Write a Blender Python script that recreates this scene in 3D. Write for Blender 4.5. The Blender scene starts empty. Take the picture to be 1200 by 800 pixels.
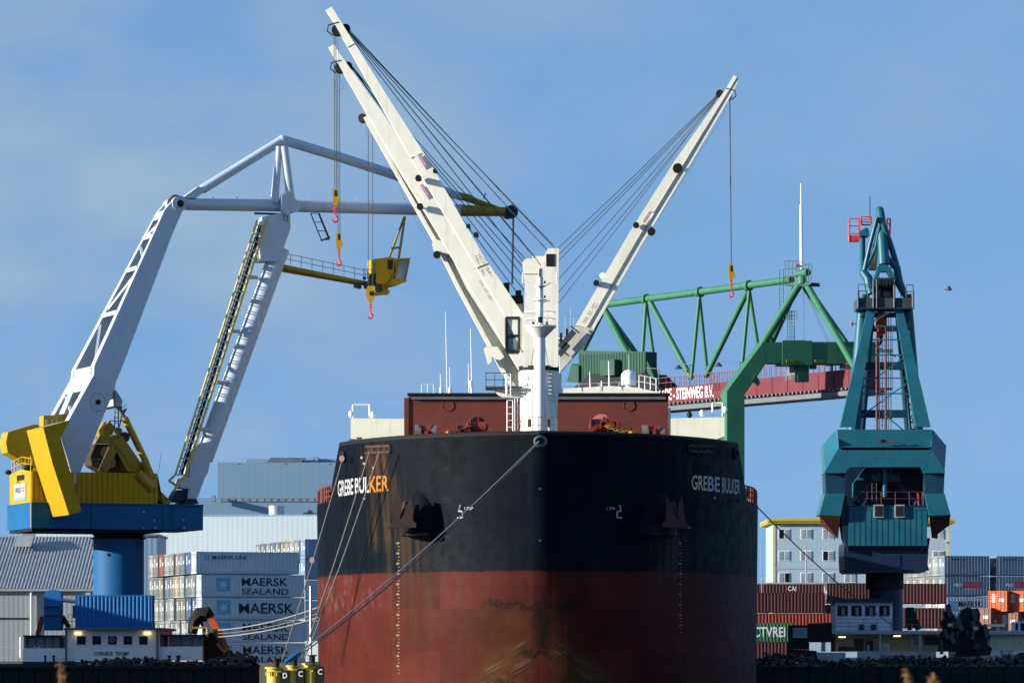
import bpy, math, random
from mathutils import Vector
R = math.radians
random.seed(7)
SC = bpy.context.scene
COL = SC.collection

# ------------------------------------------------------------------ camera
F, CZ, HY = 4800.0, 2.5, 770.0           # focal length in photo pixels, eye height, horizon row
cd = bpy.data.cameras.new('camera')
cam = bpy.data.objects.new('camera', cd)
COL.objects.link(cam)
cam.location = (0, 0, CZ)
cam.rotation_euler = (R(90), 0, 0)
cd.sensor_width = 36
cd.lens = 36 * F / 1200
cd.shift_y = (HY - 400) / 1200
cd.clip_start = 0.5
cd.clip_end = 20000
cd.dof.use_dof = True
cd.dof.focus_distance = 310
cd.dof.aperture_fstop = 7.0
SC.camera = cam

# ------------------------------------------------------------------ sky, sun, exposure
SUN_AZ, SUN_EL = 16.0, 12.5              # degrees towards the viewer from due left; height
sdir = Vector((-math.cos(R(SUN_AZ)) * math.cos(R(SUN_EL)), -math.sin(R(SUN_AZ)) * math.cos(R(SUN_EL)), math.sin(R(SUN_EL))))
W = bpy.data.worlds.new('World')
SC.world = W
W.use_nodes = True
nt = W.node_tree
nt.nodes.clear()
N = nt.nodes.new
out = N('ShaderNodeOutputWorld'); bg = N('ShaderNodeBackground')
sky = N('ShaderNodeTexSky'); sky.sky_type = 'NISHITA'; sky.sun_disc = False
sky.sun_elevation = R(SUN_EL)
sky.sun_rotation = math.atan2(sdir.x, sdir.y)
sky.air_density = 1.0; sky.dust_density = 0.3; sky.ozone_density = 2.0; sky.altitude = 0
tc = N('ShaderNodeTexCoord')
addv = N('ShaderNodeVectorMath'); addv.operation = 'ADD'; addv.inputs[1].default_value = (0, 0, 0.52)
nrm = N('ShaderNodeVectorMath'); nrm.operation = 'NORMALIZE'
nt.links.new(tc.outputs['Generated'], addv.inputs[0]); nt.links.new(addv.outputs[0], nrm.inputs[0])
nt.links.new(nrm.outputs[0], sky.inputs['Vector'])
tint = N('ShaderNodeMix'); tint.data_type = 'RGBA'; tint.blend_type = 'MULTIPLY'; tint.inputs['Factor'].default_value = 1
tint.inputs['B'].default_value = (0.90, 1.02, 1.06, 1)
nt.links.new(sky.outputs[0], tint.inputs['A'])
mp = N('ShaderNodeMapping'); mp.inputs['Scale'].default_value = (13, 13, 24); mp.inputs['Location'].default_value = (3.1, 0.4, 1.7)
nt.links.new(tc.outputs['Generated'], mp.inputs['Vector'])
nz = N('ShaderNodeTexNoise'); nz.inputs['Scale'].default_value = 1.0; nz.inputs['Detail'].default_value = 5; nz.inputs['Roughness'].default_value = 0.5
nt.links.new(mp.outputs[0], nz.inputs['Vector'])
mr = N('ShaderNodeMapRange'); mr.inputs['From Min'].default_value = 0.42; mr.inputs['From Max'].default_value = 0.74
mr.inputs['To Min'].default_value = 0.0; mr.inputs['To Max'].default_value = 0.9
nt.links.new(nz.outputs['Fac'], mr.inputs['Value'])
cl = N('ShaderNodeMix'); cl.data_type = 'RGBA'
cl.inputs['B'].default_value = (1.30, 1.66, 2.0, 1)
sx = N('ShaderNodeSeparateXYZ'); nt.links.new(tc.outputs['Generated'], sx.inputs[0]); mx_w = N('ShaderNodeMapRange'); mx_w.inputs['From Min'].default_value = -0.10; mx_w.inputs['From Max'].default_value = 0.05; mx_w.inputs['To Min'].default_value = 1.0; mx_w.inputs['To Max'].default_value = 0.3; nt.links.new(sx.outputs[0], mx_w.inputs['Value'])
mw = N('ShaderNodeMath'); mw.operation = 'MULTIPLY'; nt.links.new(mr.outputs[0], mw.inputs[0]); nt.links.new(mx_w.outputs[0], mw.inputs[1]); nt.links.new(mw.outputs[0], cl.inputs['Factor']); nt.links.new(tint.outputs['Result'], cl.inputs['A'])
nt.links.new(cl.outputs['Result'], bg.inputs['Color'])
bg.inputs['Strength'].default_value = 0.15
nt.links.new(bg.outputs[0], out.inputs['Surface'])

ld = bpy.data.lights.new('sun', 'SUN'); ld.energy = 4.7; ld.angle = R(0.5); ld.color = (1.0, 0.93, 0.80)
sun = bpy.data.objects.new('sun', ld); COL.objects.link(sun)
sun.location = (-400, -100, 200)
sun.rotation_euler = (-sdir).to_track_quat('-Z', 'Y').to_euler()
SC.view_settings.view_transform = 'Standard'
SC.view_settings.look = 'None'
SC.view_settings.exposure = 1.05
SC.view_settings.gamma = 1.0

# ------------------------------------------------------------------ helpers
def V(*a): return Vector(a)
def P(x, y, Y): return Vector(((x - 600) / F * Y, Y, CZ + (HY - y) / F * Y))

class Frame:
    """a plan frame at a thing's place: u along it, v away from the viewer, w up"""
    def __init__(s, px, Y, deg):
        s.O = Vector(((px - 600) / F * Y, Y, 0)); a = R(deg)
        s.d = Vector((math.cos(a), math.sin(a), 0)); s.n = Vector((-math.sin(a), math.cos(a), 0))
    def uw(s, x, y, v=0.0):
        k = (x - 600) / F
        u = (k * (s.O.y + v * s.n.y) - s.O.x - v * s.n.x) / (s.d.x - k * s.d.y)
        Y = s.O.y + u * s.d.y + v * s.n.y
        return u, CZ + (HY - y) / F * Y
    def w(s, u, v, z): return s.O + s.d * u + s.n * v + Vector((0, 0, z))
    def p(s, x, y, v=0.0):
        u, z = s.uw(x, y, v); return s.w(u, v, z)

ORG = {}
def link(o): COL.objects.link(o); return o
def tag(o, label=None, cat=None, group=None, kind=None):
    if label: o['label'] = label
    if cat: o['category'] = cat
    if group: o['group'] = group
    if kind: o['kind'] = kind
    return o
def thing(name, loc, label, cat, group=None):
    o = bpy.data.objects.new(name, None); link(o); o.location = loc; o.empty_display_size = 0.5
    ORG[o.name] = Vector(loc)
    return tag(o, label, cat, group)

class MB:
    def __init__(s): s.v = []; s.f = []; s.m = []; s.cur = 0
    def add(s, vs, fs):
        b = len(s.v); s.v += [Vector(p) for p in vs]
        for f in fs: s.f.append([b + i for i in f]); s.m.append(s.cur)
        return s
    def prism(s, pts, off):
        n = len(pts); off = Vector(off); a = [Vector(p) for p in pts]
        return s.add(a + [p + off for p in a], [list(range(n)), list(range(2 * n - 1, n - 1, -1))] + [[i, i + n, (i + 1) % n + n, (i + 1) % n] for i in range(n)])
    def loft(s, a, b):
        n = len(a)
        return s.add(list(a) + list(b), [list(range(n)), list(range(2 * n - 1, n - 1, -1))] + [[i, i + n, (i + 1) % n + n, (i + 1) % n] for i in range(n)])
    def box(s, a, b):
        (x0, y0, z0), (x1, y1, z1) = a, b
        return s.prism([(x0, y0, z0), (x1, y0, z0), (x1, y0, z1), (x0, y0, z1)], (0, y1 - y0, 0))
    def fbox(s, fr, u0, u1, v0, v1, z0, z1):
        return s.prism([fr.w(u0, v0, z0), fr.w(u1, v0, z0), fr.w(u1, v0, z1), fr.w(u0, v0, z1)], fr.n * (v1 - v0))
    def fpoly(s, fr, pts, v0, t):
        return s.prism([fr.p(x, y, v0) for x, y in pts], fr.n * t)
    def fprect(s, fr, x0, y0, x1, y1, v0, t):
        return s.fpoly(fr, [(x0, y1), (x1, y1), (x1, y0), (x0, y0)], v0, t)
    def tube(s, p, q, r, r2=None, seg=12, caps=True):
        p = Vector(p); q = Vector(q); r2 = r if r2 is None else r2
        d = (q - p)
        if d.length < 1e-6: return s
        d.normalize(); a = d.orthogonal().normalized(); c = d.cross(a)
        vs = []
        for (o, rr) in ((p, r), (q, r2)):
            for i in range(seg):
                t = 2 * math.pi * i / seg; vs.append(o + a * math.cos(t) * rr + c * math.sin(t) * rr)
        fs = [[i, (i + 1) % seg, seg + (i + 1) % seg, seg + i] for i in range(seg)]
        if caps: fs += [list(range(seg - 1, -1, -1)), list(range(seg, 2 * seg))]
        return s.add(vs, fs)
    def path(s, pts, r, seg=6):
        pts = [Vector(p) for p in pts]; n = len(pts); vs = []; fs = []
        d0 = (pts[1] - pts[0]).normalized(); a = d0.orthogonal().normalized()
        for k in range(n):
            d = (pts[min(k + 1, n - 1)] - pts[max(k - 1, 0)]).normalized()
            a = (a - d * a.dot(d)); a = a.normalized() if a.length > 1e-6 else d.orthogonal().normalized()
            c = d.cross(a); rr = r[k] if isinstance(r, (list, tuple)) else r
            for i in range(seg):
                t = 2 * math.pi * i / seg; vs.append(pts[k] + a * math.cos(t) * rr + c * math.sin(t) * rr)
        for k in range(n - 1):
            for i in range(seg): fs.append([k * seg + i, k * seg + (i + 1) % seg, (k + 1) * seg + (i + 1) % seg, (k + 1) * seg + i])
        fs += [list(range(seg - 1, -1, -1)), list(range((n - 1) * seg, n * seg))]
        return s.add(vs, fs)
    def ball(s, c, r, seg=14, ring=8, half=False):
        c = Vector(c); r = Vector(r) if hasattr(r, '__len__') else Vector((r, r, r)); vs = []; fs = []
        n = ring + 1
        for j in range(n):
            ph = (math.pi / 2 * j / ring) if half else (-math.pi / 2 + math.pi * j / ring)
            for i in range(seg):
                t = 2 * math.pi * i / seg
                cp = max(math.cos(ph), 0.002)
                vs.append(c + Vector((math.cos(t) * cp * r.x, math.sin(t) * cp * r.y, math.sin(ph) * r.z)))
        for j in range(ring):
            for i in range(seg): fs.append([j * seg + i, j * seg + (i + 1) % seg, (j + 1) * seg + (i + 1) % seg, (j + 1) * seg + i])
        fs += [list(range(seg - 1, -1, -1)), list(range(ring * seg, n * seg))]
        return s.add(vs, fs)
    def bar(s, p, q, w, up=(0, 0, 1), t=None):
        """a square section bar"""
        p = Vector(p); q = Vector(q); d = (q - p).normalized(); t = t or w
        a = d.cross(Vector(up)); a = a.normalized() if a.length > 1e-4 else d.orthogonal().normalized()
        b = a.cross(d).normalized()
        c = [a * w / 2 + b * t / 2, a * -w / 2 + b * t / 2, a * -w / 2 - b * t / 2, a * w / 2 - b * t / 2]
        return s.loft([p + k for k in c], [q + k for k in c])
    def corr(s, p, q, hv, pitch, depth, nrm):
        """trapezoid corrugated sheet from p to q, height vector hv, ribs standing out along nrm"""
        p = Vector(p); q = Vector(q); hv = Vector(hv); nrm = Vector(nrm); L = (q - p).length; d = (q - p) / L
        n = max(1, round(L / pitch)); st = L / n; prof = []
        for i in range(n):
            for (a, h) in ((0.0, 0), (0.30, 0), (0.5, 1), (0.8, 1)): prof.append((st * (i + a), 0.02 + depth * h))
        prof.append((L, 0.02))
        vs = []; fs = []
        for (t, h) in prof: vs += [p + d * t + nrm * h, p + d * t + nrm * h + hv]
        for i in range(len(prof) - 1): fs.append([2 * i, 2 * i + 2, 2 * i + 3, 2 * i + 1])
        return s.add(vs, fs)
    def rail(s, pts, h, step=1.5, r=0.03, mids=1, seg=5):
        pts = [Vector(p) for p in pts]
        for a, b in zip(pts[:-1], pts[1:]):
            n = max(1, round((b - a).length / step))
            for i in range(n + 1):
                c = a.lerp(b, i / n); s.tube(c, c + V(0, 0, h), r, seg=seg)
            for k in range(1, mids + 2): z = V(0, 0, h * k / (mids + 1)); s.tube(a + z, b + z, r, seg=seg)
        return s
    def ladder(s, p, q, wv, r=0.03, step=0.35):
        p = Vector(p); q = Vector(q); wv = Vector(wv)
        s.tube(p, q, r, seg=5); s.tube(p + wv, q + wv, r, seg=5)
        n = max(2, int((q - p).length / step))
        for i in range(n + 1): c = p.lerp(q, i / n); s.tube(c, c + wv, r * 0.8, seg=4, caps=False)
        return s
    def pieces(s):
        n = len(s.v); par = list(range(n))
        def find(i):
            while par[i] != i: par[i] = par[par[i]]; i = par[i]
            return i
        for f in s.f:
            a = find(f[0])
            for i in f[1:]: par[find(i)] = a
        isl = {}
        for i in range(n): isl.setdefault(find(i), []).append(i)
        ks = list(isl); bb = []
        for k in ks:
            ps = [s.v[i] for i in isl[k]]
            lo = [min(p[a] for p in ps) for a in range(3)]; hi = [max(p[a] for p in ps) for a in range(3)]
            bb.append((lo, hi, max(h - l for l, h in zip(lo, hi))))
        m = len(ks); q = list(range(m))
        def fq(i):
            while q[i] != i: q[i] = q[q[i]]; i = q[i]
            return i
        for i in range(m):
            for j in range(i + 1, m):
                g = sum(max(0.0, bb[i][0][a] - bb[j][1][a], bb[j][0][a] - bb[i][1][a]) ** 2 for a in range(3)) ** 0.5
                if g <= max(0.02, 0.49 * max(bb[i][2], bb[j][2])): q[fq(j)] = fq(i)
        root = {}
        for i, k in enumerate(ks): root[k] = fq(i)
        return [root[find(f[0])] for f in s.f], m
    def build(s, name, mats, parent=None, smooth=30, label=None):
        if parent and 'mark' not in name and 'letter' not in name and len(s.v) < 6000 and not s.__dict__.get('whole'):
            pc, m = s.pieces(); ids = list(dict.fromkeys(pc))
            if 1 < len(ids) <= 40:
                first = None
                for k in ids:
                    b2 = MB(); b2.whole = True; mp_ = {}
                    for f, w, mm in zip(s.f, pc, s.m):
                        if w != k: continue
                        for i in f:
                            if i not in mp_: mp_[i] = len(b2.v); b2.v.append(s.v[i])
                        b2.f.append([mp_[i] for i in f]); b2.m.append(mm)
                    o = b2.build(name, mats, parent, smooth, label); first = first or o
                return first
        og = ORG[parent.name] if parent else Vector((0, 0, 0))
        me = bpy.data.meshes.new(name); me.from_pydata([v - og for v in s.v], [], s.f)
        if not isinstance(mats, (list, tuple)): mats = [mats]
        for m in mats: me.materials.append(m)
        if len(mats) > 1: me.polygons.foreach_set('material_index', s.m)
        me.update()
        if smooth:
            me.polygons.foreach_set('use_smooth', [True] * len(me.polygons)); me.set_sharp_from_angle(angle=R(smooth))
        o = link(bpy.data.objects.new(name, me))
        if parent: o.parent = parent
        ORG[o.name] = og
        if label: o['label'] = label
        return o

_txt = {}
def text_geo(t, bold=0.0):
    k = (t, bold)
    if k not in _txt:
        cu = bpy.data.curves.new('t', 'FONT'); cu.body = t; cu.size = 1; cu.offset = bold; cu.resolution_u = 3
        o = bpy.data.objects.new('t', cu); COL.objects.link(o)
        dg = bpy.context.evaluated_depsgraph_get()
        me = bpy.data.meshes.new_from_object(o.evaluated_get(dg))
        vs = [v.co.copy() for v in me.vertices]; fs = [list(p.vertices) for p in me.polygons]
        bpy.data.objects.remove(o); bpy.data.curves.remove(cu); bpy.data.meshes.remove(me)
        x0 = min(v.x for v in vs); x1 = max(v.x for v in vs); y0 = min(v.y for v in vs); y1 = max(v.y for v in vs)
        _txt[k] = ([((v.x - x0) / (x1 - x0), (v.y - y0) / (y1 - y0)) for v in vs], fs)
    return _txt[k]
def text_map(mb, t, fn, bold=0.0):
    uv, fs = text_geo(t, bold); return mb.add([fn(u, v) for u, v in uv], fs)
def text_quad(mb, t, a, b, c, d, bold=0.0):
    """a lower left, b lower right, c upper right, d upper left"""
    a, b, c, d = map(Vector, (a, b, c, d))
    return text_map(mb, t, lambda u, v: (a.lerp(b, u)).lerp(d.lerp(c, u), v), bold)

# ------------------------------------------------------------------ materials
def lk(t, a, b): t.links.new(a, b)
def mat(name, col, rough=0.55, metal=0.0, var=0.14, scale=0.8, dirt=None, streak=0.0, grime=0.0, spec=0.28, emit=0, fine=0.0):
    m = bpy.data.materials.new(name); m.use_nodes = True; t = m.node_tree; b = t.nodes['Principled BSDF']
    b.inputs['Roughness'].default_value = rough; b.inputs['Metallic'].default_value = metal
    b.inputs['Specular IOR Level'].default_value = spec
    tcn = t.nodes.new('ShaderNodeTexCoord')
    n1 = t.nodes.new('ShaderNodeTexNoise'); n1.inputs['Scale'].default_value = scale; n1.inputs['Detail'].default_value = 6; n1.inputs['Roughness'].default_value = 0.62
    lk(t, tcn.outputs['Object'], n1.inputs['Vector'])
    r1 = t.nodes.new('ShaderNodeMapRange'); r1.inputs['From Min'].default_value = 0.3; r1.inputs['From Max'].default_value = 0.7
    lk(t, n1.outputs['Fac'], r1.inputs['Value'])
    mx = t.nodes.new('ShaderNodeMix'); mx.data_type = 'RGBA'
    mx.inputs['A'].default_value = (*[c * (1 - var) for c in col], 1); mx.inputs['B'].default_value = (*[min(c * (1 + var), 1) for c in col], 1)
    lk(t, r1.outputs[0], mx.inputs['Factor']); last = mx.outputs['Result']
    dirt = dirt or (0.09, 0.055, 0.035)
    if streak > 0:
        mpn = t.nodes.new('ShaderNodeMapping'); mpn.inputs['Scale'].default_value = (2.6, 2.6, 0.16); lk(t, tcn.outputs['Object'], mpn.inputs['Vector'])
        n2 = t.nodes.new('ShaderNodeTexNoise'); n2.inputs['Scale'].default_value = 1.0; n2.inputs['Detail'].default_value = 5; lk(t, mpn.outputs[0], n2.inputs['Vector'])
        r2 = t.nodes.new('ShaderNodeMapRange'); r2.inputs['From Min'].default_value = 0.54; r2.inputs['From Max'].default_value = 0.78; r2.inputs['To Max'].default_value = streak
        lk(t, n2.outputs['Fac'], r2.inputs['Value'])
        m2 = t.nodes.new('ShaderNodeMix'); m2.data_type = 'RGBA'; m2.inputs['B'].default_value = (*dirt, 1)
        lk(t, r2.outputs[0], m2.inputs['Factor']); lk(t, last, m2.inputs['A']); last = m2.outputs['Result']
    if grime > 0:
        n3 = t.nodes.new('ShaderNodeTexNoise'); n3.inputs['Scale'].default_value = 2.2; n3.inputs['Detail'].default_value = 8; n3.inputs['Roughness'].default_value = 0.7; lk(t, tcn.outputs['Object'], n3.inputs['Vector'])
        r3 = t.nodes.new('ShaderNodeMapRange'); r3.inputs['From Min'].default_value = 0.56; r3.inputs['From Max'].default_value = 0.72; r3.inputs['To Max'].default_value = grime
        lk(t, n3.outputs['Fac'], r3.inputs['Value'])
        m3 = t.nodes.new('ShaderNodeMix'); m3.data_type = 'RGBA'; m3.inputs['B'].default_value = (*dirt, 1)
        lk(t, r3.outputs[0], m3.inputs['Factor']); lk(t, last, m3.inputs['A']); last = m3.outputs['Result']
    lk(t, last, b.inputs['Base Color'])
    rr = t.nodes.new('ShaderNodeMapRange'); rr.inputs['To Min'].default_value = max(rough - 0.1, 0.02); rr.inputs['To Max'].default_value = min(rough + 0.12, 1)
    lk(t, n1.outputs['Fac'], rr.inputs['Value']); lk(t, rr.outputs[0], b.inputs['Roughness'])
    if emit: b.inputs['Emission Color'].default_value = (*col, 1); b.inputs['Emission Strength'].default_value = emit
    return m

WHITE = mat('white_paint', (0.76, 0.77, 0.77), 0.45, streak=0.25, dirt=(0.35, 0.33, 0.29), var=0.05)
SIDGREYB = mat('shaded_plate_grey', (0.22, 0.25, 0.28), 0.55)
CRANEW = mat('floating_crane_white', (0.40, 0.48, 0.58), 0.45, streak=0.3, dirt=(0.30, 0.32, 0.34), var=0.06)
CREAM = mat('cream_paint', (0.86, 0.83, 0.70), 0.5, streak=0.4, dirt=(0.50, 0.36, 0.22), var=0.05)
CREAM2 = mat('cream_house_paint', (0.86, 0.83, 0.66), 0.55, streak=0.3, dirt=(0.4, 0.3, 0.18), var=0.05)
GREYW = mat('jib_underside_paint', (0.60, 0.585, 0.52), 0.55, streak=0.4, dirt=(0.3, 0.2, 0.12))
YEL = mat('yellow_paint', (0.40, 0.245, 0.003), 0.6, spec=0.2, streak=0.35, dirt=(0.25, 0.16, 0.03), var=0.08)
YELD = mat('weathered_yellow_paint', (0.27, 0.18, 0.012), 0.55, streak=0.5, dirt=(0.1, 0.07, 0.02))
BLUE = mat('blue_paint', (0.006, 0.092, 0.235), 0.6, spec=0.2, streak=0.3, dirt=(0.01, 0.05, 0.16), var=0.1)
NAVY = mat('navy_paint', (0.005, 0.018, 0.048), 0.45, streak=0.2)
TEAL = mat('teal_paint', (0.011, 0.105, 0.155), 0.42, streak=0.3, dirt=(0.012, 0.055, 0.09), var=0.15)
TEALD = mat('dark_teal_paint', (0.005, 0.038, 0.07), 0.5, streak=0.3, dirt=(0.005, 0.02, 0.035))
GREEN = mat('green_paint', (0.032, 0.145, 0.078), 0.5, streak=0.3, dirt=(0.03, 0.12, 0.07), var=0.1)
GREEND = mat('dark_green_paint', (0.012, 0.055, 0.036), 0.55, streak=0.3, dirt=(0.015, 0.07, 0.05))
REDG = mat('faded_red_paint', (0.12, 0.010, 0.020), 0.5, streak=0.35, dirt=(0.14, 0.045, 0.068), var=0.12, scale=0.25)
REDOX = mat('red_oxide_paint', (0.14, 0.033, 0.024), 0.6, streak=0.35, dirt=(0.11, 0.035, 0.022), grime=0.2)
REDD = mat('winch_red_paint', (0.19, 0.026, 0.018), 0.5, streak=0.2)
RED = mat('bright_red_paint', (0.55, 0.03, 0.03), 0.45)
HOOKR = mat('hook_red_paint', (0.6, 0.03, 0.05), 0.45)
BLACK = mat('black_steel', (0.009, 0.010, 0.011), 0.7, spec=0.25, grime=0.3)
DARK = mat('dark_steel', (0.05, 0.055, 0.06), 0.6, grime=0.2)
ROPE = mat('wire_rope', (0.06, 0.062, 0.065), 0.6)
FIBRE = mat('mooring_rope_fibre', (0.24, 0.23, 0.205), 0.9, scale=6)
FIBRED = mat('dark_mooring_rope', (0.16, 0.15, 0.14), 0.9, scale=6)
GREY = mat('grey_paint', (0.30, 0.33, 0.36), 0.5, streak=0.3)
GREYD = mat('dark_grey_paint', (0.11, 0.125, 0.14), 0.55, streak=0.2)
RUST = mat('rusty_steel', (0.05, 0.027, 0.021), 0.8, grime=0.5, dirt=(0.06, 0.035, 0.03), scale=1.8, var=0.35)
GALV = mat('galvanised_steel', (0.45, 0.46, 0.47), 0.4, 0.6)
GLASS = mat('window_glass', (0.008, 0.010, 0.013), 0.3, var=0.3, spec=0.12)
GLASSL = mat('pale_window_glass', (0.20, 0.25, 0.29), 0.12, var=0.4, scale=0.5)
INK = mat('dark_lettering', (0.015, 0.02, 0.03), 0.6)
SIGNW = mat('sign_white', (0.8, 0.8, 0.8), 0.5, var=0.02)
LETW = mat('hull_lettering_white', (0.34, 0.35, 0.36), 0.6, var=0.1, grime=0.7, dirt=(0.03, 0.035, 0.04), scale=2)
LETO = mat('hull_lettering_rusty', (0.32, 0.115, 0.012), 0.6, var=0.2, grime=0.5, dirt=(0.25, 0.09, 0.02), scale=2)
DRM = mat('draught_mark_paint', (0.26, 0.20, 0.13), 0.7, var=0.3, grime=0.6, dirt=(0.1, 0.06, 0.04), scale=3)
LETY = mat('hull_lettering_yellowed', (0.55, 0.46, 0.26), 0.6, var=0.2, grime=0.5, dirt=(0.2, 0.12, 0.05), scale=2)
LAMP = mat('lit_lamp', (1.0, 0.72, 0.30), 0.5, emit=1.2, var=0)
ORANGE = mat('orange_paint', (0.55, 0.085, 0.02), 0.5, streak=0.2)
RADOME = mat('radome_plastic', (0.8, 0.82, 0.85), 0.35, var=0.02)
SKYBLUE = mat('star_panel_blue', (0.12, 0.36, 0.58), 0.55, grime=0.3, dirt=(0.1, 0.2, 0.3))
# ================================================================== ground and water
def sheet(name, x0, y0, x1, y1, z, m, nx=1):
    b = MB(); b.add([(x0, y0, z), (x1, y0, z), (x1, y1, z), (x0, y1, z)], [[0, 1, 2, 3]])
    o = b.build(name, m, smooth=0); tag(o, kind='structure'); return o
water_m = mat('harbour_water', (0.02, 0.035, 0.045), 0.12, var=0.3, scale=0.05)
t = water_m.node_tree; bn = t.nodes.new('ShaderNodeBump'); wn = t.nodes.new('ShaderNodeTexNoise'); wn.inputs['Scale'].default_value = 0.9; wn.inputs['Detail'].default_value = 4
tcx = t.nodes.new('ShaderNodeTexCoord'); lk(t, tcx.outputs['Object'], wn.inputs['Vector']); lk(t, wn.outputs['Fac'], bn.inputs['Height']); bn.inputs['Strength'].default_value = 0.35
lk(t, bn.outputs[0], t.nodes['Principled BSDF'].inputs['Normal'])
sheet('water', -9000, -3000, 9000, 12000, 0.0, water_m)
quay_m = mat('quay_concrete', (0.12, 0.12, 0.115), 0.9, grime=0.5, scale=0.1, var=0.25)
b = MB(); b.box((-3000, 405, -3), (-17.5, 9000, 1.95)); b.box((22.5, 470, -3), (3000, 9000, 1.95)); b.box((-17.5, 620, -3), (22.5, 9000, 1.95))
tag(b.build('quay', quay_m, smooth=0), kind='structure')
bank_m = mat('bank_grass_soil', (0.05, 0.045, 0.025), 0.95, grime=0.4, scale=1.0, var=0.4)
b = MB(); b.add([(-60, -5, 0.9), (60, -5, 0.9), (60, 14, 0.75), (-60, 14, 0.75), (60, 24, -0.5), (-60, 24, -0.5)], [[0, 1, 2, 3], [3, 2, 4, 5]])
tag(b.build('riverbank', bank_m, smooth=0), kind='structure')

# ================================================================== the bulk carrier
SX, SY = 1.85, 270.0
ZM, ZT = 13.5, 17.25                     # main deck edge, top of the bow bulwark
HB, HL = 16.1, 30.0
def stem_y(z): return SY + (ZT - z) * 0.16
def crease(z): return 0.03 + 0.27 * min(max((z - 5.0) / 5.5, 0), 1)     # how sharp the stem is at this height
def hull_phi(ph, side, z):
    """ph 0..pi/2 from the stem round to the parallel body"""
    s_ = math.sin(ph); return Vector((SX + side * HB * s_, stem_y(z) + HL * (1 - math.cos(ph)) + crease(z) * HB * s_ * (1 - s_) ** 2, z))
def hull_px(x, y):
    side = -1 if x < 632 else 1; best = None; lo, hi = 0.0, R(84)
    for i in range(60):
        ph = (lo + hi) / 2; z = CZ + (HY - y) / F * (SY + HL * (1 - math.cos(ph)) + 1)
        q = hull_phi(ph, side, z); px = 600 + F * q.x / q.y
        if (px - x) * side < 0: lo = ph
        else: hi = ph
    for k in range(3): z = CZ + (HY - y) / F * q.y; q = hull_phi(ph, side, z)
    return ph, side, z
def hull_at(ph, side, z, off=0.0):
    a_ = hull_phi(max(ph - 0.004, 0), side, z); b_ = hull_phi(ph + 0.004, side, z); n = Vector((side * (b_.y - a_.y), -abs(b_.x - a_.x), 0)).normalized()
    return hull_phi(ph, side, z) + n * off, n

# hull paint: red below, black above, wear
hm = bpy.data.materials.new('hull_paint'); hm.use_nodes = True; t = hm.node_tree; pb = t.nodes['Principled BSDF']
def nd(tp, **kw):
    n = t.nodes.new(tp)
    for k, v in kw.items(): setattr(n, k, v)
    return n
def mathn(op, a, b=None, clamp=False):
    n = nd('ShaderNodeMath', operation=op, use_clamp=clamp)
    for i, s in enumerate((a, b)):
        if s is None: continue
        if isinstance(s, (int, float)): n.inputs[i].default_value = s
        else: lk(t, s, n.inputs[i])
    return n.outputs[0]
def noise(scale, detail=5, vec=None, mapping=None, rough=0.6):
    n = nd('ShaderNodeTexNoise'); n.inputs['Scale'].default_value = scale; n.inputs['Detail'].default_value = detail; n.inputs['Roughness'].default_value = rough
    src = tco.outputs['Object']
    if mapping: mm = nd('ShaderNodeMapping'); mm.inputs['Scale'].default_value = mapping; lk(t, src, mm.inputs['Vector']); src = mm.outputs[0]
    lk(t, src, n.inputs['Vector']); return n.outputs['Fac']
def ramp(v, a, b, lo=0.0, hi=1.0):
    n = nd('ShaderNodeMapRange'); n.inputs['From Min'].default_value = a; n.inputs['From Max'].default_value = b; n.inputs['To Min'].default_value = lo; n.inputs['To Max'].default_value = hi
    lk(t, v, n.inputs['Value']); return n.outputs[0]
def mixc(f, a, b):
    n = nd('ShaderNodeMix', data_type='RGBA')
    for k, s in (('Factor', f), ('A', a), ('B', b)):
        if isinstance(s, tuple): n.inputs[k].default_value = (*s, 1)
        elif isinstance(s, (int, float)): n.inputs[k].default_value = s
        else: lk(t, s, n.inputs[k])
    return n.outputs['Result']
tco = nd('ShaderNodeTexCoord'); sep = nd('ShaderNodeSeparateXYZ'); lk(t, tco.outputs['Object'], sep.inputs[0])
hx, hz = sep.outputs['X'], sep.outputs['Z']
ax = mathn('ABSOLUTE', hx)
def band(v, a, b, soft):                  # 1 inside a..b
    return mathn('MULTIPLY', ramp(v, a - soft, a + soft), ramp(v, b - soft, b + soft, 1, 0))
n_big = noise(0.22, 6); n_mid = noise(1.1, 7); n_str = noise(1.0, 6, mapping=(1.6, 1.6, 0.07)); n_fine = noise(6, 4)
blackc = mixc(ramp(n_str, 0.35, 0.7), (0.0010, 0.0026, 0.0058), (0.0032, 0.0060, 0.0108))
blackc = mixc(ramp(n_big, 0.5, 0.75, 0, 0.5), blackc, (0.0070, 0.0110, 0.0160))
redc = mixc(ramp(n_big, 0.3, 0.7), (0.044, 0.0092, 0.0068), (0.080, 0.0160, 0.0115))
redc = mixc(ramp(n_str, 0.55, 0.8, 0, 0.55), redc, (0.052, 0.022, 0.014))
edge = mathn('ADD', hz, mathn('MULTIPLY', mathn('SUBTRACT', n_mid, 0.5), 0.25))
c = mixc(ramp(edge, 8.18, 8.30), redc, blackc)
# faded pink patches just under the line, towards the sides
f = mathn('MULTIPLY', mathn('MULTIPLY', band(hz, 5.6, 8.1, 0.5), ramp(ax, 9, 14)), ramp(n_mid, 0.5, 0.66, 0, 0.45))
c = mixc(f, c, (0.13, 0.07, 0.07))
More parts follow.
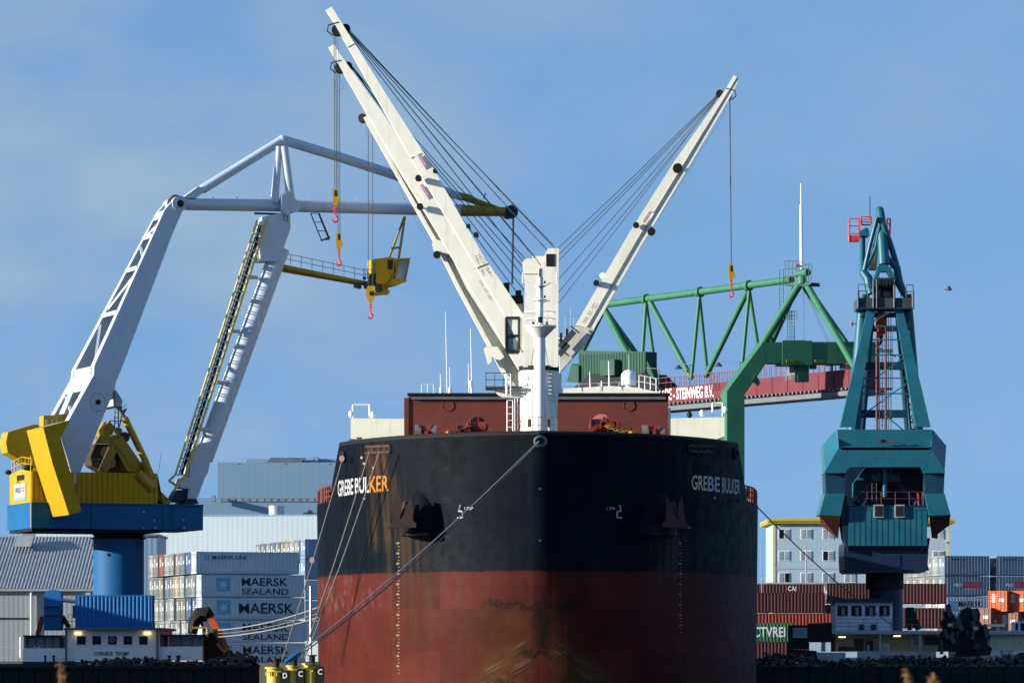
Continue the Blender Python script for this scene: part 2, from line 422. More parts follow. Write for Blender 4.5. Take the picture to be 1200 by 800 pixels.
# rust running down below the fairleads, the name and the anchors
def rust(x0, x1, z0, z1, amt, col, soft=0.5):
    global c
    f = mathn('MULTIPLY', mathn('MULTIPLY', band(hx, x0, x1, soft), band(hz, z0, z1, 0.6)), ramp(n_str, 0.40, 0.66, 0, amt))
    c = mixc(f, c, col)
rust(-12.2, -10.3, 14.2, 16.6, 1.0, (0.075, 0.034, 0.016), 0.15)
rust(-11.6, -9.3, 10.0, 14.6, 0.75, (0.055, 0.032, 0.014))
rust(-10.2, -7.6, 6.6, 11.0, 0.75, (0.045, 0.028, 0.013))
rust(-9.8, -7.0, 3.0, 8.0, 0.35, (0.06, 0.03, 0.014))
rust(9.2, 10.3, 14.4, 16.4, 0.7, (0.10, 0.05, 0.03), 0.15)
rust(7.4, 10.0, 7.5, 11.0, 0.45, (0.10, 0.055, 0.03))
# orange rust and scuffs round the bulb seam
f = mathn('MULTIPLY', mathn('MULTIPLY', band(hx, -4.4, -0.4, 0.9), band(hz, 2.4, 5.8, 0.5)), ramp(n_big, 0.32, 0.65, 0.1, 0.65)); c = mixc(f, c, (0.085, 0.036, 0.010))
rag = mathn('MULTIPLY', mathn('SUBTRACT', n_mid, 0.5), 2.2)
def scuff(z0, z1, x0, x1, thr=0.5):
    global c
    f = mathn('MULTIPLY', mathn('MULTIPLY', band(mathn('ADD', hz, rag), z0, z1, 0.10), band(mathn('ADD', hx, rag), x0, x1, 0.3)), ramp(n_fine, thr - 0.1, thr + 0.05, 0, 0.95)); c = mixc(f, c, (0.012, 0.011, 0.007))
scuff(5.75, 6.25, -3.8, 2.6, 0.47); scuff(3.0, 5.8, -0.4, 0.4, 0.36); scuff(2.45, 2.8, -1.6, 2.1, 0.34); scuff(0.5, 1.0, -3.9, -1.9, 0.45); scuff(-0.5, 1.4, 1.2, 3.4, 0.52)
# bright scratches fanning down from the bulb: two tilted noise fields
for sgn in (1, -1):
    d = mathn('ADD', mathn('MULTIPLY', hx, -sgn * 0.62), hz)       # constant along a 30 degree line
    q = nd('ShaderNodeCombineXYZ'); lk(t, mathn('MULTIPLY', d, 7.5), q.inputs[0]); lk(t, mathn('MULTIPLY', hx, 0.5), q.inputs[1])
    nn = nd('ShaderNodeTexNoise'); nn.inputs['Scale'].default_value = 1; nn.inputs['Detail'].default_value = 3; lk(t, q.outputs[0], nn.inputs['Vector'])
    reg = mathn('MULTIPLY', band(hx, -4.3, -0.8, 0.6) if sgn > 0 else band(hx, 0.8, 4.4, 0.6), band(d, 1.5, 4.4, 0.5))
    f = mathn('MULTIPLY', reg, ramp(n_mid, 0.35, 0.6, 0.1, 0.6)); c = mixc(f, c, (0.085, 0.05, 0.016))
    f = mathn('MULTIPLY', reg, ramp(nn.outputs['Fac'], 0.58, 0.70, 0, 0.55)); c = mixc(f, c, (0.17, 0.13, 0.11))
    f = mathn('MULTIPLY', reg, ramp(nn.outputs['Fac'], 0.44, 0.34, 0, 0.75)); c = mixc(f, c, (0.02, 0.014, 0.008))
# plate seams and fine chips
fz = mathn('ABSOLUTE', mathn('SUBTRACT', mathn('FRACT', mathn('MULTIPLY', hz, 0.345)), 0.5))
c = mixc(ramp(fz, 0.010, 0.003, 0, 0.22), c, (0.004, 0.004, 0.005))
c = mixc(mathn('MULTIPLY', ramp(n_fine, 0.70, 0.74, 0, 0.5), ramp(n_big, 0.45, 0.6)), c, (0.12, 0.09, 0.08))
# each shell plate a shade of its own
wv = nd('ShaderNodeCombineXYZ'); lk(t, mathn('FLOOR', mathn('ADD', mathn('MULTIPLY', hx, 0.30), mathn('MULTIPLY', mathn('FLOOR', mathn('MULTIPLY', hz, 0.345)), 0.5))), wv.inputs[0]); lk(t, mathn('FLOOR', mathn('MULTIPLY', hz, 0.345)), wv.inputs[1])
wn_ = nd('ShaderNodeTexWhiteNoise', noise_dimensions='2D'); lk(t, wv.outputs[0], wn_.inputs['Vector'])
tone = nd('ShaderNodeMix', data_type='RGBA', blend_type='MULTIPLY'); tone.inputs['Factor'].default_value = 1; lk(t, c, tone.inputs['A'])
gv = nd('ShaderNodeCombineXYZ'); tv = ramp(wn_.outputs['Value'], 0, 1, 0.80, 1.16)
for i_ in range(3): lk(t, tv, gv.inputs[i_])
lk(t, gv.outputs[0], tone.inputs['B']); c = tone.outputs['Result']
lk(t, c, pb.inputs['Base Color'])
lk(t, ramp(n_mid, 0.3, 0.7, 0.5, 0.7), pb.inputs['Roughness']); pb.inputs['Specular IOR Level'].default_value = 0.06
bmp = nd('ShaderNodeBump'); bmp.inputs['Strength'].default_value = 0.25; bmp.inputs['Distance'].default_value = 0.12
lk(t, mathn('ADD', mathn('ADD', noise(0.55, 2), mathn('MULTIPLY', mathn('ABSOLUTE', mathn('SINE', mathn('MULTIPLY', hx, 3.9))), 0.10)), mathn('MULTIPLY', ramp(fz, 0.02, 0.0), 0.08)), bmp.inputs['Height']); lk(t, bmp.outputs[0], pb.inputs['Normal'])

ship = thing('cargo_ship', (SX, SY, 0), 'big bulk carrier seen bow on, black above and red below, with cream deck cranes', 'ship')
hb = MB()
phs = [R(90 * i / 44) for i in range(45)]
zs = [-4, -1.5, 0, 1.5, 3, 4.5, 6, 7.5, 9, 10.5, 12, ZM]
def ring(z):
    l = [hull_phi(p, -1, z) for p in reversed(phs)] + [hull_phi(p, 1, z) for p in phs[1:]]
    l = [Vector((SX - HB, SY + 152, z))] + l + [Vector((SX + HB, SY + 152, z))]
    return l
rows = [ring(z) for z in zs]; n = len(rows[0]); vs = [p for r in rows for p in r]
fs = [[j * n + i, j * n + i + 1, (j + 1) * n + i + 1, (j + 1) * n + i] for j in range(len(rows) - 1) for i in range(n - 1)]
fs += [[(len(rows) - 1) * n + i for i in range(n)]]                                       # main deck
fs += [[j * n + n - 1, j * n, (j + 1) * n, (j + 1) * n + n - 1] for j in range(len(rows) - 1)]   # transom
hb.add(vs, fs)
# forecastle side with its bulwark, sloping at the after end; an outer and an inner skin
def fc_ring(z, off):
    k = (z - ZM) / (ZT - ZM); pm = R(66 - 6.5 * k); m = 34
    return [hull_at(pm * abs(i) / m, -1 if i < 0 else 1, z, off)[0] for i in range(-m, m + 1)]
zf = [ZM, 14.2, 15, 15.8, 16.6, ZT]; n = 69
o_ = [fc_ring(z, 0.0) for z in zf]; i_ = [fc_ring(z, -0.25) for z in zf]
hb.add([p for r in o_ for p in r], [[j * n + i, j * n + i + 1, (j + 1) * n + i + 1, (j + 1) * n + i] for j in range(5) for i in range(n - 1)])
hb.add([p for r in i_ for p in r], [[j * n + i + 1, j * n + i, (j + 1) * n + i, (j + 1) * n + i + 1] for j in range(5) for i in range(n - 1)])
hb.add(o_[-1] + i_[-1], [[i, i + 1, n + i + 1, n + i] for i in range(n - 1)])
for e in (0, n - 1): hb.add([r[e] for r in o_] + [r[e] for r in i_], [[j, j + 1, 7 + j, 6 + j] for j in range(5)])
hull = hb.build('hull', hm, ship, smooth=40)
b = MB(); l = fc_ring(16.05, -0.2); b.add(l, [list(range(len(l)))])
l2 = [Vector((p.x, p.y, ZM + 0.01)) for p in (l[0], l[-1])]; b.add([l[0], l[-1], l2[1], l2[0]], [[0, 1, 2, 3]])
b.build('forecastle_deck', REDOX, ship, smooth=0)
# lip along the top of the bulwark
b = MB(); b.path([p + V(0, 0, 0.05) for p in fc_ring(ZT, -0.12)], 0.16, 6); b.build('bulwark_rail', BLACK, ship)

# ship's name on both bows
def name(mb, txt, x0, x1, ytop0, ybot0, ytop1, ybot1, bold=0.02):
    a, s, _ = hull_px(x0, (ytop0 + ybot0) / 2); d, s, _ = hull_px(x1, (ytop1 + ybot1) / 2)
    def fn(u, v):
        ph = a + (d - a) * u; Y = hull_phi(ph, s, 15).y
        yb = ybot0 + (ybot1 - ybot0) * u; yt = ytop0 + (ytop1 - ytop0) * u
        z = CZ + (HY - (yb + (yt - yb) * v)) / F * Y
        return hull_at(ph, s, z, 0.04)[0]
    text_map(mb, txt, fn, bold)
b = MB(); name(b, 'GREBE', 396.5, 414.5, 563, 582, 560, 579); name(b, 'BUL', 416.5, 433, 560, 578, 558, 577); b.build('name_lettering', LETW, hull, smooth=0)
b = MB(); name(b, 'KER', 433.5, 456, 558, 577, 556.5, 574.5); b.build('name_lettering', LETO, hull, smooth=0, label='rust stained orange letters KER')
b = MB(); name(b, 'GRE', 810, 828, 556, 573, 557.5, 575); b.build('name_lettering', LETY, hull, smooth=0, label='yellowed letters GRE')
b = MB(); name(b, 'BE', 828.8, 843, 557.5, 575, 559, 576); name(b, 'BULKER', 845.5, 866.5, 559, 577, 562, 579); b.build('name_lettering', LETW, hull, smooth=0)
# draught marks, bulb marks, small plates
def mark(mb, x, y, txt, h, w):
    ph, s, z = hull_px(x, y)
    dphi = w / HB / max(math.cos(ph), 0.5)
    sg = 1 if s > 0 else -1
    text_map(mb, txt, lambda u, v: hull_at(ph + sg * (u - 0.5) * dphi, s, z + (v - 0.5) * h, 0.03)[0], 0.02)
for side in (-1, 1):
    b = MB(); k = 0
    for y in range(636, 792, 4):
        x = 466.5 if side < 0 else 796.5
        if side > 0 and y > 740: break
        if k % 3 == 0: mark(b, x, y, str(14 - k // 3) + 'M' if k // 3 < 13 else '2', 0.15, 0.2)
        else: mark(b, x + 1.2, y, '-', 0.04, 0.10)
        k += 1
    b.build('draught_figure', DRM, hull, smooth=0)
def strokes(mb, pts, r=0.05):
    q = []
    for x, y in pts: ph, s, z = hull_px(x, y); q.append(hull_at(ph, s, z, 0.03)[0])
    for a, c2 in zip(q[:-1], q[1:]):
        d = (c2 - a).normalized(); up = d.cross(Vector((0, -1, 0))).normalized() * r
        mb.add([a - up, c2 - up, c2 + up, a + up], [[0, 1, 2, 3]])
b = MB(); strokes(b, [(539.6, 591), (537.4, 598.5), (542, 599), (542.2, 606), (536, 606.5)]); mark(b, 549.5, 595.5, '1.75M', 0.2, 0.55); b.build('bulb_mark', LETW, hull, smooth=0)
b = MB(); strokes(b, [(725.5, 591), (727.6, 598.5), (723, 599), (722.8, 606), (729, 606.5)]); mark(b, 715.5, 595.5, '1.75M', 0.2, 0.55); b.build('bulb_mark', LETW, hull, smooth=0)
b = MB()
for (x, y) in ((632, 572.5), (632, 633), (438, 548), (424, 536), (427, 543), (837, 583), (427, 584)): mark(b, x, y, 'o', 0.16, 0.16)
b.build('tug_mark', LETW, hull, smooth=0)
# fairlead openings in the bulwark
def fairlead(x0, x1, y0, y1, nm, ymid_shift=0):
    pts = []
    f1 = MB(); f2 = MB()
    q = []
    for (x, y) in ((x0, y1), (x1, y1 - ymid_shift), (x1, y0 - ymid_shift), (x0, y0)):
        ph, s, z = hull_px(x, y); q.append(hull_at(ph, s, z, 0.0))
    nn = (q[0][1] + q[1][1]).normalized()
    c4 = [p for p, _ in q]
    f2.prism([p + nn * 0.05 for p in c4], -nn * 0.3)
    fr = f2.build('fairlead', BLACK, hull, smooth=0)
    for a, d in zip(c4, c4[1:] + c4[:1]): f1.bar(a + nn * 0.08, d + nn * 0.08, 0.16)
    mid = [c4[0].lerp(c4[1], k) + V(0, 0, 0.15) for k in (0.3, 0.55, 0.8)]
    for m_ in mid: f1.tube(m_ + nn * 0.06 - V(0, 0, 0.1), m_ + nn * 0.06 + V(0, 0, 0.16), 0.13, seg=8)
    f1.build('roller_frame', RUST, fr)
fairlead(430, 458.5, 523.5, 530.5, 'p', 1.2); fairlead(834, 806.5, 523, 529.5, 's', 1.2)
for (x, y) in ((403, 535), (861, 531), (632, 517)):
    ph, s, z = hull_px(x, y) if abs(x - 632) > 1 else (0.0, 1, CZ + (HY - y) / F * SY)
    p0, nn = hull_at(ph, s, z, 0.0); b = MB(); tx = nn.cross(V(0, 0, 1)).normalized()
    b.path([p0 + nn * 0.1 + tx * math.cos(a) * 0.38 + V(0, 0, 1) * math.sin(a) * 0.30 for a in [2 * math.pi * k / 16 for k in range(17)]], 0.11, 8)
    ch = b.build('chock', BLACK if x != 632 else GREYD, hull)
    b = MB(); b.tube(p0 + nn * 0.02, p0 + nn * 0.06, 0.33, seg=16); b.build('opening', BLACK, ch)
# row of small scupper holes below each name
b = MB()
for side in (-1, 1):
    for k in range(5):
        x = (395 + k * 2.6) if side < 0 else (856.5 + k * 2.3); ph, s, z = hull_px(x, 585.5 - (k * 0.4 if side < 0 else -k * 0.35)); p0, nn = hull_at(ph, s, z, 0.0); b.tube(p0, p0 + nn * 0.05, 0.10, seg=8)
b.build('scupper', BLACK, hull)
# red life rails on the main deck edge behind the bow
for side in (-1, 1):
    b = MB(); pts = [hull_at(R(a), side, ZM, -0.15)[0] for a in (62, 68, 74, 82, 89)]
    for a, d in zip(pts[:-1], pts[1:]):
        b.rail([a, d], 1.1, 1.0, 0.06, 2)
    for a in (73, 79, 85):
        q = hull_at(R(a), side, ZM, -0.4)[0]; b.box((q.x - 0.35, q.y - 0.3, ZM), (q.x + 0.35, q.y + 0.3, ZM + 1.05))
    b.build('deck_railing', REDOX, ship)
# anchors on their bolsters
for side in (-1, 1):
    def mx_(x): return x if side < 0 else 1264 - x
    b = MB(); ph, s, z0 = hull_px(mx_(497), 628); ph2, s, z1 = hull_px(mx_(488), 565)
    c0, nn = hull_at(ph, s, z0, 0); c1, _ = hull_at(ph2, s, z1, 0); tx = V(0, 0, 1).cross(nn).normalized(); rings = []
    for k in range(9):
        f_ = k / 8; c_ = c1.lerp(c0, f_); wid = 0.25 + 1.42 * math.sin(min(f_ * 1.25, 1) * math.pi / 2); prot = 0.12 + 2.0 * f_ ** 0.9
        rings.append([c_ + tx * wid * math.cos(a) + nn * (prot * math.sin(a) - 0.5) for a in [math.pi * i / 16 for i in range(17)]])
    m = 17; b.add([p for r in rings for p in r], [[j * m + i, j * m + i + 1, (j + 1) * m + i + 1, (j + 1) * m + i] for j in range(8) for i in range(m - 1)] + [list(range(8 * m, 9 * m)), list(range(m))])
    b.build('anchor_bolster', hm, ship, smooth=50)
    # anchor: crown, two flukes, shank
    Yp = c0.y - 1.9; b = MB()
    out1 = [(453.8, 618.8), (459, 613), (461, 610), (464.3, 582), (469, 590), (469.5, 600), (468.2, 609), (472.6, 604), (476, 592), (482.7, 582), (484, 609.5), (487.6, 613), (487.6, 617.8), (470, 618.3)]
    fr_pts = [P(mx_(x), y, Yp) for x, y in out1]
    if side > 0: fr_pts.reverse()
    b.prism(fr_pts, (0, 0.55, 0))
    an = b.build('anchor', RUST, ship)
    b = MB(); b.tube(P(mx_(471.5), 615, Yp + 0.3), P(mx_(475), 588, Yp + 1.1), 0.22, 0.16, 8); b.build('shank', RUST, an)
# hatch cover panels standing open behind the foremast
b = MB(); p0 = P(479, 508, 312); p1 = P(783, 463, 312)
b.box((p0.x, 312, ZM), (p1.x, 313.2, p1.z)); b.box((p0.x - 0.35, 311.9, p1.z - 3.6), (p0.x - 0.003, 313, p1.z - 0.2))
hc = b.build('hatch_cover', REDOX, ship)
b = MB(); b.box((p0.x - 0.1, 311.7, p1.z), (p1.x + 0.15, 313.4, p1.z + 0.16)); b.build('top_edge', BLACK, hc)
b = MB(); b.box((p0.x + 0.2, 311.74, p1.z - 0.32), (p1.x - 0.2, 311.98, p1.z - 0.12)); b.build('seal_strip', GREYD, hc)
for x in (525, 737):
    q = P(x, 475, 312); b = MB(); b.path([q + V(math.cos(a) * 0.42, -0.03, math.sin(a) * 0.42) for a in [2 * math.pi * k / 24 for k in range(25)]], 0.03, 6)
    b.tube(q + V(0, -0.03, 0), q + V(0, 0.02, 0), 0.40, seg=24); b.build('inspection_cover', REDOX, hc)
# windlasses and mooring winches on the forecastle
def winch(spec, mirror):
    def mxx(x): return x if not mirror else 1264 - x
    Y = 287; b = MB()
    for (x, y, r, w) in spec['drums']:
        q = P(mxx(x), y, Y); b.tube(q + V(-w, 0, 0), q + V(w, 0, 0), r, seg=18)
    wn_ = b.build('winch', REDD, ship)
    b = MB()
    for (x, y, r, w) in spec['drums']:
        q = P(mxx(x), y, Y)
        for e in (-1, 1): b.tube(q + V(e * w, 0, 0), q + V(e * (w + 0.08), 0, 0), r * 1.45, seg=20)
    b.build('flange', REDOX, wn_)
    b = MB()
    for (x, y, r, w) in spec['rope']:
        q = P(mxx(x), y, Y)
        for k in range(5): c_ = q + V((k - 2) * w * 0.4, 0, 0); b.tube(c_ - V(w * 0.18, 0, 0), c_ + V(w * 0.18, 0, 0), r, seg=18)
    b.build('rope_coil', FIBRED, wn_)
    b = MB()
    for (x0, y0, x1, y1) in spec['boxes']:
        a = P(mxx(x0), y1, Y - 0.5); c_ = P(mxx(x1), y0, Y - 0.5); b.box((min(a.x, c_.x), Y - 0.5, 16.05), (max(a.x, c_.x), Y + 0.7, c_.z))
    b.build('gear_case', REDD, wn_)
    b = MB(); pts = spec['chain']
    for k in range(len(pts) - 1):
        for i in range(4):
            a = P(mxx(pts[k][0] + (pts[k + 1][0] - pts[k][0]) * i / 4), pts[k][1] + (pts[k + 1][1] - pts[k][1]) * i / 4, Y - 0.9)
            tq = [a + V(math.cos(g) * 0.17, (math.sin(g) * 0.1 if i % 2 else 0), (0 if i % 2 else math.sin(g) * 0.1)) for g in [2 * math.pi * e / 10 for e in range(11)]]
            b.path(tq, 0.045, 5)
    b.build('anchor_chain', spec['cm'], wn_)
winch(dict(drums=[(560, 501, 0.42, 0.5), (545, 503, 0.3, 0.5), (498, 503, 0.3, 0.35)], rope=[(490, 505, 0.46, 0.22), (508, 505, 0.44, 0.22)], boxes=[(514, 501, 519, 508), (532, 503, 540, 508), (497, 504, 502, 508), (568, 506, 574, 508)], chain=[(526, 507), (536, 506), (548, 501), (553, 499)], cm=RUST), False)
winch(dict(drums=[(562, 499, 0.5, 0.55), (547, 502, 0.3, 0.5), (498, 504, 0.3, 0.35)], rope=[(508, 505.5, 0.46, 0.24), (489, 507, 0.42, 0.22)], boxes=[(517, 501, 525, 508), (495, 502, 499, 509), (480, 502.5, 483, 512), (541, 495, 548, 506)], chain=[(522, 507.5), (536, 505), (548, 501), (553, 499)], cm=YELD), True)
for (x, y) in ((525, 507.5), (740, 507.5)):
    b = MB(); b.ball(P(x, y - 0.5, 285.5), 0.16, 10, 6); b.build('chain_stopper', YEL, ship)
# drum wheel, larger, on either side
for x, m_ in ((558, REDOX), (707, REDD)):
    q = P(x, 501, 288); b = MB(); d = V(0.3, -1, 0).normalized() if x < 632 else V(-0.5, -1, 0).normalized()
    b.tube(q, q + d * 0.35, 0.95 if x > 632 else 0.75, seg=22); b.tube(q, q - d * 0.9, 0.55, seg=16)
    w_ = b.build('warping_head', m_, ship)
    b = MB(); a0 = d.orthogonal().normalized()
    for k in range(5):
        from mathutils import Quaternion
        a1 = Quaternion(d, k * 2 * math.pi / 5) @ a0; b.bar(q + d * 0.38, q + d * 0.38 + a1 * 0.8, 0.12)
    b.build('spoke', REDD, w_)
b = MB()
for (x0, y0, x1, y1) in ((701, 501, 712, 491), (712, 491, 722, 494), (722, 494, 725, 505), (705, 497, 722, 497), (690, 505, 701, 499)): b.bar(P(x0, y0, 286.4), P(x1, y1, 286.4), 0.3)
b.build('windlass_brake', REDD, ship)
# foremast
mx0 = P(632.5, 505, 289.0); b = MB()
b.tube((mx0.x, 289, 16.05), (mx0.x, 289, P(0, 390, 289).z), 0.42, 0.40, 18); b.tube((mx0.x, 289, P(0, 390, 289).z), (mx0.x, 289, P(0, 325, 289).z), 0.26, 0.24, 16)
b.tube((mx0.x + 0.9, 288.8, 16.05), (mx0.x + 0.4, 288.9, P(0, 466, 289).z), 0.13, seg=10)
mast = b.build('foremast', WHITE, ship)
zp = P(0, 384, 289).z; b = MB(); b.tube((mx0.x, 289, zp), (mx0.x, 289, zp + 0.14), 1.17, seg=20); b.tube((mx0.x, 289, zp - 0.75), (mx0.x, 289, zp), 0.35, 1.1, 20, caps=False); b.build('mast_platform', WHITE, mast)
b = MB(); b.rail([(mx0.x + math.cos(a) * 1.12, 289 + math.sin(a) * 1.12, zp + 0.14) for a in [2 * math.pi * k / 12 for k in range(13)]], 0.95, 2, 0.022, 1); b.build('platform_railing', WHITE, mast)
b = MB()
for (y, wd) in ((335.5, 1.2), (352, 0.75)):
    z = P(0, y, 289).z; b.tube((mx0.x - wd, 289, z + (0.5 if wd > 1 else 0)), (mx0.x, 289, z - 0.2), 0.035, seg=6); b.tube((mx0.x + wd, 289, z + (0.5 if wd > 1 else 0)), (mx0.x, 289, z - 0.2), 0.035, seg=6); b.tube((mx0.x, 289, z), (mx0.x, 289, z + 0.06), 0.55 if wd < 1 else 0.4, seg=12)
    for e in (-1, 1): b.tube((mx0.x + e * wd, 289, z + 0.2), (mx0.x + e * wd, 289, z + (0.95 if wd > 1 else 0.3)), 0.05, seg=6)
b.build('crossarm', WHITE, mast)
b = MB()
for (dx, z, r) in ((0.02, P(0, 376, 289).z, 0.2), (-0.45, P(0, 379, 289).z, 0.1), (0.5, P(0, 379, 289).z, 0.1), (0.35, P(0, 331, 289).z, 0.09), (0.35, P(0, 348, 289).z, 0.09), (0.0, P(0, 317.5, 289).z, 0.07), (0.0, P(0, 322, 289).z, 0.07), (0.05, P(0, 336, 289).z, 0.11)):
    b.tube((mx0.x + dx, 288.75 if r < 0.15 else 287.9, z - r), (mx0.x + dx, 288.75 if r < 0.15 else 287.9, z + r), r * 0.8, seg=10)
b.build('navigation_light', BLACK, mast)
b = MB(); zt = P(0, 325, 289).z
b.tube((mx0.x, 289, zt), (mx0.x, 289, zt + 0.5), 0.05, seg=6)
for e in (-1, 1): b.tube((mx0.x + e * 0.15, 288.9, zp), (mx0.x + e * 1.9, 293, 16.05), 0.02, seg=5)
b.build('mast_stay', ROPE, mast)
b = MB(); b.rail([P(610, 507, 286), P(652, 507, 286)], 1.1, 0.62, 0.022, 1); b.build('mast_guard_rail', GREYD, ship)
for x in (620.5, 642.5): b = MB(); q = P(x, 496, 286.2); b.box((q.x - 0.12, 286, q.z - 0.25), (q.x + 0.12, 286.3, q.z + 0.3)); b.build('floodlight', BLACK, mast)
# deck cranes ------------------------------------------------------------
def jib(parent, L, Rr, Y, th, m, nm='jib', yoff=0.0):
    """L, Rr: pixel pairs of the left and right edge, tip first; th depth (tip, heel); Y may be a function of the row"""
    b = MB(); k = len(L); fy = Y if callable(Y) else (lambda y: Y)
    lp = [P(x, y, fy(y)) for x, y in L]; rp = [P(x, y, fy(y0)) for (x, y), (x0, y0) in zip(Rr, L)]
    L0 = (lp[0] - lp[-1]).length
    for i in range(k - 1):
        t0 = th[0] + (th[1] - th[0]) * (lp[i] - lp[0]).length / L0; t1 = th[0] + (th[1] - th[0]) * (lp[i + 1] - lp[0]).length / L0
        a = [lp[i] + V(0, -t0 / 2, 0), rp[i] + V(0, -t0 / 2, 0), rp[i] + V(0, t0 / 2, 0), lp[i] + V(0, t0 / 2, 0)]
        c_ = [lp[i + 1] + V(0, -t1 / 2, 0), rp[i + 1] + V(0, -t1 / 2, 0), rp[i + 1] + V(0, t1 / 2, 0), lp[i + 1] + V(0, t1 / 2, 0)]
        b.loft(a, c_)
    return b.build(nm, m, parent)
def hook(parent, x, ytop, Y, big=False):
    """block, swivel and hook hanging from the rope at pixel x"""
    b = MB(); s = Y / F
    c_ = P(x, ytop, Y)
    if not big:
        pts = [(x - 3.0, ytop), (x + 2.2, ytop), (x + 2.6, ytop + 9), (x + 4.6, ytop + 11), (x + 4.4, ytop + 16), (x + 2.2, ytop + 17), (x + 1.6, ytop + 20), (x - 2.2, ytop + 20), (x - 3.4, ytop + 12)]
        b.prism([P(px, py, Y - 0.12) for px, py in reversed(pts)], (0, 0.24, 0)); hb_ = b.build('hook_block', YEL, parent)
        b = MB(); b.prism([P(px, py, Y - 0.15) for px, py in ((x - 1, ytop + 9), (x + 0.8, ytop + 9), (x + 0.8, ytop + 2), (x - 1, ytop + 2))], (0, 0.3, 0)); b.build('sheave_slot', BLACK, parent)
        y0 = ytop + 20
    else:
        q = P(x, ytop + 9, Y)
        b.prism([P(px, py, Y - 0.22) for px, py in reversed(((x - 3, ytop), (x + 4, ytop), (x + 6, ytop + 6), (x + 4.5, ytop + 15), (x + 1, ytop + 19), (x - 2, ytop + 18), (x - 5, ytop + 12), (x - 5.5, ytop + 5)))], (0, 0.44, 0))
        hb_ = b.build('hook_block', YEL, parent); y0 = ytop + 19
        b = MB(); b.tube(q + V(0.12, -0.24, 0), q + V(0.12, 0.24, 0), 0.2, seg=12); b.build('sheave_pin', BLACK, parent)
    b = MB()
    for k in range(3):
        c_ = P(x, y0 + 1.5 + k * 3.2, Y)
        b.path([c_ + V(math.cos(g) * 0.10 * (1 if k % 2 else 0.6), math.sin(g) * 0.05, math.sin(g) * 0.13) for g in [2 * math.pi * e / 10 for e in range(11)]], 0.045, 6)
    c_ = P(x - 0.3, y0 + 16, Y); r = 0.20
    arc = [c_ + V(0.03, 0, 0.42), c_ + V(0.06, 0, 0.26)] + [c_ + V(math.cos(g) * r, 0, math.sin(g) * r) for g in [R(60 - 30 * e) for e in range(10)]]
    b.path(arc, [0.05, 0.055] + [0.075] * 7 + [0.06, 0.045, 0.02], 8); b.build('hook', HOOKR, parent)
def lamps(parent, lst, Y, off=-0.8):
    for (x, y, r) in lst:
        b = MB(); q = P(x, y, Y); b.tube(q + V(0, off, 0), q + V(0, off + 0.4, 0), r, seg=14); b.tube(q + V(0, off + 0.4, 0), q + V(r * 0.8, off + 0.75, -0.1), 0.06, seg=6); b.build('floodlight', BLACK, parent)
def sign(parent, x, y, Y, off, ang):
    b = MB(); q = P(x, y, Y) + V(0, off, 0); d = V(math.cos(ang), 0, math.sin(ang)); e = V(-math.sin(ang), 0, math.cos(ang))
    def quad(mb, u0, u1, v0, v1, o): mb.add([q + d * u0 + e * v0 + V(0, o, 0), q + d * u1 + e * v0 + V(0, o, 0), q + d * u1 + e * v1 + V(0, o, 0), q + d * u0 + e * v1 + V(0, o, 0)], [[0, 1, 2, 3]])
    quad(b, -0.55, 0.55, -0.28, 0.22, 0); sb = b.build('danger_sign', SIGNW, parent, smooth=0)
    b = MB(); quad(b, -0.52, 0.52, -0.02, 0.20, -0.006); b.build('sign_red_panel', RED, parent, smooth=0)
    b = MB(); text_quad(b, 'DANGER', q + d * -0.46 + e * 0.03 + V(0, -0.012, 0), q + d * 0.46 + e * 0.03 + V(0, -0.012, 0), q + d * 0.46 + e * 0.16 + V(0, -0.012, 0), q + d * -0.46 + e * 0.16 + V(0, -0.012, 0), 0.02); b.build('sign_lettering', SIGNW, parent, smooth=0)
def cables(parent, tips, ends, Y, r=0.035, nm='luffing_rope', Y2=None):
    b = MB(); Y2 = Y2 or Y
    for (x0, y0), (x1, y1) in zip(tips, ends):
        b.path([P(x0, y0, Y), P((x0 + x1) / 2, (y0 + y1) / 2 + 1.2, (Y + Y2) / 2), P(x1, y1, Y2)], r, 5)
    b.build(nm, ROPE, parent)
def swl(parent, x0, y0, x1, y1, Y, off, txt='SWL 30T 28M'):
    b = MB(); a = P(x0, y0, Y) + V(0, off, 0); c_ = P(x1, y1, Y) + V(0, off, 0); d = (c_ - a).normalized(); e = V(-d.z, 0, d.x) if d.x > 0 else V(d.z, 0, -d.x); h = 0.20
    text_quad(b, txt, a, c_, c_ + e * h, a + e * h, 0.0); b.build('load_marking', GREYD, parent, smooth=0)

# ---- crane nearest the bow
YA = 303.0
b = MB(); ax0 = P(631.5, 0, YA).x; z0 = ZM
b.tube((ax0, YA, z0), (ax0, YA, P(0, 434, YA).z), 1.40, 1.40, 28); b.tube((ax0, YA, P(0, 470, YA).z), (ax0, YA, P(0, 452, YA).z), 1.43, 1.50, 28)
b.tube((ax0, YA, P(0, 452, YA).z), (ax0, YA, P(0, 436, YA).z), 1.50, seg=28)
hp = [(613, 430), (654, 430), (654.6, 313), (655, 291), (642, 291), (638, 299), (638, 313), (629, 313), (629, 303), (616, 303), (612.5, 307), (613.5, 318), (615, 330)]
b.prism([P(x, y, YA - 1.25) for x, y in hp], (0, 2.6, 0))
cA = b.build('deck_crane', CREAM, ship, label='cream deck crane nearest the bow, jib up to the left')
b = MB(); b.tube((ax0, YA, P(0, 434.5, YA).z), (ax0, YA, P(0, 429.5, YA).z), 1.5, seg=28); b.build('slewing_ring', BLACK, cA)
b = MB(); b.prism([P(x, y, YA - 1.29) for x, y in ((640, 312), (650, 312), (650, 297.5), (640, 297.5))], (0, 0.3, 0)); b.build('rope_opening', BLACK, cA, smooth=0)
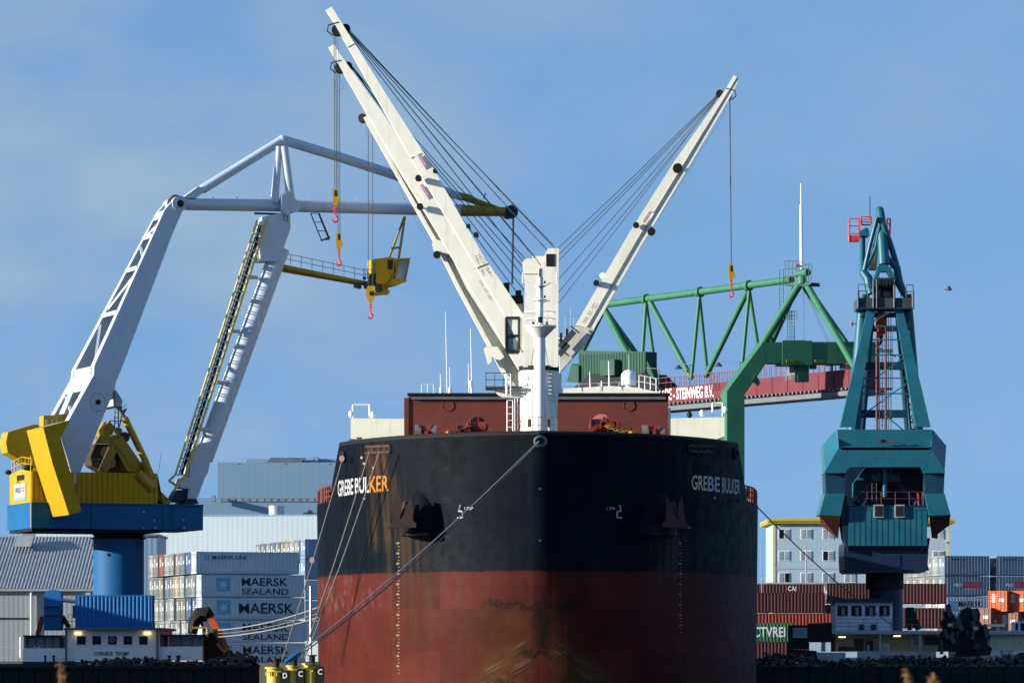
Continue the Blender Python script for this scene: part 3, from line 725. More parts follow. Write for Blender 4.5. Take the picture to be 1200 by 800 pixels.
b = MB(); b.prism([P(x, y, YA - 1.31) for x, y in ((631.5, 430), (632.6, 430), (632.6, 314), (631.5, 314))], (0, 0.1, 0)); b.prism([P(x, y, YA - 1.31) for x, y in ((613, 321), (629, 321), (629, 320), (613, 320))], (0, 0.1, 0)); b.build('plate_seam', GREYW, cA, smooth=0)
b = MB()
for k in range(14):
    q = P(612.5, 300 + 0 + 395 - 300 + k * 8 - 0, YA); b.tube(q + V(0, -0.9, 0), q + V(0.5, -1.1, 0), 0.025, seg=4)
for k in range(6):
    q = P(644, 440 + k * 4.6, YA); b.tube(q + V(-0.12, -1.45, 0), q + V(0.14, -1.45, 0), 0.045, seg=5)
b.ladder(P(594.5, 508, YA - 2), P(594.5, 469, YA - 2), (0.42, 0, 0), 0.05, 0.42); b.ladder(P(603.5, 508, YA - 2), P(603.5, 466, YA - 2), (0.2, 0.2, 0), 0.04, 0.3)
b.build('access_ladder', WHITE, cA)
JA = jib(cA, [(382, 13), (390.5, 26), (445.6, 122.5), (482, 187), (550, 300), (590, 368), (612, 412)], [(389, 9), (397.5, 23), (459.5, 122.5), (501, 187), (566, 300), (612, 368), (632, 402)], YA, (0.8, 2.0), CREAM)
lamps(cA, [(490.8, 211, 0.24), (510, 202.5, 0.16), (549, 267, 0.17), (558, 277, 0.2)], YA, -1.3)
sign(cA, 494, 190, YA, -0.78, R(-60)); swl(cA, 560, 300, 572, 322, YA, -1.03); swl(cA, 556, 302, 566, 324, YA, -1.03, 'MIN R 4M')
b = MB()
for k in range(1, 9): 
    f_ = k / 9; q0 = P(382 + (600 - 382) * f_, 13 + (405 - 13) * f_, YA)
    q1 = P(389.5 + (625 - 389.5) * f_, 9.5 + (395 - 9.5) * f_, YA)
    tt = (0.8 + 1.2 * f_) / 2 + 0.02
    if k % 3 == 1: b.bar(q0 + V(0.05, -tt, 0), q1 + V(-0.05, -tt, 0), 0.05, t=0.03)
b.build('weld_seam', GREYW, cA, smooth=0)
# jib head
def jib_head(parent, x, y, Y, mir=1):
    b = MB(); q = P(x, y, Y); b.tube(q + V(0, -0.35, 0), q + V(0, 0.35, 0), 0.42, seg=16); b.tube(q + V(mir * 0.62, -0.3, 0.12), q + V(mir * 0.62, 0.3, 0.12), 0.34, seg=14); b.build('head_sheave', BLACK, parent)
    b = MB(); b.path([q + V(mir * 0.1, -0.4, 0.55), q + V(-mir * 0.65, -0.4, 0.35), q + V(-mir * 0.75, -0.4, -0.1), q + V(-mir * 0.3, -0.4, -0.45)], 0.06, 6); b.build('rope_guard', DARK, parent)
jib_head(cA, 395.5, 36, YA)
b = MB()
for dx in (-1.2, 0.9): b.path([P(392.6 + dx, 38, YA - 0.05), P(393.5 + dx, 222, YA - 0.05)], 0.03, 5)
b.path([P(396, 45, YA), P(398, 90, YA), P(402, 100, YA), P(404, 96, YA)], 0.014, 4)
b.build('hoist_rope', ROPE, cA); hook(cA, 393, 221, YA)
cables(cA, [(407, 36), (407, 35), (408, 34), (407.5, 37), (408.5, 38), (406, 37)], [(641, 293), (648, 287), (650, 291), (630, 305), (634, 311), (622, 318)], YA + 0.4)
# machinery and cab beside the jib heel
b = MB()
for (x0, y0, x1, y1, m0) in ((590, 331, 597, 346, 0), (598, 346, 613, 357, 0), (604, 340, 611, 350, 0)):
    a = P(x0, y1, YA + 1.6); c_ = P(x1, y0, YA + 1.6); b.tube((a.x, YA + 1.6, (a.z + c_.z) / 2), (c_.x, YA + 1.6, (a.z + c_.z) / 2), (c_.z - a.z) / 2, seg=14)
b.build('luffing_winch', BLACK, cA)
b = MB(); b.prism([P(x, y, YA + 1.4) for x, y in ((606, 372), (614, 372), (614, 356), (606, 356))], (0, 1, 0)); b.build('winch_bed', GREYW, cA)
b = MB(); b.prism([P(x, y, YA - 0.9) for x, y in ((593, 413), (608, 413), (608, 398), (606, 372), (593, 372))], (0, 1.6, 0)); cab = b.build('operator_cab', GREYD, cA)
b = MB()
for (x0, y0, x1, y1) in ((595, 375, 605, 391), (596, 396, 606, 409)): b.prism([P(x, y, YA - 0.93) for x, y in ((x0, y1), (x1, y1), (x1, y0), (x0, y0))], (0, 0.1, 0))
b.build('cab_window', GLASSL, cA, smooth=0)
b = MB()
for y in (372, 393, 412): b.bar(P(592.5, y, YA - 1.0), P(609, y, YA - 1.0), 0.14)
for x in (593, 608): b.bar(P(x, 413, YA - 1.0), P(x, 372, YA - 1.0), 0.12)
b.build('cab_frame', BLACK, cA, smooth=0)
# platform with its bracket
b = MB(); b.prism([P(x, y, YA - 1.6) for x, y in ((569, 455), (612, 455), (612, 452.5), (569, 452.5))], (0, 2.2, 0)); pf = b.build('access_platform', DARK, cA, smooth=0)
b = MB(); b.rail([P(569.5, 452.5, YA + 0.5), P(569.5, 452.5, YA - 1.6), P(600, 452.5, YA - 1.6)], 0.98, 0.75, 0.03, 1); b.build('platform_railing', DARK, cA)
b = MB(); b.prism([P(x, y, YA - 0.6) for x, y in ((578, 455.2), (612, 455.2), (612, 465.5), (590, 465), (584, 462))], (0, 1.2, 0)); b.build('platform_bracket', CREAM, cA, smooth=0)
b = MB()
for y in (452, 456, 460, 464): b.path([P(598, y, YA - 2), P(621, y - 1, YA - 2)], 0.035, 5)
b.path([P(623.5, 449, YA - 2), P(623.5, 505, YA - 2)], 0.05, 6); b.tube(P(594, 438, YA - 2.2), P(594, 464, YA - 2.2), 0.06, seg=6); b.ladder(P(593, 463, YA - 2.2), P(593, 438, YA - 2.2), (0.35, 0, 0), 0.05)
b.build('pipework', WHITE, cA)

# ---- second crane: jib just left of the first
YB = 317.5; fB = lambda y: 317.0; bx0 = P(633, 0, YB).x
b = MB(); b.tube((bx0, YB, ZM), (bx0, YB, P(0, 440, YB).z), 1.4, seg=24); b.prism([P(x, y, YB - 1.2) for x, y in ((617, 440), (651, 440), (651, 330), (617, 330))], (0, 2.4, 0))
cB = b.build('deck_crane', CREAM, ship, label='cream deck crane second from the bow, jib leaning left just below the first jib')
jib(cB, [(385, 56.5), (392.5, 69), (430, 134), (456, 178), (500, 252), (560, 353), (600, 420), (617, 448)], [(391.5, 53), (399, 65), (449, 134), (478, 178), (522, 252), (584, 353), (620, 408), (634, 430)], fB, (0.8, 2.0), CREAM)
jib_head(cB, 398.5, 80, fB(80))
lamps(cB, [(492.6, 244, 0.26)], fB(244), -1.3)
sign(cB, 497, 225, fB(225), -0.78, R(-60)); swl(cB, 561, 331, 575, 354, fB(340), -1.05, 'SWL 30T 28M')
b = MB()
for dx in (-0.8, 1.3): b.path([P(396.5 + dx, 84, fB(80)), P(397 + dx, 272, fB(80))], 0.03, 5)
b.path([P(x, y, fB(80)) for x, y in ((394, 90), (392, 105), (396, 107), (402, 104), (407, 97))], 0.014, 4)
b.build('hoist_rope', ROPE, cB); hook(cB, 397, 272, fB(80))
cables(cB, [(410, 76), (411, 76), (410, 77), (411, 78), (409, 77)], [(632, 335), (628, 342), (622, 350), (617, 358), (640, 330)], fB(78) + 0.4, Y2=YB + 0.4)
# ---- fourth crane: partly hidden jib with a grey web between lit flanges
YD = 327.0; fD = lambda y: 325.5
b = MB(); dx0 = P(633, 0, YD).x; b.tube((dx0, YD, ZM), (dx0, YD, P(0, 445, YD).z), 1.4, seg=24); b.prism([P(x, y, YD - 1.2) for x, y in ((619, 445), (648, 445), (648, 355), (619, 355))], (0, 2.4, 0))
cD = b.build('deck_crane', CREAM, ship, label='cream deck crane farthest aft, lowest jib on the left')
b = MB()
Ld = [(426, 139), (511, 289), (534, 336), (590, 440), (612, 470)]; Rd = [(431, 136), (527, 289), (550, 336), (610, 430), (634, 455)]
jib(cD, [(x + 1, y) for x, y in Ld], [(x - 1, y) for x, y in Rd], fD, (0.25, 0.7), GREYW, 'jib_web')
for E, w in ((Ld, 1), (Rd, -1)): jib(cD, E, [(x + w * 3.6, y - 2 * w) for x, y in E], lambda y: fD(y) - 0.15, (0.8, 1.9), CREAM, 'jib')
b = MB()
for (x, y) in ((516, 288), (577, 412)):
    b.prism([P(x + dx, y + dy, fD(y) - 1.5) for dx, dy in ((-10, -3), (-5, -8), (-1, -6), (6, -6), (14, 6), (9, 10), (5, 9), (-1, 6), (-1, 12), (-5, 15))][::-1], (0, 0.6, 0))
b.build('hydraulic_bracket', CREAM, cD, smooth=0)
lamps(cD, [(512.5, 301, 0.3)], fD(301), -1.9)
YT = fD(139); b = MB(); q = P(428, 139, YT); b.tube(q + V(-0.2, -0.4, 0), q + V(-0.2, 0.4, 0), 0.35, seg=14); b.tube(P(424, 137, YT), P(423, 134, YT), 0.15, seg=6); b.build('head_sheave', RUST, cD)
b = MB()
for x in (431.5, 436.8): b.path([P(x, 146, YT), P(x, 336, YT)], 0.03, 5)
b.path([P(430, 145, YT), P(429, 158, YT), P(433, 162, YT), P(437, 150, YT)], 0.016, 4)
b.path([P(437, 150, YT), P(470, 225, YT), P(500, 280, YT)], 0.012, 4)
b.build('hoist_rope', ROPE, cD); hook(cD, 434, 335, YT, True)
# ---- third crane: jib up to the right
YC = 350.0; 
b = MB(); cx0 = P(640, 0, YC).x; b.tube((cx0, YC + 6, ZM), (cx0, YC + 6, P(0, 432, YC).z), 1.4, seg=24); b.prism([P(x, y, YC + 4.8) for x, y in ((622, 432), (654, 432), (653, 300), (624, 300))], (0, 2.4, 0))
b.prism([P(x, y, YC + 4.5) for x, y in ((650, 397), (682, 399), (682, 397), (650, 395))], (0, 2, 0))
cC = b.build('deck_crane', CREAM, ship, label='cream deck crane third from the bow, jib up to the right')
JC = jib(cC, [(859.5, 89), (849, 107), (790, 190), (740, 269), (674, 382)], [(866, 93), (857, 112), (803, 203), (750.5, 290), (696, 386)], YC, (0.8, 1.9), CREAM)
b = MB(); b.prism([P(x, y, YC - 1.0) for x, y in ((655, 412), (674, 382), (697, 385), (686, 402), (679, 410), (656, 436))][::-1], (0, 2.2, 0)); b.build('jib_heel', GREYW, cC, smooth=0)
b = MB()
for (x0, y0, x1, y1) in ((656, 407, 673, 388), (655, 416, 666, 403)): b.bar(P(x0, y0, YC - 1.5), P(x1, y1, YC - 1.5), 0.3, t=0.5)
for (x, y) in ((672, 386), (660, 413)): b.bar(P(x - 3, y - 4, YC - 1.5), P(x + 7, y + 4, YC - 1.5), 0.12)
b.build('walkway', DARK, cC, smooth=0)
b = MB()
for (x, y) in ((663, 391), (656, 396), (658, 404)): b.tube(P(x, y, YC + 2), P(x + 3, y, YC + 2), 0.45, seg=12)
b.build('luffing_winch', BLACK, cC)
b = MB(); b.rail([P(653, 396, YC + 4.6), P(682, 396, YC + 4.6)], 1.9, 0.8, 0.03, 1); b.tube(P(669, 396, YC + 5), P(669, 361, YC + 5), 0.03, seg=5); b.build('platform_railing', GREY, cC)
lamps(cC, [(793.5, 199, 0.42), (763, 273, 0.34), (745, 265.5, 0.26), (698.5, 333, 0.26)], YC, -1.3); 
b = MB(); b.ball(P(706.5, 323, YC - 0.5), 0.28, 10, 6); b.build('floodlight', WHITE, cC)
sign(cC, 759, 256, YC, -0.75, R(58)); swl(cC, 684, 380, 698, 357, YC, -0.98)
b = MB()
for off_ in (0.62, 0.72):
    pts = []
    for (l, r_), tt in zip(zip([(859.5, 89), (790, 190), (740, 269), (674, 382)], [(866, 93), (803, 203), (750.5, 290), (696, 386)]), (0.4, 0.62, 0.76, 0.96)):
        pts.append(P(l[0] + (r_[0] - l[0]) * off_, l[1] + (r_[1] - l[1]) * off_, YC) + V(0, -tt - 0.01, 0))
    b.path(pts, 0.03, 4)
b.build('cable_run', GREYD, cC)
jib_head(cC, 852, 112, YC, -1)
b = MB(); b.path([P(855.2, 112, YC), P(857, 310, YC)], 0.045, 5); b.path([P(851, 120, YC), P(849, 133, YC), P(846, 138, YC), P(770, 258, YC)], 0.014, 4); b.build('hoist_rope', ROPE, cC); hook(cC, 857, 309, YC)
cables(cC, [(844, 108), (844, 109), (843, 111), (842, 113), (840, 117), (838, 118)], [(654, 291), (654, 299), (654, 306), (654, 328), (654, 343), (654, 356)], YC + 0.4)
b = MB(); b.path([P(662, 402, YC), P(720, 303, YC)], 0.015, 4); b.build('guy_wire', ROPE, cC)
# bridge and wings far aft
YW = 412.0; b = MB()
for pts in (((411, 490), (477, 490.5), (520, 491), (520, 530), (424, 530), (420, 517.5), (411, 513)), ((849, 488.5), (783, 490), (740, 490), (740, 530), (838, 530), (836, 516), (849, 511))):
    b.prism([P(x, y, YW) for x, y in pts], (0, 4, 0))
a = P(479, 520, YW); c_ = P(783, 466, YW); b.box((a.x, YW + 0.5, ZM), (c_.x, YW + 14, c_.z))
a = P(412, 560, YW); c_ = P(848, 519, YW); b.box((a.x + 2.5, YW + 4.3, ZM), (c_.x - 2.5, YW + 16, P(0, 508, YW).z))
br = b.build('bridge', CREAM2, ship, smooth=0)
b = MB(); b.prism([P(x, y, YW - 0.5) for x, y in ((640, 465), (776, 465), (770, 459), (748, 454), (715, 452), (680, 454), (640, 456))][::-1], (0, 7, 0)); b.build('bridge_roof', CREAM, ship, smooth=0)
b = MB(); q = P(737, 449, YW); b.tube(q + V(0, 1, -0.1), q + V(0, 1, 0.75), 0.76, seg=22); b.ball(q + V(0, 1, 0.75), (0.76, 0.76, 0.68), 22, 8, True); b.tube(q + V(0, 1, -0.5), q + V(0, 1, -0.1), 0.3, seg=10); b.build('radome', RADOME, ship)
b = MB(); b.rail([P(749, 454, YW - 0.3), P(769, 458, YW - 0.3)], 1.25, 0.62, 0.05, 1); b.rail([P(655, 459, YW - 0.6), P(749, 455, YW - 0.6)], 0.7, 1.9, 0.02, 0); b.rail([P(494, 461, YW), P(508, 461, YW)], 0.9, 0.6, 0.03, 0); b.build('roof_railing', WHITE, ship)
b = MB()
for (x, y0, y1, r) in ((691.5, 455, 435, 0.07), (714, 455, 423, 0.09), (737, 440, 415, 0.03), (705, 455, 446, 0.09), (524, 462, 365, 0.05), (527.5, 462, 430, 0.05), (516.5, 462, 438, 0.06), (549.5, 462, 425, 0.05), (553, 462, 385, 0.06)):
    b.path([P(x, y0, YW), P(x - (y0 - y1) * 0.02, y1, YW)], [r, r * 0.6], 6)
for (x, y) in ((517, 458), (527.5, 458), (552, 450), (553, 459)): q = P(x, y, YW); b.tube(q - V(0, 0, 0.35), q + V(0, 0, 0.35), 0.16, seg=8)
b.build('antenna', WHITE, ship)
for x0, x1, y in ((413.5, 433, 474), (835, 847, 472)):
    b = MB(); 
    for x in (x0, x1): b.tube(P(x, 490, YW + 1), P(x, y, YW + 1), 0.09, seg=8)
    b.tube(P(x0, y, YW + 1), P(x1, y, YW + 1), 0.06, seg=8); b.build('light_gantry', CREAM2, ship)
for (x, y, m_) in ((411.5, 485, WHITE), (437, 486, WHITE), (823, 484, WHITE), (808, 486, BLACK), (850, 480, WHITE)): b = MB(); b.ball(P(x, y, YW + 0.6), (0.28, 0.28, 0.36), 10, 6); b.build('searchlight', m_, ship)
b = MB(); 
for (x0, y0, x1, y1) in ((409, 514, 417, 521), (418, 512, 424, 521), (783, 478, 786, 489)): a = P(x0, y1, YW - 6); c_ = P(x1, y0, YW - 6); b.box((a.x, YW - 6, a.z - 3), (c_.x, YW - 5, c_.z))
b.build('deck_locker', GREYD, ship, smooth=0)
# ================================================================== left floating crane
LC = Frame(139, 322.0, 22.0)
o0 = LC.w(0, 0, 0)
crane = thing('floating_crane', (o0.x, o0.y, 0.0), 'white lever boom floating crane with yellow counterweights on a blue turntable', 'crane')
def zpx(y, Y): return CZ + (HY - y) / F * Y
# pontoon and deckhouse face the viewer squarely
def rect(mb, x0, y0, x1, y1, Y, t): 
    a = P(x0, y1, Y); c_ = P(x1, y0, Y); return mb.box((a.x, Y, a.z), (c_.x, Y + t, c_.z))
YP = 310.0
b = MB(); a = P(-60, 0, YP); c_ = P(262, 0, YP); b.box((a.x, YP - 1.0, -1.0), (c_.x, YP + 24, P(0, 777.5, YP).z))
pon = b.build('pontoon', BLACK, crane, smooth=0)
b = MB(); rect(b, 78.5, 738, 186.5, 774, YP, 12); rect(b, 26.5, 759, 78.2, 775, YP + 0.2, 6); rect(b, 186.8, 757.2, 237, 773.5, YP + 0.2, 6)
dh = b.build('deckhouse', WHITE, crane, smooth=0)
b = MB(); rect(b, 26.3, 774.6, 237.3, 778.5, YP - 0.05, 0.3); b.build('teal_skirt', TEALD, dh, smooth=0)
b = MB(); rect(b, 74.5, 735, 190, 738, YP - 0.8, 13); b.build('deckhouse_roof', GREYD, dh, smooth=0)
for x in (77.5, 184.5): b = MB(); a = P(x, 776, YP - 0.5); b.tube((a.x, YP - 0.5, a.z), (a.x, YP - 0.5, P(0, 738, YP).z), 0.09, seg=8); b.build('roof_post', GREYD, dh)
for x in (95.2, 113.3, 131.6, 149.8, 168):
    b = MB(); rect(b, x - 5.1, 744.6, x + 5.1, 754.7, YP - 0.05, 0.06); fr_ = b.build('window_frame', GREYD, dh, smooth=0)
    b = MB(); rect(b, x - 4.5, 745.2, x + 4.5, 754.0, YP - 0.08, 0.1); b.build('window', GLASS, dh, smooth=0)
b = MB(); q = P(131.6, 749, YP - 0.12); b.path([q + V(math.cos(g) * 0.16, 0, math.sin(g) * 0.16) for g in [2 * math.pi * e / 12 for e in range(13)]], 0.03, 5); b.build('steering_wheel', GREY, dh)
for x in (91, 172.5): b = MB(); rect(b, x - 4, 740.6, x + 4, 742.6, YP - 0.35, 0.3); b.build('canopy_lamp', LAMP, dh, smooth=0)
b = MB(); text_quad(b, 'CORNELIS  TROMP', P(110, 767.5, YP - 0.03), P(151, 767.5, YP - 0.03), P(151, 763.2, YP - 0.03), P(110, 763.2, YP - 0.03), 0.02); b.build('name_lettering', INK, dh, smooth=0)
b = MB(); rect(b, 31, 745.5, 70, 759, YP + 1, 4); rect(b, 28, 745, 31, 759, YP + 0.8, 4); rect(b, 198, 744.5, 238, 757, YP + 1, 4); rect(b, 187, 744, 192, 757, YP + 1, 4)
lo = b.build('deck_locker', GREYD, crane, smooth=0)
b = MB()
for x in (32.5, 42, 52, 62, 212, 225): rect(b, x - 0.3, 746, x + 0.3, 758.6, YP + 0.94, 0.1)
b.build('locker_seam', BLACK, lo, smooth=0)
b = MB()
for x in (41, 46, 218, 223): rect(b, x - 1, 757, x + 1, 758, YP + 0.9, 0.1)
b.build('locker_handle', SIGNW, lo, smooth=0)
b = MB(); rect(b, 27, 743.8, 78, 745.2, YP + 0.6, 5); rect(b, 186.9, 743, 239.5, 744.4, YP + 0.6, 5); b.build('locker_roof', BLACK, lo, smooth=0)
for (x, w) in ((198.5, 4.5), (209, 6), (53, 3.5), (63, 4)):
    b = MB(); q = P(x, 777, YP - 0.7); r = w / 2 * YP / F; b.tube((q.x, YP - 0.7, q.z), (q.x, YP - 0.7, q.z + 0.5), r * 0.7, seg=10); b.tube((q.x, YP - 0.7, q.z + 0.5), (q.x, YP - 0.7, q.z + 0.62), r, seg=10); b.build('bollard', RUST, crane)
b = MB(); a = P(218, 778, YP - 0.8); b.rail([a, P(226, 778, YP - 0.8)], 0.2, 0.5, 0.03, 0); b.build('deck_cleat', YEL, crane)
# red braces, small railing, pipe stack area
b = MB()
for (x0, y0, x1, y1) in ((44, 744, 50, 722), (81, 735, 73, 722), (73, 724, 71, 735)): b.bar(P(x0, y0, YP + 3), P(x1, y1, YP + 3), 0.35)
b.build('brace', mat('brace_red', (0.22, 0.04, 0.02), 0.6), crane, smooth=0)
b = MB(); b.rail([P(80, 735, YP + 4), P(89, 735, YP + 4)], 1.0, 0.35, 0.02, 1); b.build('roof_railing', GREYD, crane)
# column and turntable
q = LC.w(0, 0, 0); zc0 = zpx(740, 322); zc1 = zpx(631.5, 322)
b = MB(); b.tube((q.x, q.y, zc0 - 4), (q.x, q.y, zc1), 2.0, 2.0, 40); col = b.build('column', BLUE, crane)
b = MB(); b.tube((q.x, q.y, zc1), (q.x, q.y, zc1 + 0.12), 2.12, seg=40); b.tube((q.x, q.y, zc1 + 0.12), (q.x, q.y, zpx(619.5, 322)), 1.95, seg=40); b.tube((q.x, q.y, zc1 + 0.3), (q.x, q.y, zc1 + 0.5), 2.05, seg=40); b.build('slewing_bearing', BLACK, crane)
b = MB(); b.prism([P(125.5, 651, 320.0), P(129, 649, 320.0), P(125.5, 647.5, 320.0)], (0, 0.3, 0)); b.build('column_bracket', NAVY, col, smooth=0)
u0, wb = LC.uw(37, 618.5, -3.6); u1, _ = LC.uw(238, 618, -3.6); wt = LC.uw(139, 591, -3.6)[1]
b = MB(); b.fbox(LC, u0, u1, -3.6, 3.6, wb, wt)
tt_ = b.build('turntable', BLUE, crane, smooth=0)
b = MB(); b.fbox(LC, u0 + 0.1, u1 - 3.2, -3.3, 3.3, wb - 0.22, wb - 0.003); b.build('turntable_base', BLACK, crane, smooth=0)
b = MB()
for x in (194.5, 206, 111): uu = LC.uw(x, 600, -3.6)[0]; b.fbox(LC, uu - 0.25, uu + 0.25, -3.68, -3.6, wb + 0.1, wt - 0.1)
b.fbox(LC, u0 - 0.02, u1 + 0.02, -3.70, 3.7, wt, wt + 0.10); b.build('stiffener', BLUE, tt_, smooth=0)
b = MB()
for (x, y) in ((168.5, 599.5), (181, 609.5), (215, 609), (168, 618), (182, 618), (216, 618)): b.tube(LC.p(x, y, -3.62), LC.p(x, y, -3.75), 0.09, seg=8)
b.build('lifting_eye', GREY, tt_)
# machine house: corrugated long side, gabled end with a window and a poster
h0 = wt + 0.1; h1 = LC.uw(100, 553, -3.4)[1]; hu1 = LC.uw(185, 560, -3.4)[0]; hu0 = u0 + 0.12
b = MB(); b.fbox(LC, hu0, hu1, -3.3, 3.3, h0, h1)
b.prism([LC.w(hu0, -3.3, h1), LC.w(hu0, 3.3, h1), LC.w(hu0, 0, h1 + 0.28)], LC.d * 3)
b.corr(LC.w(hu0, -3.3, h0), LC.w(hu1, -3.3, h0), V(0, 0, h1 - h0), 0.42, 0.07, -LC.n)
b.add([LC.w(hu1, -3.3, h1), LC.w(hu1, 3.3, h1), LC.w(hu1 + 0.5, 3.3, h0), LC.w(hu1 + 0.5, -3.3, h0)], [[0, 1, 2, 3]])
mh = b.build('machine_house', YEL, crane, smooth=20)
def endp(v, z, o=0.03): return LC.w(hu0 - o, v, z)
b = MB(); zz = h0 + (h1 - h0) * 0.76; b.prism([endp(1.1, zz), endp(-1.1, zz), endp(-1.1, zz + 0.42), endp(1.1, zz + 0.42)], LC.d * 0.05); b.build('window', GLASS, mh, smooth=0)
b = MB(); za, zb = h0 + 0.25, h0 + (h1 - h0) * 0.66; b.prism([endp(1.7, za, 0.06), endp(-1.6, za, 0.06), endp(-1.6, zb, 0.06), endp(1.7, zb, 0.06)], LC.d * 0.08); po = b.build('poster', mat('poster_paper', (0.30, 0.31, 0.32), 0.6, var=0.03), mh, smooth=0)
b = MB(); b.add([endp(1.6, za + 0.03, 0.066), endp(-1.5, za + 0.03, 0.066), endp(-1.5, za + 0.2, 0.066), endp(1.6, za + 0.2, 0.066)], [[0, 1, 2, 3]]); b.build('poster_stripe', SKYBLUE, mh, smooth=0)
b = MB(); zm_ = (za + zb) / 2 + 0.05
text_quad(b, 'WULF', endp(1.4, zm_ - 0.1, 0.066), endp(-0.2, zm_ - 0.1, 0.066), endp(-0.2, zm_ + 0.3, 0.066), endp(1.4, zm_ + 0.3, 0.066), 0.03)
for k in (0.28, 0.05): b.add([endp(-0.5, zm_ + k - 0.06, 0.066), endp(-1.3, zm_ + k - 0.06, 0.066), endp(-1.3, zm_ + k, 0.066), endp(-0.5, zm_ + k, 0.066)], [[0, 1, 2, 3]])
pl = [endp(1.3 - 0.32 * k, zm_ + 0.55 + 0.22 * math.sin(k * 0.8), 0.066) for k in range(5)]
for a_, c_ in zip(pl[:-1], pl[1:]): b.add([a_, c_, c_ + V(0, 0, 0.06), a_ + V(0, 0, 0.06)], [[0, 1, 2, 3]])
b.build('poster_lettering', mat('poster_ink', (0.02, 0.03, 0.05), 0.6), mh, smooth=0)
b = MB(); b.rail([LC.w(hu0 + 0.1, 3.0, h1 + 0.05), LC.w(hu0 + 0.1, 0, h1 + 0.3), LC.w(hu0 + 0.1, -3.0, h1 + 0.05)], 0.95, 0.9, 0.045, 1); b.path([LC.w(hu0 - 0.1, -3.35, h0 - 2), LC.w(hu0 - 0.1, -3.35, h1 + 1.2)], 0.05, 5); b.build('roof_railing', YEL, mh)
b = MB(); b.ball(LC.w(hu0 - 0.1, 3.3, h1 + 0.2), (0.3, 0.3, 0.2), 10, 6); b.ball(LC.w(hu0 - 0.2, -2.9, h1 + 0.3), (0.4, 0.3, 0.25), 10, 6); b.build('floodlight', BLACK, mh)
# lever with two tapering cheek plates
def lv(y):
    k = min(max((y - 245) / (440 - 245), 0), 1); return -(1.15 + (3.35 - 1.15) * k), 0.45 + 0.65 * k
cheek = [(193, 246), (201, 236.5), (208, 236), (214, 241), (214, 247), (203, 272), (144, 428), (136, 447), (134.6, 455), (88, 568), (71, 512), (80, 493), (110, 439), (110.6, 428)]
b = MB(); loops = []
near_o = []; near_i = []; far_o = []; far_i = []
for (x, y) in cheek:
    v, th = lv(y); u, z = LC.uw(x, y, v)
    near_o.append(LC.w(u, v, z)); near_i.append(LC.w(u, v + th, z)); far_i.append(LC.w(u, -v - th, z)); far_o.append(LC.w(u, -v, z))
rev = lambda l: list(reversed(l))
def concave(mb, a, c_, parts):
    for p in parts: mb.loft([a[i] for i in p], [c_[i] for i in p])
parts = [[0, 1, 2, 3, 4, 5], [0, 5, 6, 13], [13, 6, 7, 8, 12], [12, 8, 9, 10, 11]]
concave(b, near_o, near_i, parts); concave(b, far_i, far_o, parts)
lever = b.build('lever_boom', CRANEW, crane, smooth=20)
def edge_at(y, side):                        # left edge of the lever at row y, near (0) or far (1) inside face
    for (x0, y0), (x1, y1) in (((193, 246), (110.6, 428)), ((110.6, 428), (110, 439)), ((110, 439), (80, 493)), ((80, 493), (71, 512))):
        if y0 <= y <= y1: x = x0 + (x1 - x0) * (y - y0) / (y1 - y0)
    v, th = lv(y); u, z = LC.uw(x, y, v); return LC.w(u, (v + th * 0.5) if side == 0 else (-v - th * 0.5), z)
b = MB()
b.prism([edge_at(428, 0), edge_at(428, 1), edge_at(439, 1), edge_at(439, 0)], LC.d * 0.3); b.prism([edge_at(439, 0), edge_at(439, 1), edge_at(457, 1), edge_at(457, 0)], LC.d * 0.3)
b.prism([edge_at(246, 0), edge_at(246, 1), edge_at(256, 1), edge_at(256, 0)], LC.d * 0.3)
b.build('lever_face_plate', CRANEW, crane, smooth=0)
b = MB()
for y in (275.7, 313, 365): b.bar(edge_at(y, 0) + LC.d * 0.1, edge_at(y, 1) + LC.d * 0.1, 0.32)
for (ya, sa, yb, sb_) in ((430, 0, 372, 1), (320, 0, 362, 1), (303, 0, 285, 1), (262, 0, 275, 1), (457, 0, 492, 0), (457, 1, 485, 0)):
    b.bar(edge_at(ya, sa) + LC.d * 0.15, edge_at(yb, sb_) + LC.d * 0.15, 0.2)
b.bar(edge_at(457, 0).lerp(edge_at(457, 1), 0.55), edge_at(490, 0).lerp(edge_at(490, 1), 0.35), 0.45)
b.build('lever_lattice', CRANEW, crane, smooth=0)
b = MB(); q = LC.p(115, 471, -3.36); b.tube(q, q - LC.n * 0.06, 0.20, seg=20); b.build('pivot_pin', BLACK, lever)
b = MB(); q = LC.p(115, 471, -3.35); b.path([q + LC.d * math.cos(g) * 0.62 + V(0, 0, math.sin(g) * 0.70) for g in [2 * math.pi * e / 28 for e in range(29)]], 0.03, 5); b.build('pivot_ring', GREY, lever)
b = MB(); b.fpoly(LC, [(134.8, 456), (135.6, 475), (142, 476.5), (143.8, 470), (140, 463)], -2.9, 5.0); b.build('cylinder_bracket', GREY, lever, smooth=0)
b = MB(); q = LC.p(211, 238.5, -1.3); b.tube(q, q + LC.n * 2.7, 0.62, seg=22); b.tube(q - LC.n * 0.05, q - LC.n * 0.001, 0.36, seg=16); b.build('lever_pin', CRANEW, crane)
b = MB(); q = LC.p(211.5, 238.5, -1.4); b.tube(q, q - LC.n * 0.06, 0.28, seg=18); b.ball(LC.p(206, 234, -0.6), (0.5, 0.5, 0.4), 10, 6); b.ball(LC.p(203, 238, -0.4), (0.5, 0.5, 0.5), 10, 6); b.build('pin_cap', BLACK, crane)
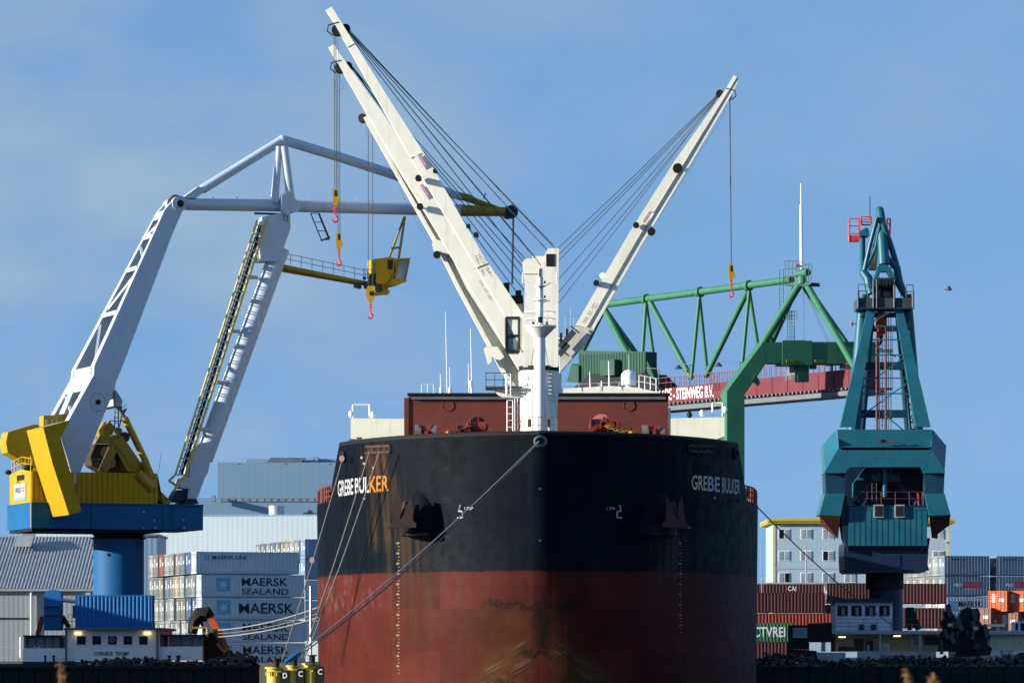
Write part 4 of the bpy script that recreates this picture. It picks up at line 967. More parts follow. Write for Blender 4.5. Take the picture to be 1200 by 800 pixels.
# counterweights
cw = [(50.6, 500.6), (82, 492), (71, 512.5), (95.6, 598.5), (81, 603), (61, 541)]
def cwt(v0, t, pts, lft=None):
    b = MB(); a = [LC.p(x, y, v0) for x, y in pts]
    b.loft([a[i] for i in (0, 1, 2, 5)], [a[i] + LC.n * t for i in (0, 1, 2, 5)]); b.loft([a[i] for i in (5, 2, 3, 4)], [a[i] + LC.n * t for i in (5, 2, 3, 4)])
    return b.build('counterweight', YEL, crane, smooth=0)
cwt(-8.3, 4.75, cw)
b = MB(); b.prism([LC.p(x, y, 4.2) for x, y in ((9.5, 506), (40, 497), (62, 500), (62, 560), (9, 530), (7, 518))], LC.n * 1.9); b.build('counterweight', YEL, crane, smooth=0)
b = MB(); b.prism([LC.p(x, y, -1.5) for x, y in ((51, 500), (78, 500), (78, 484.5), (51, 487))], LC.n * 1.2)
eb = b.build('electrical_cabinet', YEL, crane, smooth=0)
b = MB()
for k in range(4): x = 55 + k * 5.7; b.prism([LC.p(x + dx, y, -1.56) for dx, y in ((-1.5, 499), (1.5, 498.5), (1.5, 491), (-1.5, 491.5))], LC.n * 0.05)
b.build('cabinet_louvre', GREY, eb, smooth=0)
# yellow A-frame and hydraulic cylinders behind the lever
b = MB()
b.tube(LC.p(146, 489, -1.5), LC.p(171.5, 542, -1.5), 0.27, 0.27, 14)
b.build('hydraulic_cylinder', YEL, crane)
b = MB(); b.tube(LC.p(139.5, 477, -1.5), LC.p(146, 489, -1.5), 0.13, seg=10); b.tube(LC.p(139.5, 477, -1.2), LC.p(139.5, 477, -1.8), 0.25, seg=12); b.build('piston_rod', DARK, crane)
b = MB()
for v in (-2.6, 2.6):
    b.bar(LC.p(137, 514, v), LC.p(176, 571, v), 0.85, up=LC.n, t=0.7); b.bar(LC.p(176, 571, v), LC.p(197, 591, v), 0.6, up=LC.n, t=0.6)
    b.bar(LC.p(137, 515, v), LC.p(111, 573, v), 0.6, up=LC.n, t=0.6)
    b.tube(LC.p(160, 555, v - 0.5), LC.p(178, 573, v - 0.5), 0.50, seg=14); b.tube(LC.p(168, 540, v - 0.4), LC.p(179, 566, v - 0.4), 0.4, seg=12)
b.fpoly(LC, [(133, 522), (142, 530), (165, 553), (160, 553), (150, 552)], -2.9, 0.3)
b.bar(LC.p(134, 515, -2.4), LC.p(134, 515, 2.6), 0.8); b.fpoly(LC, [(113, 519), (137, 519), (137, 510.5), (118, 510.5)], -2.7, 1.0); b.fpoly(LC, [(122, 511), (131, 511), (135, 500), (128, 493), (121, 503)], -1.8, 2)
b.build('a_frame', YELD, crane, smooth=30)
b = MB()
b.fpoly(LC, [(108, 545), (122, 553), (170, 553), (150, 535), (137, 520), (112, 520), (106, 535)], -1.2, 2.0)
for (x, y, r) in ((146, 512, 0.42), (139, 505, 0.3), (140, 535, 0.5), (125, 530, 0.5), (128, 540, 0.6)): b.tube(LC.p(x, y, -2.2), LC.p(x, y, -1.0), r, seg=14)
for k in range(6): b.bar(LC.p(138 + 5 * k, 540 + 2 * k, -2.4), LC.p(146 + 5 * k, 551, -2.4), 0.08)
b.build('winch_machinery', mat('greasy_machinery', (0.045, 0.032, 0.018), 0.6, grime=0.6), crane, smooth=30)
b = MB(); b.rail([LC.p(108, 553, -3), LC.p(121, 553, -3)], 1.0, 0.45, 0.03, 2); b.ladder(LC.p(134.5, 507, -1), LC.p(134.5, 477, -1), LC.d * 0.3, 0.05); b.bar(LC.p(128, 493, -1), LC.p(143, 493, -1), 0.07); b.bar(LC.p(140, 500, -1), LC.p(143.5, 482, -1), 0.08); b.build('service_ladder', GREYD, crane)
b = MB(); b.fpoly(LC, [(145, 480), (148.5, 478), (149, 479.5), (146, 484)], -0.5, 0.3); b.path([LC.p(144, 478, -0.5), LC.p(146, 474.5, -0.5), LC.p(149, 473.5, -0.5)], 0.03, 5); b.path([LC.p(186, 553, -2), LC.p(189, 530, -2)], 0.02, 4); b.build('beacon', GREYD, crane)
# boom tube
def tubep(mb, x0, y0, x1, y1, r0, r1=None, v=0, v1=None, seg=18): return mb.tube(LC.p(x0, y0, v), LC.p(x1, y1, v if v1 is None else v1), r0, r1, seg)
b = MB()
tubep(b, 328.5, 291, 238.5, 537, 0.76, 0.76, seg=28)
b.fpoly(LC, [(312, 253), (340, 247), (340.5, 268), (333, 289), (328, 306), (306, 306), (304, 283)], -0.85, 1.7)
b.fpoly(LC, [(222, 558), (224, 533), (232, 520), (250, 516), (249, 528), (244, 553), (240, 560), (231, 584), (220, 584)], -0.8, 1.6)
b.fpoly(LC, [(211, 571), (213, 560), (228, 559), (224, 573)], -0.9, 1.5)
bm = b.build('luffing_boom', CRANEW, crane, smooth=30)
b = MB(); 
for (x, y) in ((281, 388), (266, 448), (245, 503), (302, 325)): q = LC.p(x, y, -0.55); b.tube(q, q - LC.d * 0.9, 0.16, seg=8)
b.build('walkway_bracket', CRANEW, crane)
# ladder walkway truss along the boom
b = MB(); A_, B_ = (305, 264), (211, 556)
def wl(f, off, v): return LC.p(A_[0] + (B_[0] - A_[0]) * f + off, A_[1] + (B_[1] - A_[1]) * f, v)
for off in (-5.5, 6.5):
    for v in (-0.9, 0.3): b.tube(wl(-0.02, off, v), wl(1.0, off, v), 0.085 if v < 0 else 0.08, seg=8)
b.prism([wl(-0.02, 5.6, -0.95), wl(1.0, 5.6, -0.95), wl(1.0, 7.4, -0.95), wl(-0.02, 7.4, -0.95)], LC.n * 0.2)
for i in range(31):
    f = i / 30; b.bar(wl(f, -5.5, -0.9), wl(f, 6.5, -0.9), 0.10); b.bar(wl(f, -5.5, 0.3), wl(f, 6.5, 0.3), 0.07)
    b.bar(wl(f, -5.5, -0.9), wl(f, -5.5, 0.3), 0.06); b.bar(wl(f, 6.5, -0.9), wl(f, 6.5, 0.3), 0.06)
b.tube(wl(1.0, 6.5, -0.9), LC.p(204, 574, -0.9), 0.12, seg=6); b.tube(wl(1.0, -5.5, -0.9), LC.p(198, 563, -0.9), 0.1, seg=6); b.tube(LC.p(198, 563, -0.9), LC.p(206, 568, -0.9), 0.1, seg=6)
b.build('boom_walkway', mat('walkway_yellow', (0.60, 0.46, 0.10), 0.5, streak=0.3), crane)
b = MB()
for i in range(60):
    f = i / 59; b.bar(wl(f, -2.5, -0.25), wl(f, 2.8, -0.25), 0.07)
b.tube(wl(0, -1.5, -0.25), wl(1, -1.5, -0.25), 0.05, seg=6); b.tube(wl(0, 1.6, -0.2), wl(1, 1.6, -0.2), 0.12, seg=6)
b.build('cable_tray', BLACK, crane)
b = MB(); b.fpoly(LC, [(199, 588), (207, 574), (224, 573), (222, 580), (212, 588)], -0.6, 1.2); b.fpoly(LC, [(215, 590), (233, 590), (230, 584), (218, 584)], -1.2, 2.4); b.build('boom_foot', NAVY, crane, smooth=0)
# top jib: lower tube, upper stay tubes, posts
b = MB()
tubep(b, 218, 239.5, 340, 241, 0.47, 0.50); tubep(b, 340, 241, 538, 246.5, 0.50, 0.48); b.build('jib_tube', CRANEW, crane)
b = MB(); tubep(b, 538, 246.5, 598, 248.5, 0.485, 0.36); tubep(b, 598, 248, 603, 248, 0.36, 0.3)
b.path([LC.p(536, 229, 0), LC.p(548, 232, 0), LC.p(560, 237, 0), LC.p(585, 244, 0)], [0.30, 0.32, 0.26, 0.12], 12)
b.build('jib_end', YELD, crane)
b = MB(); q = LC.p(600, 248, -0.5); b.tube(q, q + LC.n * 1.0, 0.55, seg=18); b.tube(LC.p(567, 233, 0), LC.p(569, 226, 0), 0.05, seg=6); b.build('jib_sheave', NAVY, crane)
b = MB(); tubep(b, 237, 222, 331, 164, 0.37, 0.37); b.path([LC.p(331, 164, 0), LC.p(396, 183.5, 0), LC.p(462, 205, 0), LC.p(520, 224, 0), LC.p(540, 231, 0)], [0.40, 0.40, 0.40, 0.40, 0.30], 16)
b.fpoly(LC, [(214, 232), (232, 219), (243, 219), (238, 226), (230, 232)], -0.4, 0.8)
b.ball(LC.p(331, 164.5, 0), 0.42, 14, 8); b.build('stay_tube', CRANEW, crane)
b = MB(); tubep(b, 327, 173, 321.5, 232, 0.26, 0.30, 1.3, 1.0); tubep(b, 333, 172, 341, 236, 0.30, 0.36, -0.6, -0.6); tubep(b, 327, 172, 322, 238, 0.26, 0.3, -0.4, -0.4)
b.fpoly(LC, [(330, 230), (337, 224), (343, 232), (343, 246), (336, 254), (330, 246)], -1.0, 0.5)
q = LC.p(345, 241, -0.9); b.tube(q, q + LC.n * 1.6, 0.52, seg=18); b.build('king_post', CRANEW, crane)
b = MB(); b.path([LC.p(334, 250, -1.1), LC.p(332, 258, -1.1), LC.p(336, 260, -1.1), LC.p(337, 252, -1.1)], 0.03, 5); b.bar(LC.p(298, 250, -0.3), LC.p(330, 251, -0.3), 0.15); b.build('hose', BLACK, crane)
b = MB()
for k in range(11): q = LC.p(222 + 28 * k, 232.0 + 0.25 * k, 0); b.tube(q, q + V(0, 0, 0.12), 0.05, seg=5)
b.build('fixing_lug', GREY, crane)
# hanging ladder under the jib
b = MB(); b.ladder(LC.p(364, 250, 0.1), LC.p(376.5, 281, 0.1), LC.p(373, 250, 0.1) - LC.p(364, 250, 0.1), 0.05, 0.7); b.tube(LC.p(374, 250, -0.4), LC.p(386, 279, -0.4), 0.05, seg=6); b.bar(LC.p(376, 282, 0.1), LC.p(387, 278, -0.3), 0.12); b.build('hanging_ladder', DARK, crane)
# walkway to the cab, cab and its hanger
b = MB(); tubep(b, 321, 311, 432, 333, 0.24, 0.2, 0.0); tubep(b, 321, 315, 415, 332, 0.14, 0.1, 0.7); 
for k in range(9): b.bar(LC.p(325 + 12 * k, 312 + 2.4 * k, 0), LC.p(325 + 12 * k, 312.5 + 2.4 * k, 1.0), 0.08)
b.build('cab_walkway', YELD, crane)
b = MB(); b.rail([LC.p(328, 308, -0.1), LC.p(428, 329, -0.1)], 0.85, 0.95, 0.028, 1); b.rail([LC.p(328, 308, 1.0), LC.p(428, 329, 1.0)], 0.85, 0.95, 0.028, 1)
b.rail([LC.p(426, 327, -0.5), LC.p(440, 327, -0.5)], 0.8, 0.4, 0.028, 1); b.build('walkway_railing', GREY, crane)
b = MB(); b.fpoly(LC, [(441, 303), (458, 301), (462.5, 302), (461, 326), (471, 328), (478, 329), (464, 335), (441, 332)], -1.1, 2.1)
b.fpoly(LC, [(461, 303), (480.5, 302), (480, 304), (461, 304.5)], -1.1, 2.1); b.bar(LC.p(474.5, 331, -1.05), LC.p(480, 303, -1.05), 0.09); b.bar(LC.p(463, 331, -1.05), LC.p(464, 303, -1.05), 0.09)
b.fpoly(LC, [(441, 332), (446, 332), (455, 337), (455, 345), (441, 346)], -0.8, 0.3); b.fpoly(LC, [(441, 343), (457, 340), (457, 343), (441, 346.5)], -1, 1.5)
cabn = b.build('operator_cab', YEL, crane, smooth=0)
b = MB(); b.fpoly(LC, [(462.8, 303.8), (479.8, 304), (474.5, 329), (463, 330)], -1.0, 1.9); b.build('cab_glazing', GLASSL, cabn, smooth=0)
b = MB(); b.fpoly(LC, [(454.5, 304), (461, 304.5), (460, 316), (454.5, 315)], -1.13, 0.1); b.prism([LC.p(441, 316, -0.6) - LC.d * 0.04, LC.p(441, 316, 0.6) - LC.d * 0.04, LC.p(441, 304, 0.6) - LC.d * 0.04, LC.p(441, 304, -0.6) - LC.d * 0.04], LC.d * 0.02); b.build('cab_window', GLASS, cabn, smooth=0)
b = MB(); b.tube(LC.p(474, 254, 0), LC.p(456, 302, 0), 0.09, seg=8); b.tube(LC.p(474.5, 254, 0), LC.p(465, 318, -1.2), 0.10, seg=8); b.tube(LC.p(458.5, 291, 0), LC.p(468, 290, -0.6), 0.09, seg=8); b.tube(LC.p(465, 316, -1.2), LC.p(454, 336, -1.2), 0.08, seg=8); b.build('cab_hanger', YELD, crane)
b = MB()
for (x, y, r) in ((437, 325, 0.35), (434, 331, 0.28), (417, 335, 0.2), (421, 336, 0.2), (429, 336, 0.2), (445, 338, 0.3), (427, 326, 0.15)): b.tube(LC.p(x, y, -0.9), LC.p(x, y, 0.2), r, seg=10)
b.build('cab_slewing_gear', DARK, crane)
b = MB()
for dx in (0, 1.2): b.path([LC.p(601 + dx, 253, 0), LC.p(599.5 + dx, 333, 0)], 0.04, 5)
b.build('hoist_rope', ROPE, crane)

# blue container and ventilator on the deckhouse roof
zr = P(0, 735, YP).z
b = MB(); x0 = P(88, 0, YP + 0.8).x; x1 = P(178.2, 0, YP + 0.8).x; zt = zr + 2.48
b.box((x0 + 0.06, YP + 0.86, zr + 0.06), (x1 - 0.06, YP + 3.1, zt - 0.02))
b.corr((x0 + 0.1, YP + 0.86, zr + 0.1), (x1 - 0.1, YP + 0.86, zr + 0.1), (0, 0, 2.3), 0.29, 0.055, (0, -1, 0))
for x in (x0, x1 - 0.14): b.box((x, YP + 0.8, zr), (x + 0.14, YP + 0.95, zt)); b.box((x, YP + 3.0, zr), (x + 0.14, YP + 3.15, zt))
for z in (zr, zt - 0.1): b.box((x0 + 0.141, YP + 0.802, z), (x1 - 0.141, YP + 0.92, z + 0.1))
BLUEC = mat('container_blue', (0.010, 0.12, 0.34), 0.55, spec=0.25, streak=0.4, dirt=(0.015, 0.06, 0.2))
ct = thing('shipping_container', ((x0 + x1) / 2, YP + 2, zr), 'bright blue corrugated container on the roof of the white deckhouse', 'container')
b.build('body', BLUEC, ct, smooth=10)
b = MB(); b.box((x0 - 0.22, YP + 1.1, zr + 0.75), (x0 - 0.003, YP + 2.2, zr + 1.7)); b.build('connection_box', BLUE, ct, smooth=0)
va = P(51.5, 735, YP + 1.5); vb = P(71.5, 735, YP + 1.5); zt1 = P(0, 711, YP).z; zt2 = P(0, 697, YP).z
vt = thing('ventilation_unit', ((va.x + vb.x) / 2, YP + 2, zr - 0.2), 'blue ventilation unit with a rounded hood and a duct, left of the blue container', 'ventilator')
b = MB(); b.box((va.x, YP + 1.5, zr - 0.2), (vb.x, YP + 3, zt1)); b.build('cabinet', BLUE, vt, smooth=0)
b = MB(); prof = [(va.x, zt1 + 0.02), (vb.x, zt1 + 0.02), (vb.x, zt2 + 0.2)] + [((va.x + vb.x) / 2 + 0.66 * math.cos(R(g)), zt2 - 0.05 + 0.5 * math.sin(R(g))) for g in range(20, 181, 16)]
b.prism([Vector((x, YP + 1.45, z)) for x, z in prof], (0, 1.6, 0)); b.build('hood', BLUEC, vt, smooth=40)
b = MB(); b.tube((vb.x, YP + 2.2, P(0, 702, YP).z), (P(88, 0, YP).x - 0.02, YP + 2.2, P(0, 704.5, YP).z), 0.16, 0.13, 10); b.build('duct', GALV, vt)
b = MB()
for y in (711, 721): b.box((va.x - 0.03, YP + 1.42, P(0, y, YP).z), (vb.x + 0.03, YP + 1.497, P(0, y, YP).z + 0.08))
b.build('seam_band', NAVY, vt, smooth=0)
# material handler on the quay to the right of the deckhouse
YH = 312
mhd = thing('material_handler', tuple(P(248, 776, YH)), 'dark crawler material handler with an orange folded arm beside the white deckhouse', 'excavator')
b = MB(); b.prism([P(x, y, YH) for x, y in ((239, 778), (270, 778), (265, 757), (258, 744), (252, 740), (246, 741), (240, 748))], (0, 3, 0)); b.build('body', BLACK, mhd, smooth=0)
b = MB(); b.path([P(225, 742, YH - 0.5), P(228, 727, YH - 0.5), P(234, 720, YH - 0.5), P(243, 719, YH - 0.5), P(247, 724, YH - 0.5)], [0.35, 0.5, 0.6, 0.6, 0.4], 8); b.build('boom', BLACK, mhd)
b = MB(); b.bar(P(246, 723, YH - 0.7), P(262, 752, YH - 0.7), 0.42, t=0.5); b.bar(P(256, 752, YH - 0.7), P(266, 763, YH - 0.7), 0.5); b.build('arm', ORANGE, mhd, smooth=0)
b = MB(); b.tube(P(251, 740, YH - 1.0), P(262, 758, YH - 1.0), 0.12, seg=8); b.tube(P(233, 722, YH - 0.3), P(240, 740, YH - 0.3), 0.1, seg=6); b.tube(P(233.5, 720, YH), P(233.5, 714, YH), 0.03, seg=5); b.build('ram', DARK, mhd)
b = MB()
for a_, c_ in (((223.5, 735), (243.5, 735)), ((224, 735), (223, 746)), ((243, 735), (243, 746))): b.bar(P(*a_, YH - 1.2), P(*c_, YH - 1.2), 0.14)
b.build('cab_frame', YELD, mhd, smooth=0)
# ================================================================== the teal floating crane on the right
RC = Frame(1038, 350.0, 0.0)
o0 = RC.w(0, 0, 0)
tcr = thing('floating_crane', (o0.x, o0.y, 0), 'teal floating crane seen from behind, its counterweight frame astride a corrugated teal machine house', 'crane')
YQ = 344.0
b = MB(); a = P(940, 0, YQ); c_ = P(1150, 0, YQ); b.box((a.x, YQ - 1, -1), (c_.x, YQ + 20, P(0, 777, YQ).z)); b.build('pontoon', BLACK, tcr, smooth=0)
HG = mat('hull_grey_paint', (0.36, 0.40, 0.45), 0.5, streak=0.5, dirt=(0.12, 0.12, 0.13))
b = MB(); rect(b, 957, 764, 991, 777.5, YQ - 0.5, 0.5); rect(b, 1005, 762.5, 1097, 777.5, YQ - 0.5, 0.5); rect(b, 1112, 762, 1147, 776, YQ - 0.5, 0.5); rect(b, 991, 770, 1005, 777.5, YQ - 0.4, 0.5); rect(b, 1097, 770, 1112, 777, YQ - 0.4, 0.5); ps = b.build('bulwark', HG, tcr, smooth=0)
b = MB(); text_quad(b, 'ENTERPRISE', P(1032, 772, YQ - 0.53), P(1072, 772, YQ - 0.53), P(1072, 767.5, YQ - 0.53), P(1032, 767.5, YQ - 0.53), 0.015); b.build('name_lettering', INK, ps, smooth=0)
b = MB(); rect(b, 961, 738.5, 1136, 742.5, YQ - 0.3, 9); b.build('canopy_roof', HG, tcr, smooth=0)
b = MB()
for x in (963.5, 966, 1031, 1078, 1131.5, 1134.5): q = P(x, 763, YQ); b.bar((q.x, YQ - 0.1, q.z), (q.x, YQ - 0.1, P(0, 742, YQ).z), 0.14)
b.build('canopy_post', HG, tcr, smooth=0)
CRM = mat('cabin_cream', (0.42, 0.42, 0.30), 0.6, streak=0.3)
b = MB(); rect(b, 979, 742, 1102, 763, YQ + 2, 5); cbn = b.build('deck_cabin', CRM, tcr, smooth=0)
b = MB()
for (x0, y0, x1, y1) in ((1001, 748, 1012, 763), (1015, 750, 1023, 763), (1084, 745, 1100, 755), (983, 757, 1000, 763)): rect(b, x0, y0, x1, y1, YQ + 1.9, 0.3)
b.build('door', DARK, cbn, smooth=0)
b = MB(); rect(b, 1068, 746, 1081, 757, YQ + 1.93, 0.3); b.build('window_frame', SIGNW, cbn, smooth=0)
b = MB(); rect(b, 1069.5, 747, 1079.5, 756, YQ + 1.9, 0.1); b.build('window', GLASSL, cbn, smooth=0)
b = MB(); rect(b, 1033, 753, 1043, 763, YQ + 1, 0.8); rect(b, 1016, 755, 1019, 763, YQ + 1, 0.4); b.build('deck_locker', HG, tcr, smooth=0)
for (x, y) in ((987, 746), (1051.5, 744.8), (1109, 743.6), (955.5, 749.5)): b = MB(); rect(b, x - 4, y - 0.8, x + 4, y + 0.7, YQ - 0.2, 0.3); b.build('canopy_lamp', LAMP, tcr, smooth=0)
WHS = mat('wheelhouse_white', (0.55, 0.60, 0.68), 0.5, streak=0.3, dirt=(0.3, 0.3, 0.3))
b = MB(); rect(b, 979, 705, 1046, 738.4, YQ + 1.5, 5); whs = b.build('wheelhouse', WHS, tcr, smooth=0)
b = MB(); rect(b, 976, 701, 1047.5, 705, YQ + 1.1, 6); b.build('wheelhouse_roof', NAVY, whs, smooth=0)
for x in (987.5, 1003.8, 1020, 1036.5):
    b = MB(); rect(b, x - 6.2, 709, x + 6.2, 721.5, YQ + 1.46, 0.1); wf = b.build('window_frame', GREYD, whs, smooth=0)
    b = MB(); rect(b, x - 5.5, 709.8, x + 5.5, 720.8, YQ + 1.42, 0.1); b.build('window', GLASS, whs, smooth=0)
    b = MB(); rect(b, x - 1.2, 711.5, x + 2.5, 720.6, YQ + 1.40, 0.015); b.build('blind', mat('blind', (0.22, 0.23, 0.2), 0.8), whs, smooth=0)
b = MB(); b.rail([P(979, 738, YQ), P(1061, 738, YQ)], 0.95, 1.1, 0.025, 2); b.rail([P(1061, 738, YQ), P(1110, 738, YQ)], 0.95, 1.1, 0.02, 1); b.build('railing', GREYD, tcr)
for x in (1010, 1024): b = MB(); rect(b, x - 3, 731, x + 3, 738, YQ + 0.6, 0.5); b.build('deck_fan', NAVY, tcr, smooth=0)
# column, turntable, machine house
q = RC.w(0, 0, 0); b = MB(); b.tube((q.x + 0.0, 350, 2), (q.x, 350, zpx(672, 350)), 1.45, seg=30); b.build('column', NAVY, tcr)
b = MB(); q2 = P(1038, 0, 349); b.tube((q2.x, 350, zpx(690, 350)), (q2.x, 350, zpx(672, 350)), 1.62, seg=30); b.build('slewing_bearing', BLACK, tcr)
b = MB(); b.fpoly(RC, [(990, 668.5), (993, 671), (1084, 670), (1087, 667), (1088, 643), (1090, 630), (990, 636), (989, 645)], -2.6, 6.0); b.fpoly(RC, [(987.5, 668), (991, 671), (994, 668), (991, 664)], -2.4, 0.3); b.fpoly(RC, [(1084, 669), (1089, 667.5), (1087, 662)], -2.4, 0.3)
b.fprect(RC, 1031, 650, 1055, 664, -2.65, 0.1); tbl = b.build('turntable', NAVY, tcr, smooth=0)
ua, za = RC.uw(994.5, 639, -3.4); ub, zb = RC.uw(1086.5, 593, -3.4)
b = MB(); b.fbox(RC, ua, ub, -3.4, 2.5, za, zb); mh = b.build('machine_house', TEAL, tcr, smooth=0)
b = MB()
for k in range(1, 14): uu = ua + (ub - ua) * k / 14; b.fbox(RC, uu - 0.03, uu + 0.03, -3.415, -3.38, za + 0.02, zb - 0.3)
b.fbox(RC, ua + 0.01, ub - 0.01, -3.43, -3.38, zb - 0.3, zb - 0.24); b.build('panel_seam', TEALD, mh, smooth=0)
b = MB(); b.fbox(RC, ua - 0.05, ub + 0.05, -3.5, 2.6, zb, zb + 0.08); b.build('roof_edge', TEALD, mh, smooth=0)
for x0 in (1024, 1048.5):
    b = MB(); b.fprect(RC, x0, 591, x0 + 11.5, 606, -3.62, 0.2); fr_ = b.build('vent_frame', GREY, mh, smooth=0)
    b = MB(); b.fprect(RC, x0 + 1.3, 592.3, x0 + 10.2, 604.7, -3.66, 0.1); b.build('vent', BLACK, mh, smooth=0)
b = MB(); b.rail([RC.w(ua + 0.4, -3.2, zb + 0.08), RC.w(ub - 0.3, -3.2, zb + 0.08)], 1.15, 1.1, 0.026, 1); b.rail([RC.w(ub - 0.3, -3.2, zb + 0.08), RC.w(ub - 0.3, 2, zb + 0.08)], 1.15, 1.1, 0.035, 1)
b.tube(RC.p(1077, 592, -3), RC.p(1076, 577, -3), 0.13, seg=8); b.build('roof_railing', mat('rail_red', (0.16, 0.02, 0.02), 0.6), mh)
b = MB(); b.ladder(RC.p(1022, 592, -3.0), RC.p(1022, 556, -3.0), V(0.38, 0, 0), 0.03, 0.35); b.rail([RC.p(1021, 566, -2.6), RC.p(1054, 565, -2.6)], 1.6, 0.8, 0.03, 1); b.fprect(RC, 1021, 556, 1054, 564, -2.5, 0.2); b.build('service_ladder', DARK, tcr)
b = MB(); b.tube(RC.p(1037, 582, -2.7), RC.p(1037, 548, -2.7), 0.24, 0.18, 12); b.tube(RC.p(1036, 548, -2.7), RC.p(1036, 524, -2.7), 0.1, seg=8)
for y in (531, 538, 545): b.fpoly(RC, [(1028, y), (1036, y + 3), (1045, y), (1036, y + 1)], -2.8, 0.15)
b.build('hydraulic_cylinder', TEAL, tcr)
b = MB(); b.tube(RC.p(1003, 590, -2), RC.p(1034, 556, -1), 0.3, seg=10); b.tube(RC.p(1074, 590, -2), RC.p(1042, 556, -1), 0.3, seg=10); b.ball(RC.p(1006, 588, -3), 0.3, 10, 6); b.build('brace_strut', TEALD, tcr)
b = MB(); b.fpoly(RC, [(1000, 582), (1000, 566), (1014, 548), (1036, 547), (1036, 560), (1020, 578)], 0.5, 1.5); b.build('winch_housing', TEAL, tcr, smooth=0)
b = MB(); b.fpoly(RC, [(1045, 560), (1045, 548), (1080, 548), (1080, 590), (1062, 582)], 0.5, 1.5); b.fpoly(RC, [(1012, 592), (1070, 592), (1052, 562), (1030, 562)], 0.8, 1.0); b.build('winch_machinery', TEALD, tcr, smooth=0)
b = MB(); b.fpoly(RC, [(989, 552), (993, 546), (1082, 546), (1086, 552), (1086, 600), (1066, 596), (1055, 574), (1049, 586), (1042, 596), (989, 600)][::-1], 2.6, 0.4); b.build('rear_bulkhead', NAVY, tcr, smooth=0)
# counterweight frame astride the machine house
b = MB()
up_ = [(965, 522), (980, 505), (1094, 505), (1107, 520), (1108, 548), (1084, 552), (1080, 547), (993, 547), (989, 552), (966, 552)]
b.fpoly(RC, [(983, 524), (1092, 524), (1082, 552), (1078, 547), (996, 547), (991, 552)], -4.0, 0.5)
b.loft([RC.p(x, y, -3.0) for x, y in ((981, 503), (1093, 503), (1093, 524), (983, 524))], [RC.p(x, y, 0.5) for x, y in ((981, 503), (1093, 503), (1093, 524), (983, 524))])
b.loft([RC.p(x, y, -4.0) for x, y in ((983, 524), (1092, 524), (1088, 527), (987, 527))], [RC.p(x, y, -2.9) for x, y in ((986, 521), (1090, 521), (1088, 524), (987, 524))])
b.build('counterweight_beam', TEAL, tcr, smooth=0)
for sgn in (0, 1):
    def m_(pts): return [(x if sgn == 0 else 2074 - x, y) for x, y in pts]
    def pr(mb, pts, v, t_): p_ = [RC.p(x, y, v) for x, y in m_(pts)]; mb.prism(p_ if sgn == 0 else p_[::-1], RC.n * t_)
    b = MB(); front = [(983, 524), (991, 552), (967, 552)]; 
    # chamfered shoulder: outer edge farther back than the inner one
    A4 = [RC.p(x, y, v) for (x, y), v in zip(m_([(965, 522), (980, 504), (983, 524), (967, 552)]), (-1.0, -2.2, -4.0, -4.0))]
    b.loft(A4, [p + RC.n * 3 for p in A4]); pr(b, [(983, 524), (991, 552), (967, 552)], -4.0, 3.5)
    b.build('shoulder', TEAL, tcr, smooth=0)
    b = MB(); pr(b, [(967, 553), (991, 553), (990, 578), (968, 578)], -3.6, 3.5); b.build('leg', TEALD, tcr, smooth=0)
    b = MB(); pr(b, [(966.5, 551.5), (991.5, 551.5), (991.5, 554), (966.5, 554)], -4.05, 3.6); b.build('ledge', TEAL, tcr, smooth=0)
    b = MB(); pr(b, [(967, 578), (990, 578), (985, 604), (960, 603)], -4.0, 4.0); 
    b.build('counterweight', TEAL, tcr, smooth=0)
    b = MB(); base = m_([(960, 603.2), (985, 604.2), (982, 631), (962, 615.5)]); p_ = [RC.p(x, y, v) for (x, y), v in zip(base, (-4.0, -4.0, -2.2, -2.6))]; p2 = [RC.p(x, y, 0.0) for x, y in base]
    (b.loft(p_, p2) if sgn == 0 else b.loft(p_[::-1], p2[::-1])); b.build('ballast_box', mat('ballast_brown', (0.12, 0.045, 0.03), 0.6, streak=0.4), tcr, smooth=0)
    b = MB(); pr(b, [(985, 600), (992, 580), (994, 600), (994, 645), (989, 630)], -3.2, 3.0); b.build('inner_leg', NAVY, tcr, smooth=0)
    b = MB(); p0 = RC.p(m_([(989, 500)])[0][0], 500, -1.6); p1 = RC.p(m_([(1019.5, 357)])[0][0], 357, -0.9)
    b.loft([p0 + V(-0.35, -0.5, 0), p0 + V(0.9, -0.5, 0), p0 + V(0.9, 0.5, 0), p0 + V(-0.35, 0.5, 0)], [p1 + V(-0.15, -0.35, 0), p1 + V(0.5, -0.35, 0), p1 + V(0.5, 0.35, 0), p1 + V(-0.15, 0.35, 0)]) if sgn == 0 else b.loft([p0 + V(-0.9, -0.5, 0), p0 + V(0.35, -0.5, 0), p0 + V(0.35, 0.5, 0), p0 + V(-0.9, 0.5, 0)], [p1 + V(-0.5, -0.35, 0), p1 + V(0.15, -0.35, 0), p1 + V(0.15, 0.35, 0), p1 + V(-0.5, 0.35, 0)])
    b.build('tower_leg', TEAL, tcr, smooth=0)
    b = MB(); x0 = m_([(1000, 505)])[0][0]; x1 = m_([(1012.5, 345)])[0][0]; b.tube(RC.p(x0, 510, 3.0), RC.p(x1, 345, 2.6), 0.62, 0.5, 22); b.build('tower_tube', TEAL, tcr)
    b = MB(); x0 = m_([(1010, 503)])[0][0]; x1 = m_([(1021, 370)])[0][0]
    b.tube(RC.p(x0, 503, 5.5), RC.p(x1, 370, 4.0), 0.3, seg=12); b.build('rear_leg', TEALD, tcr)
b = MB()
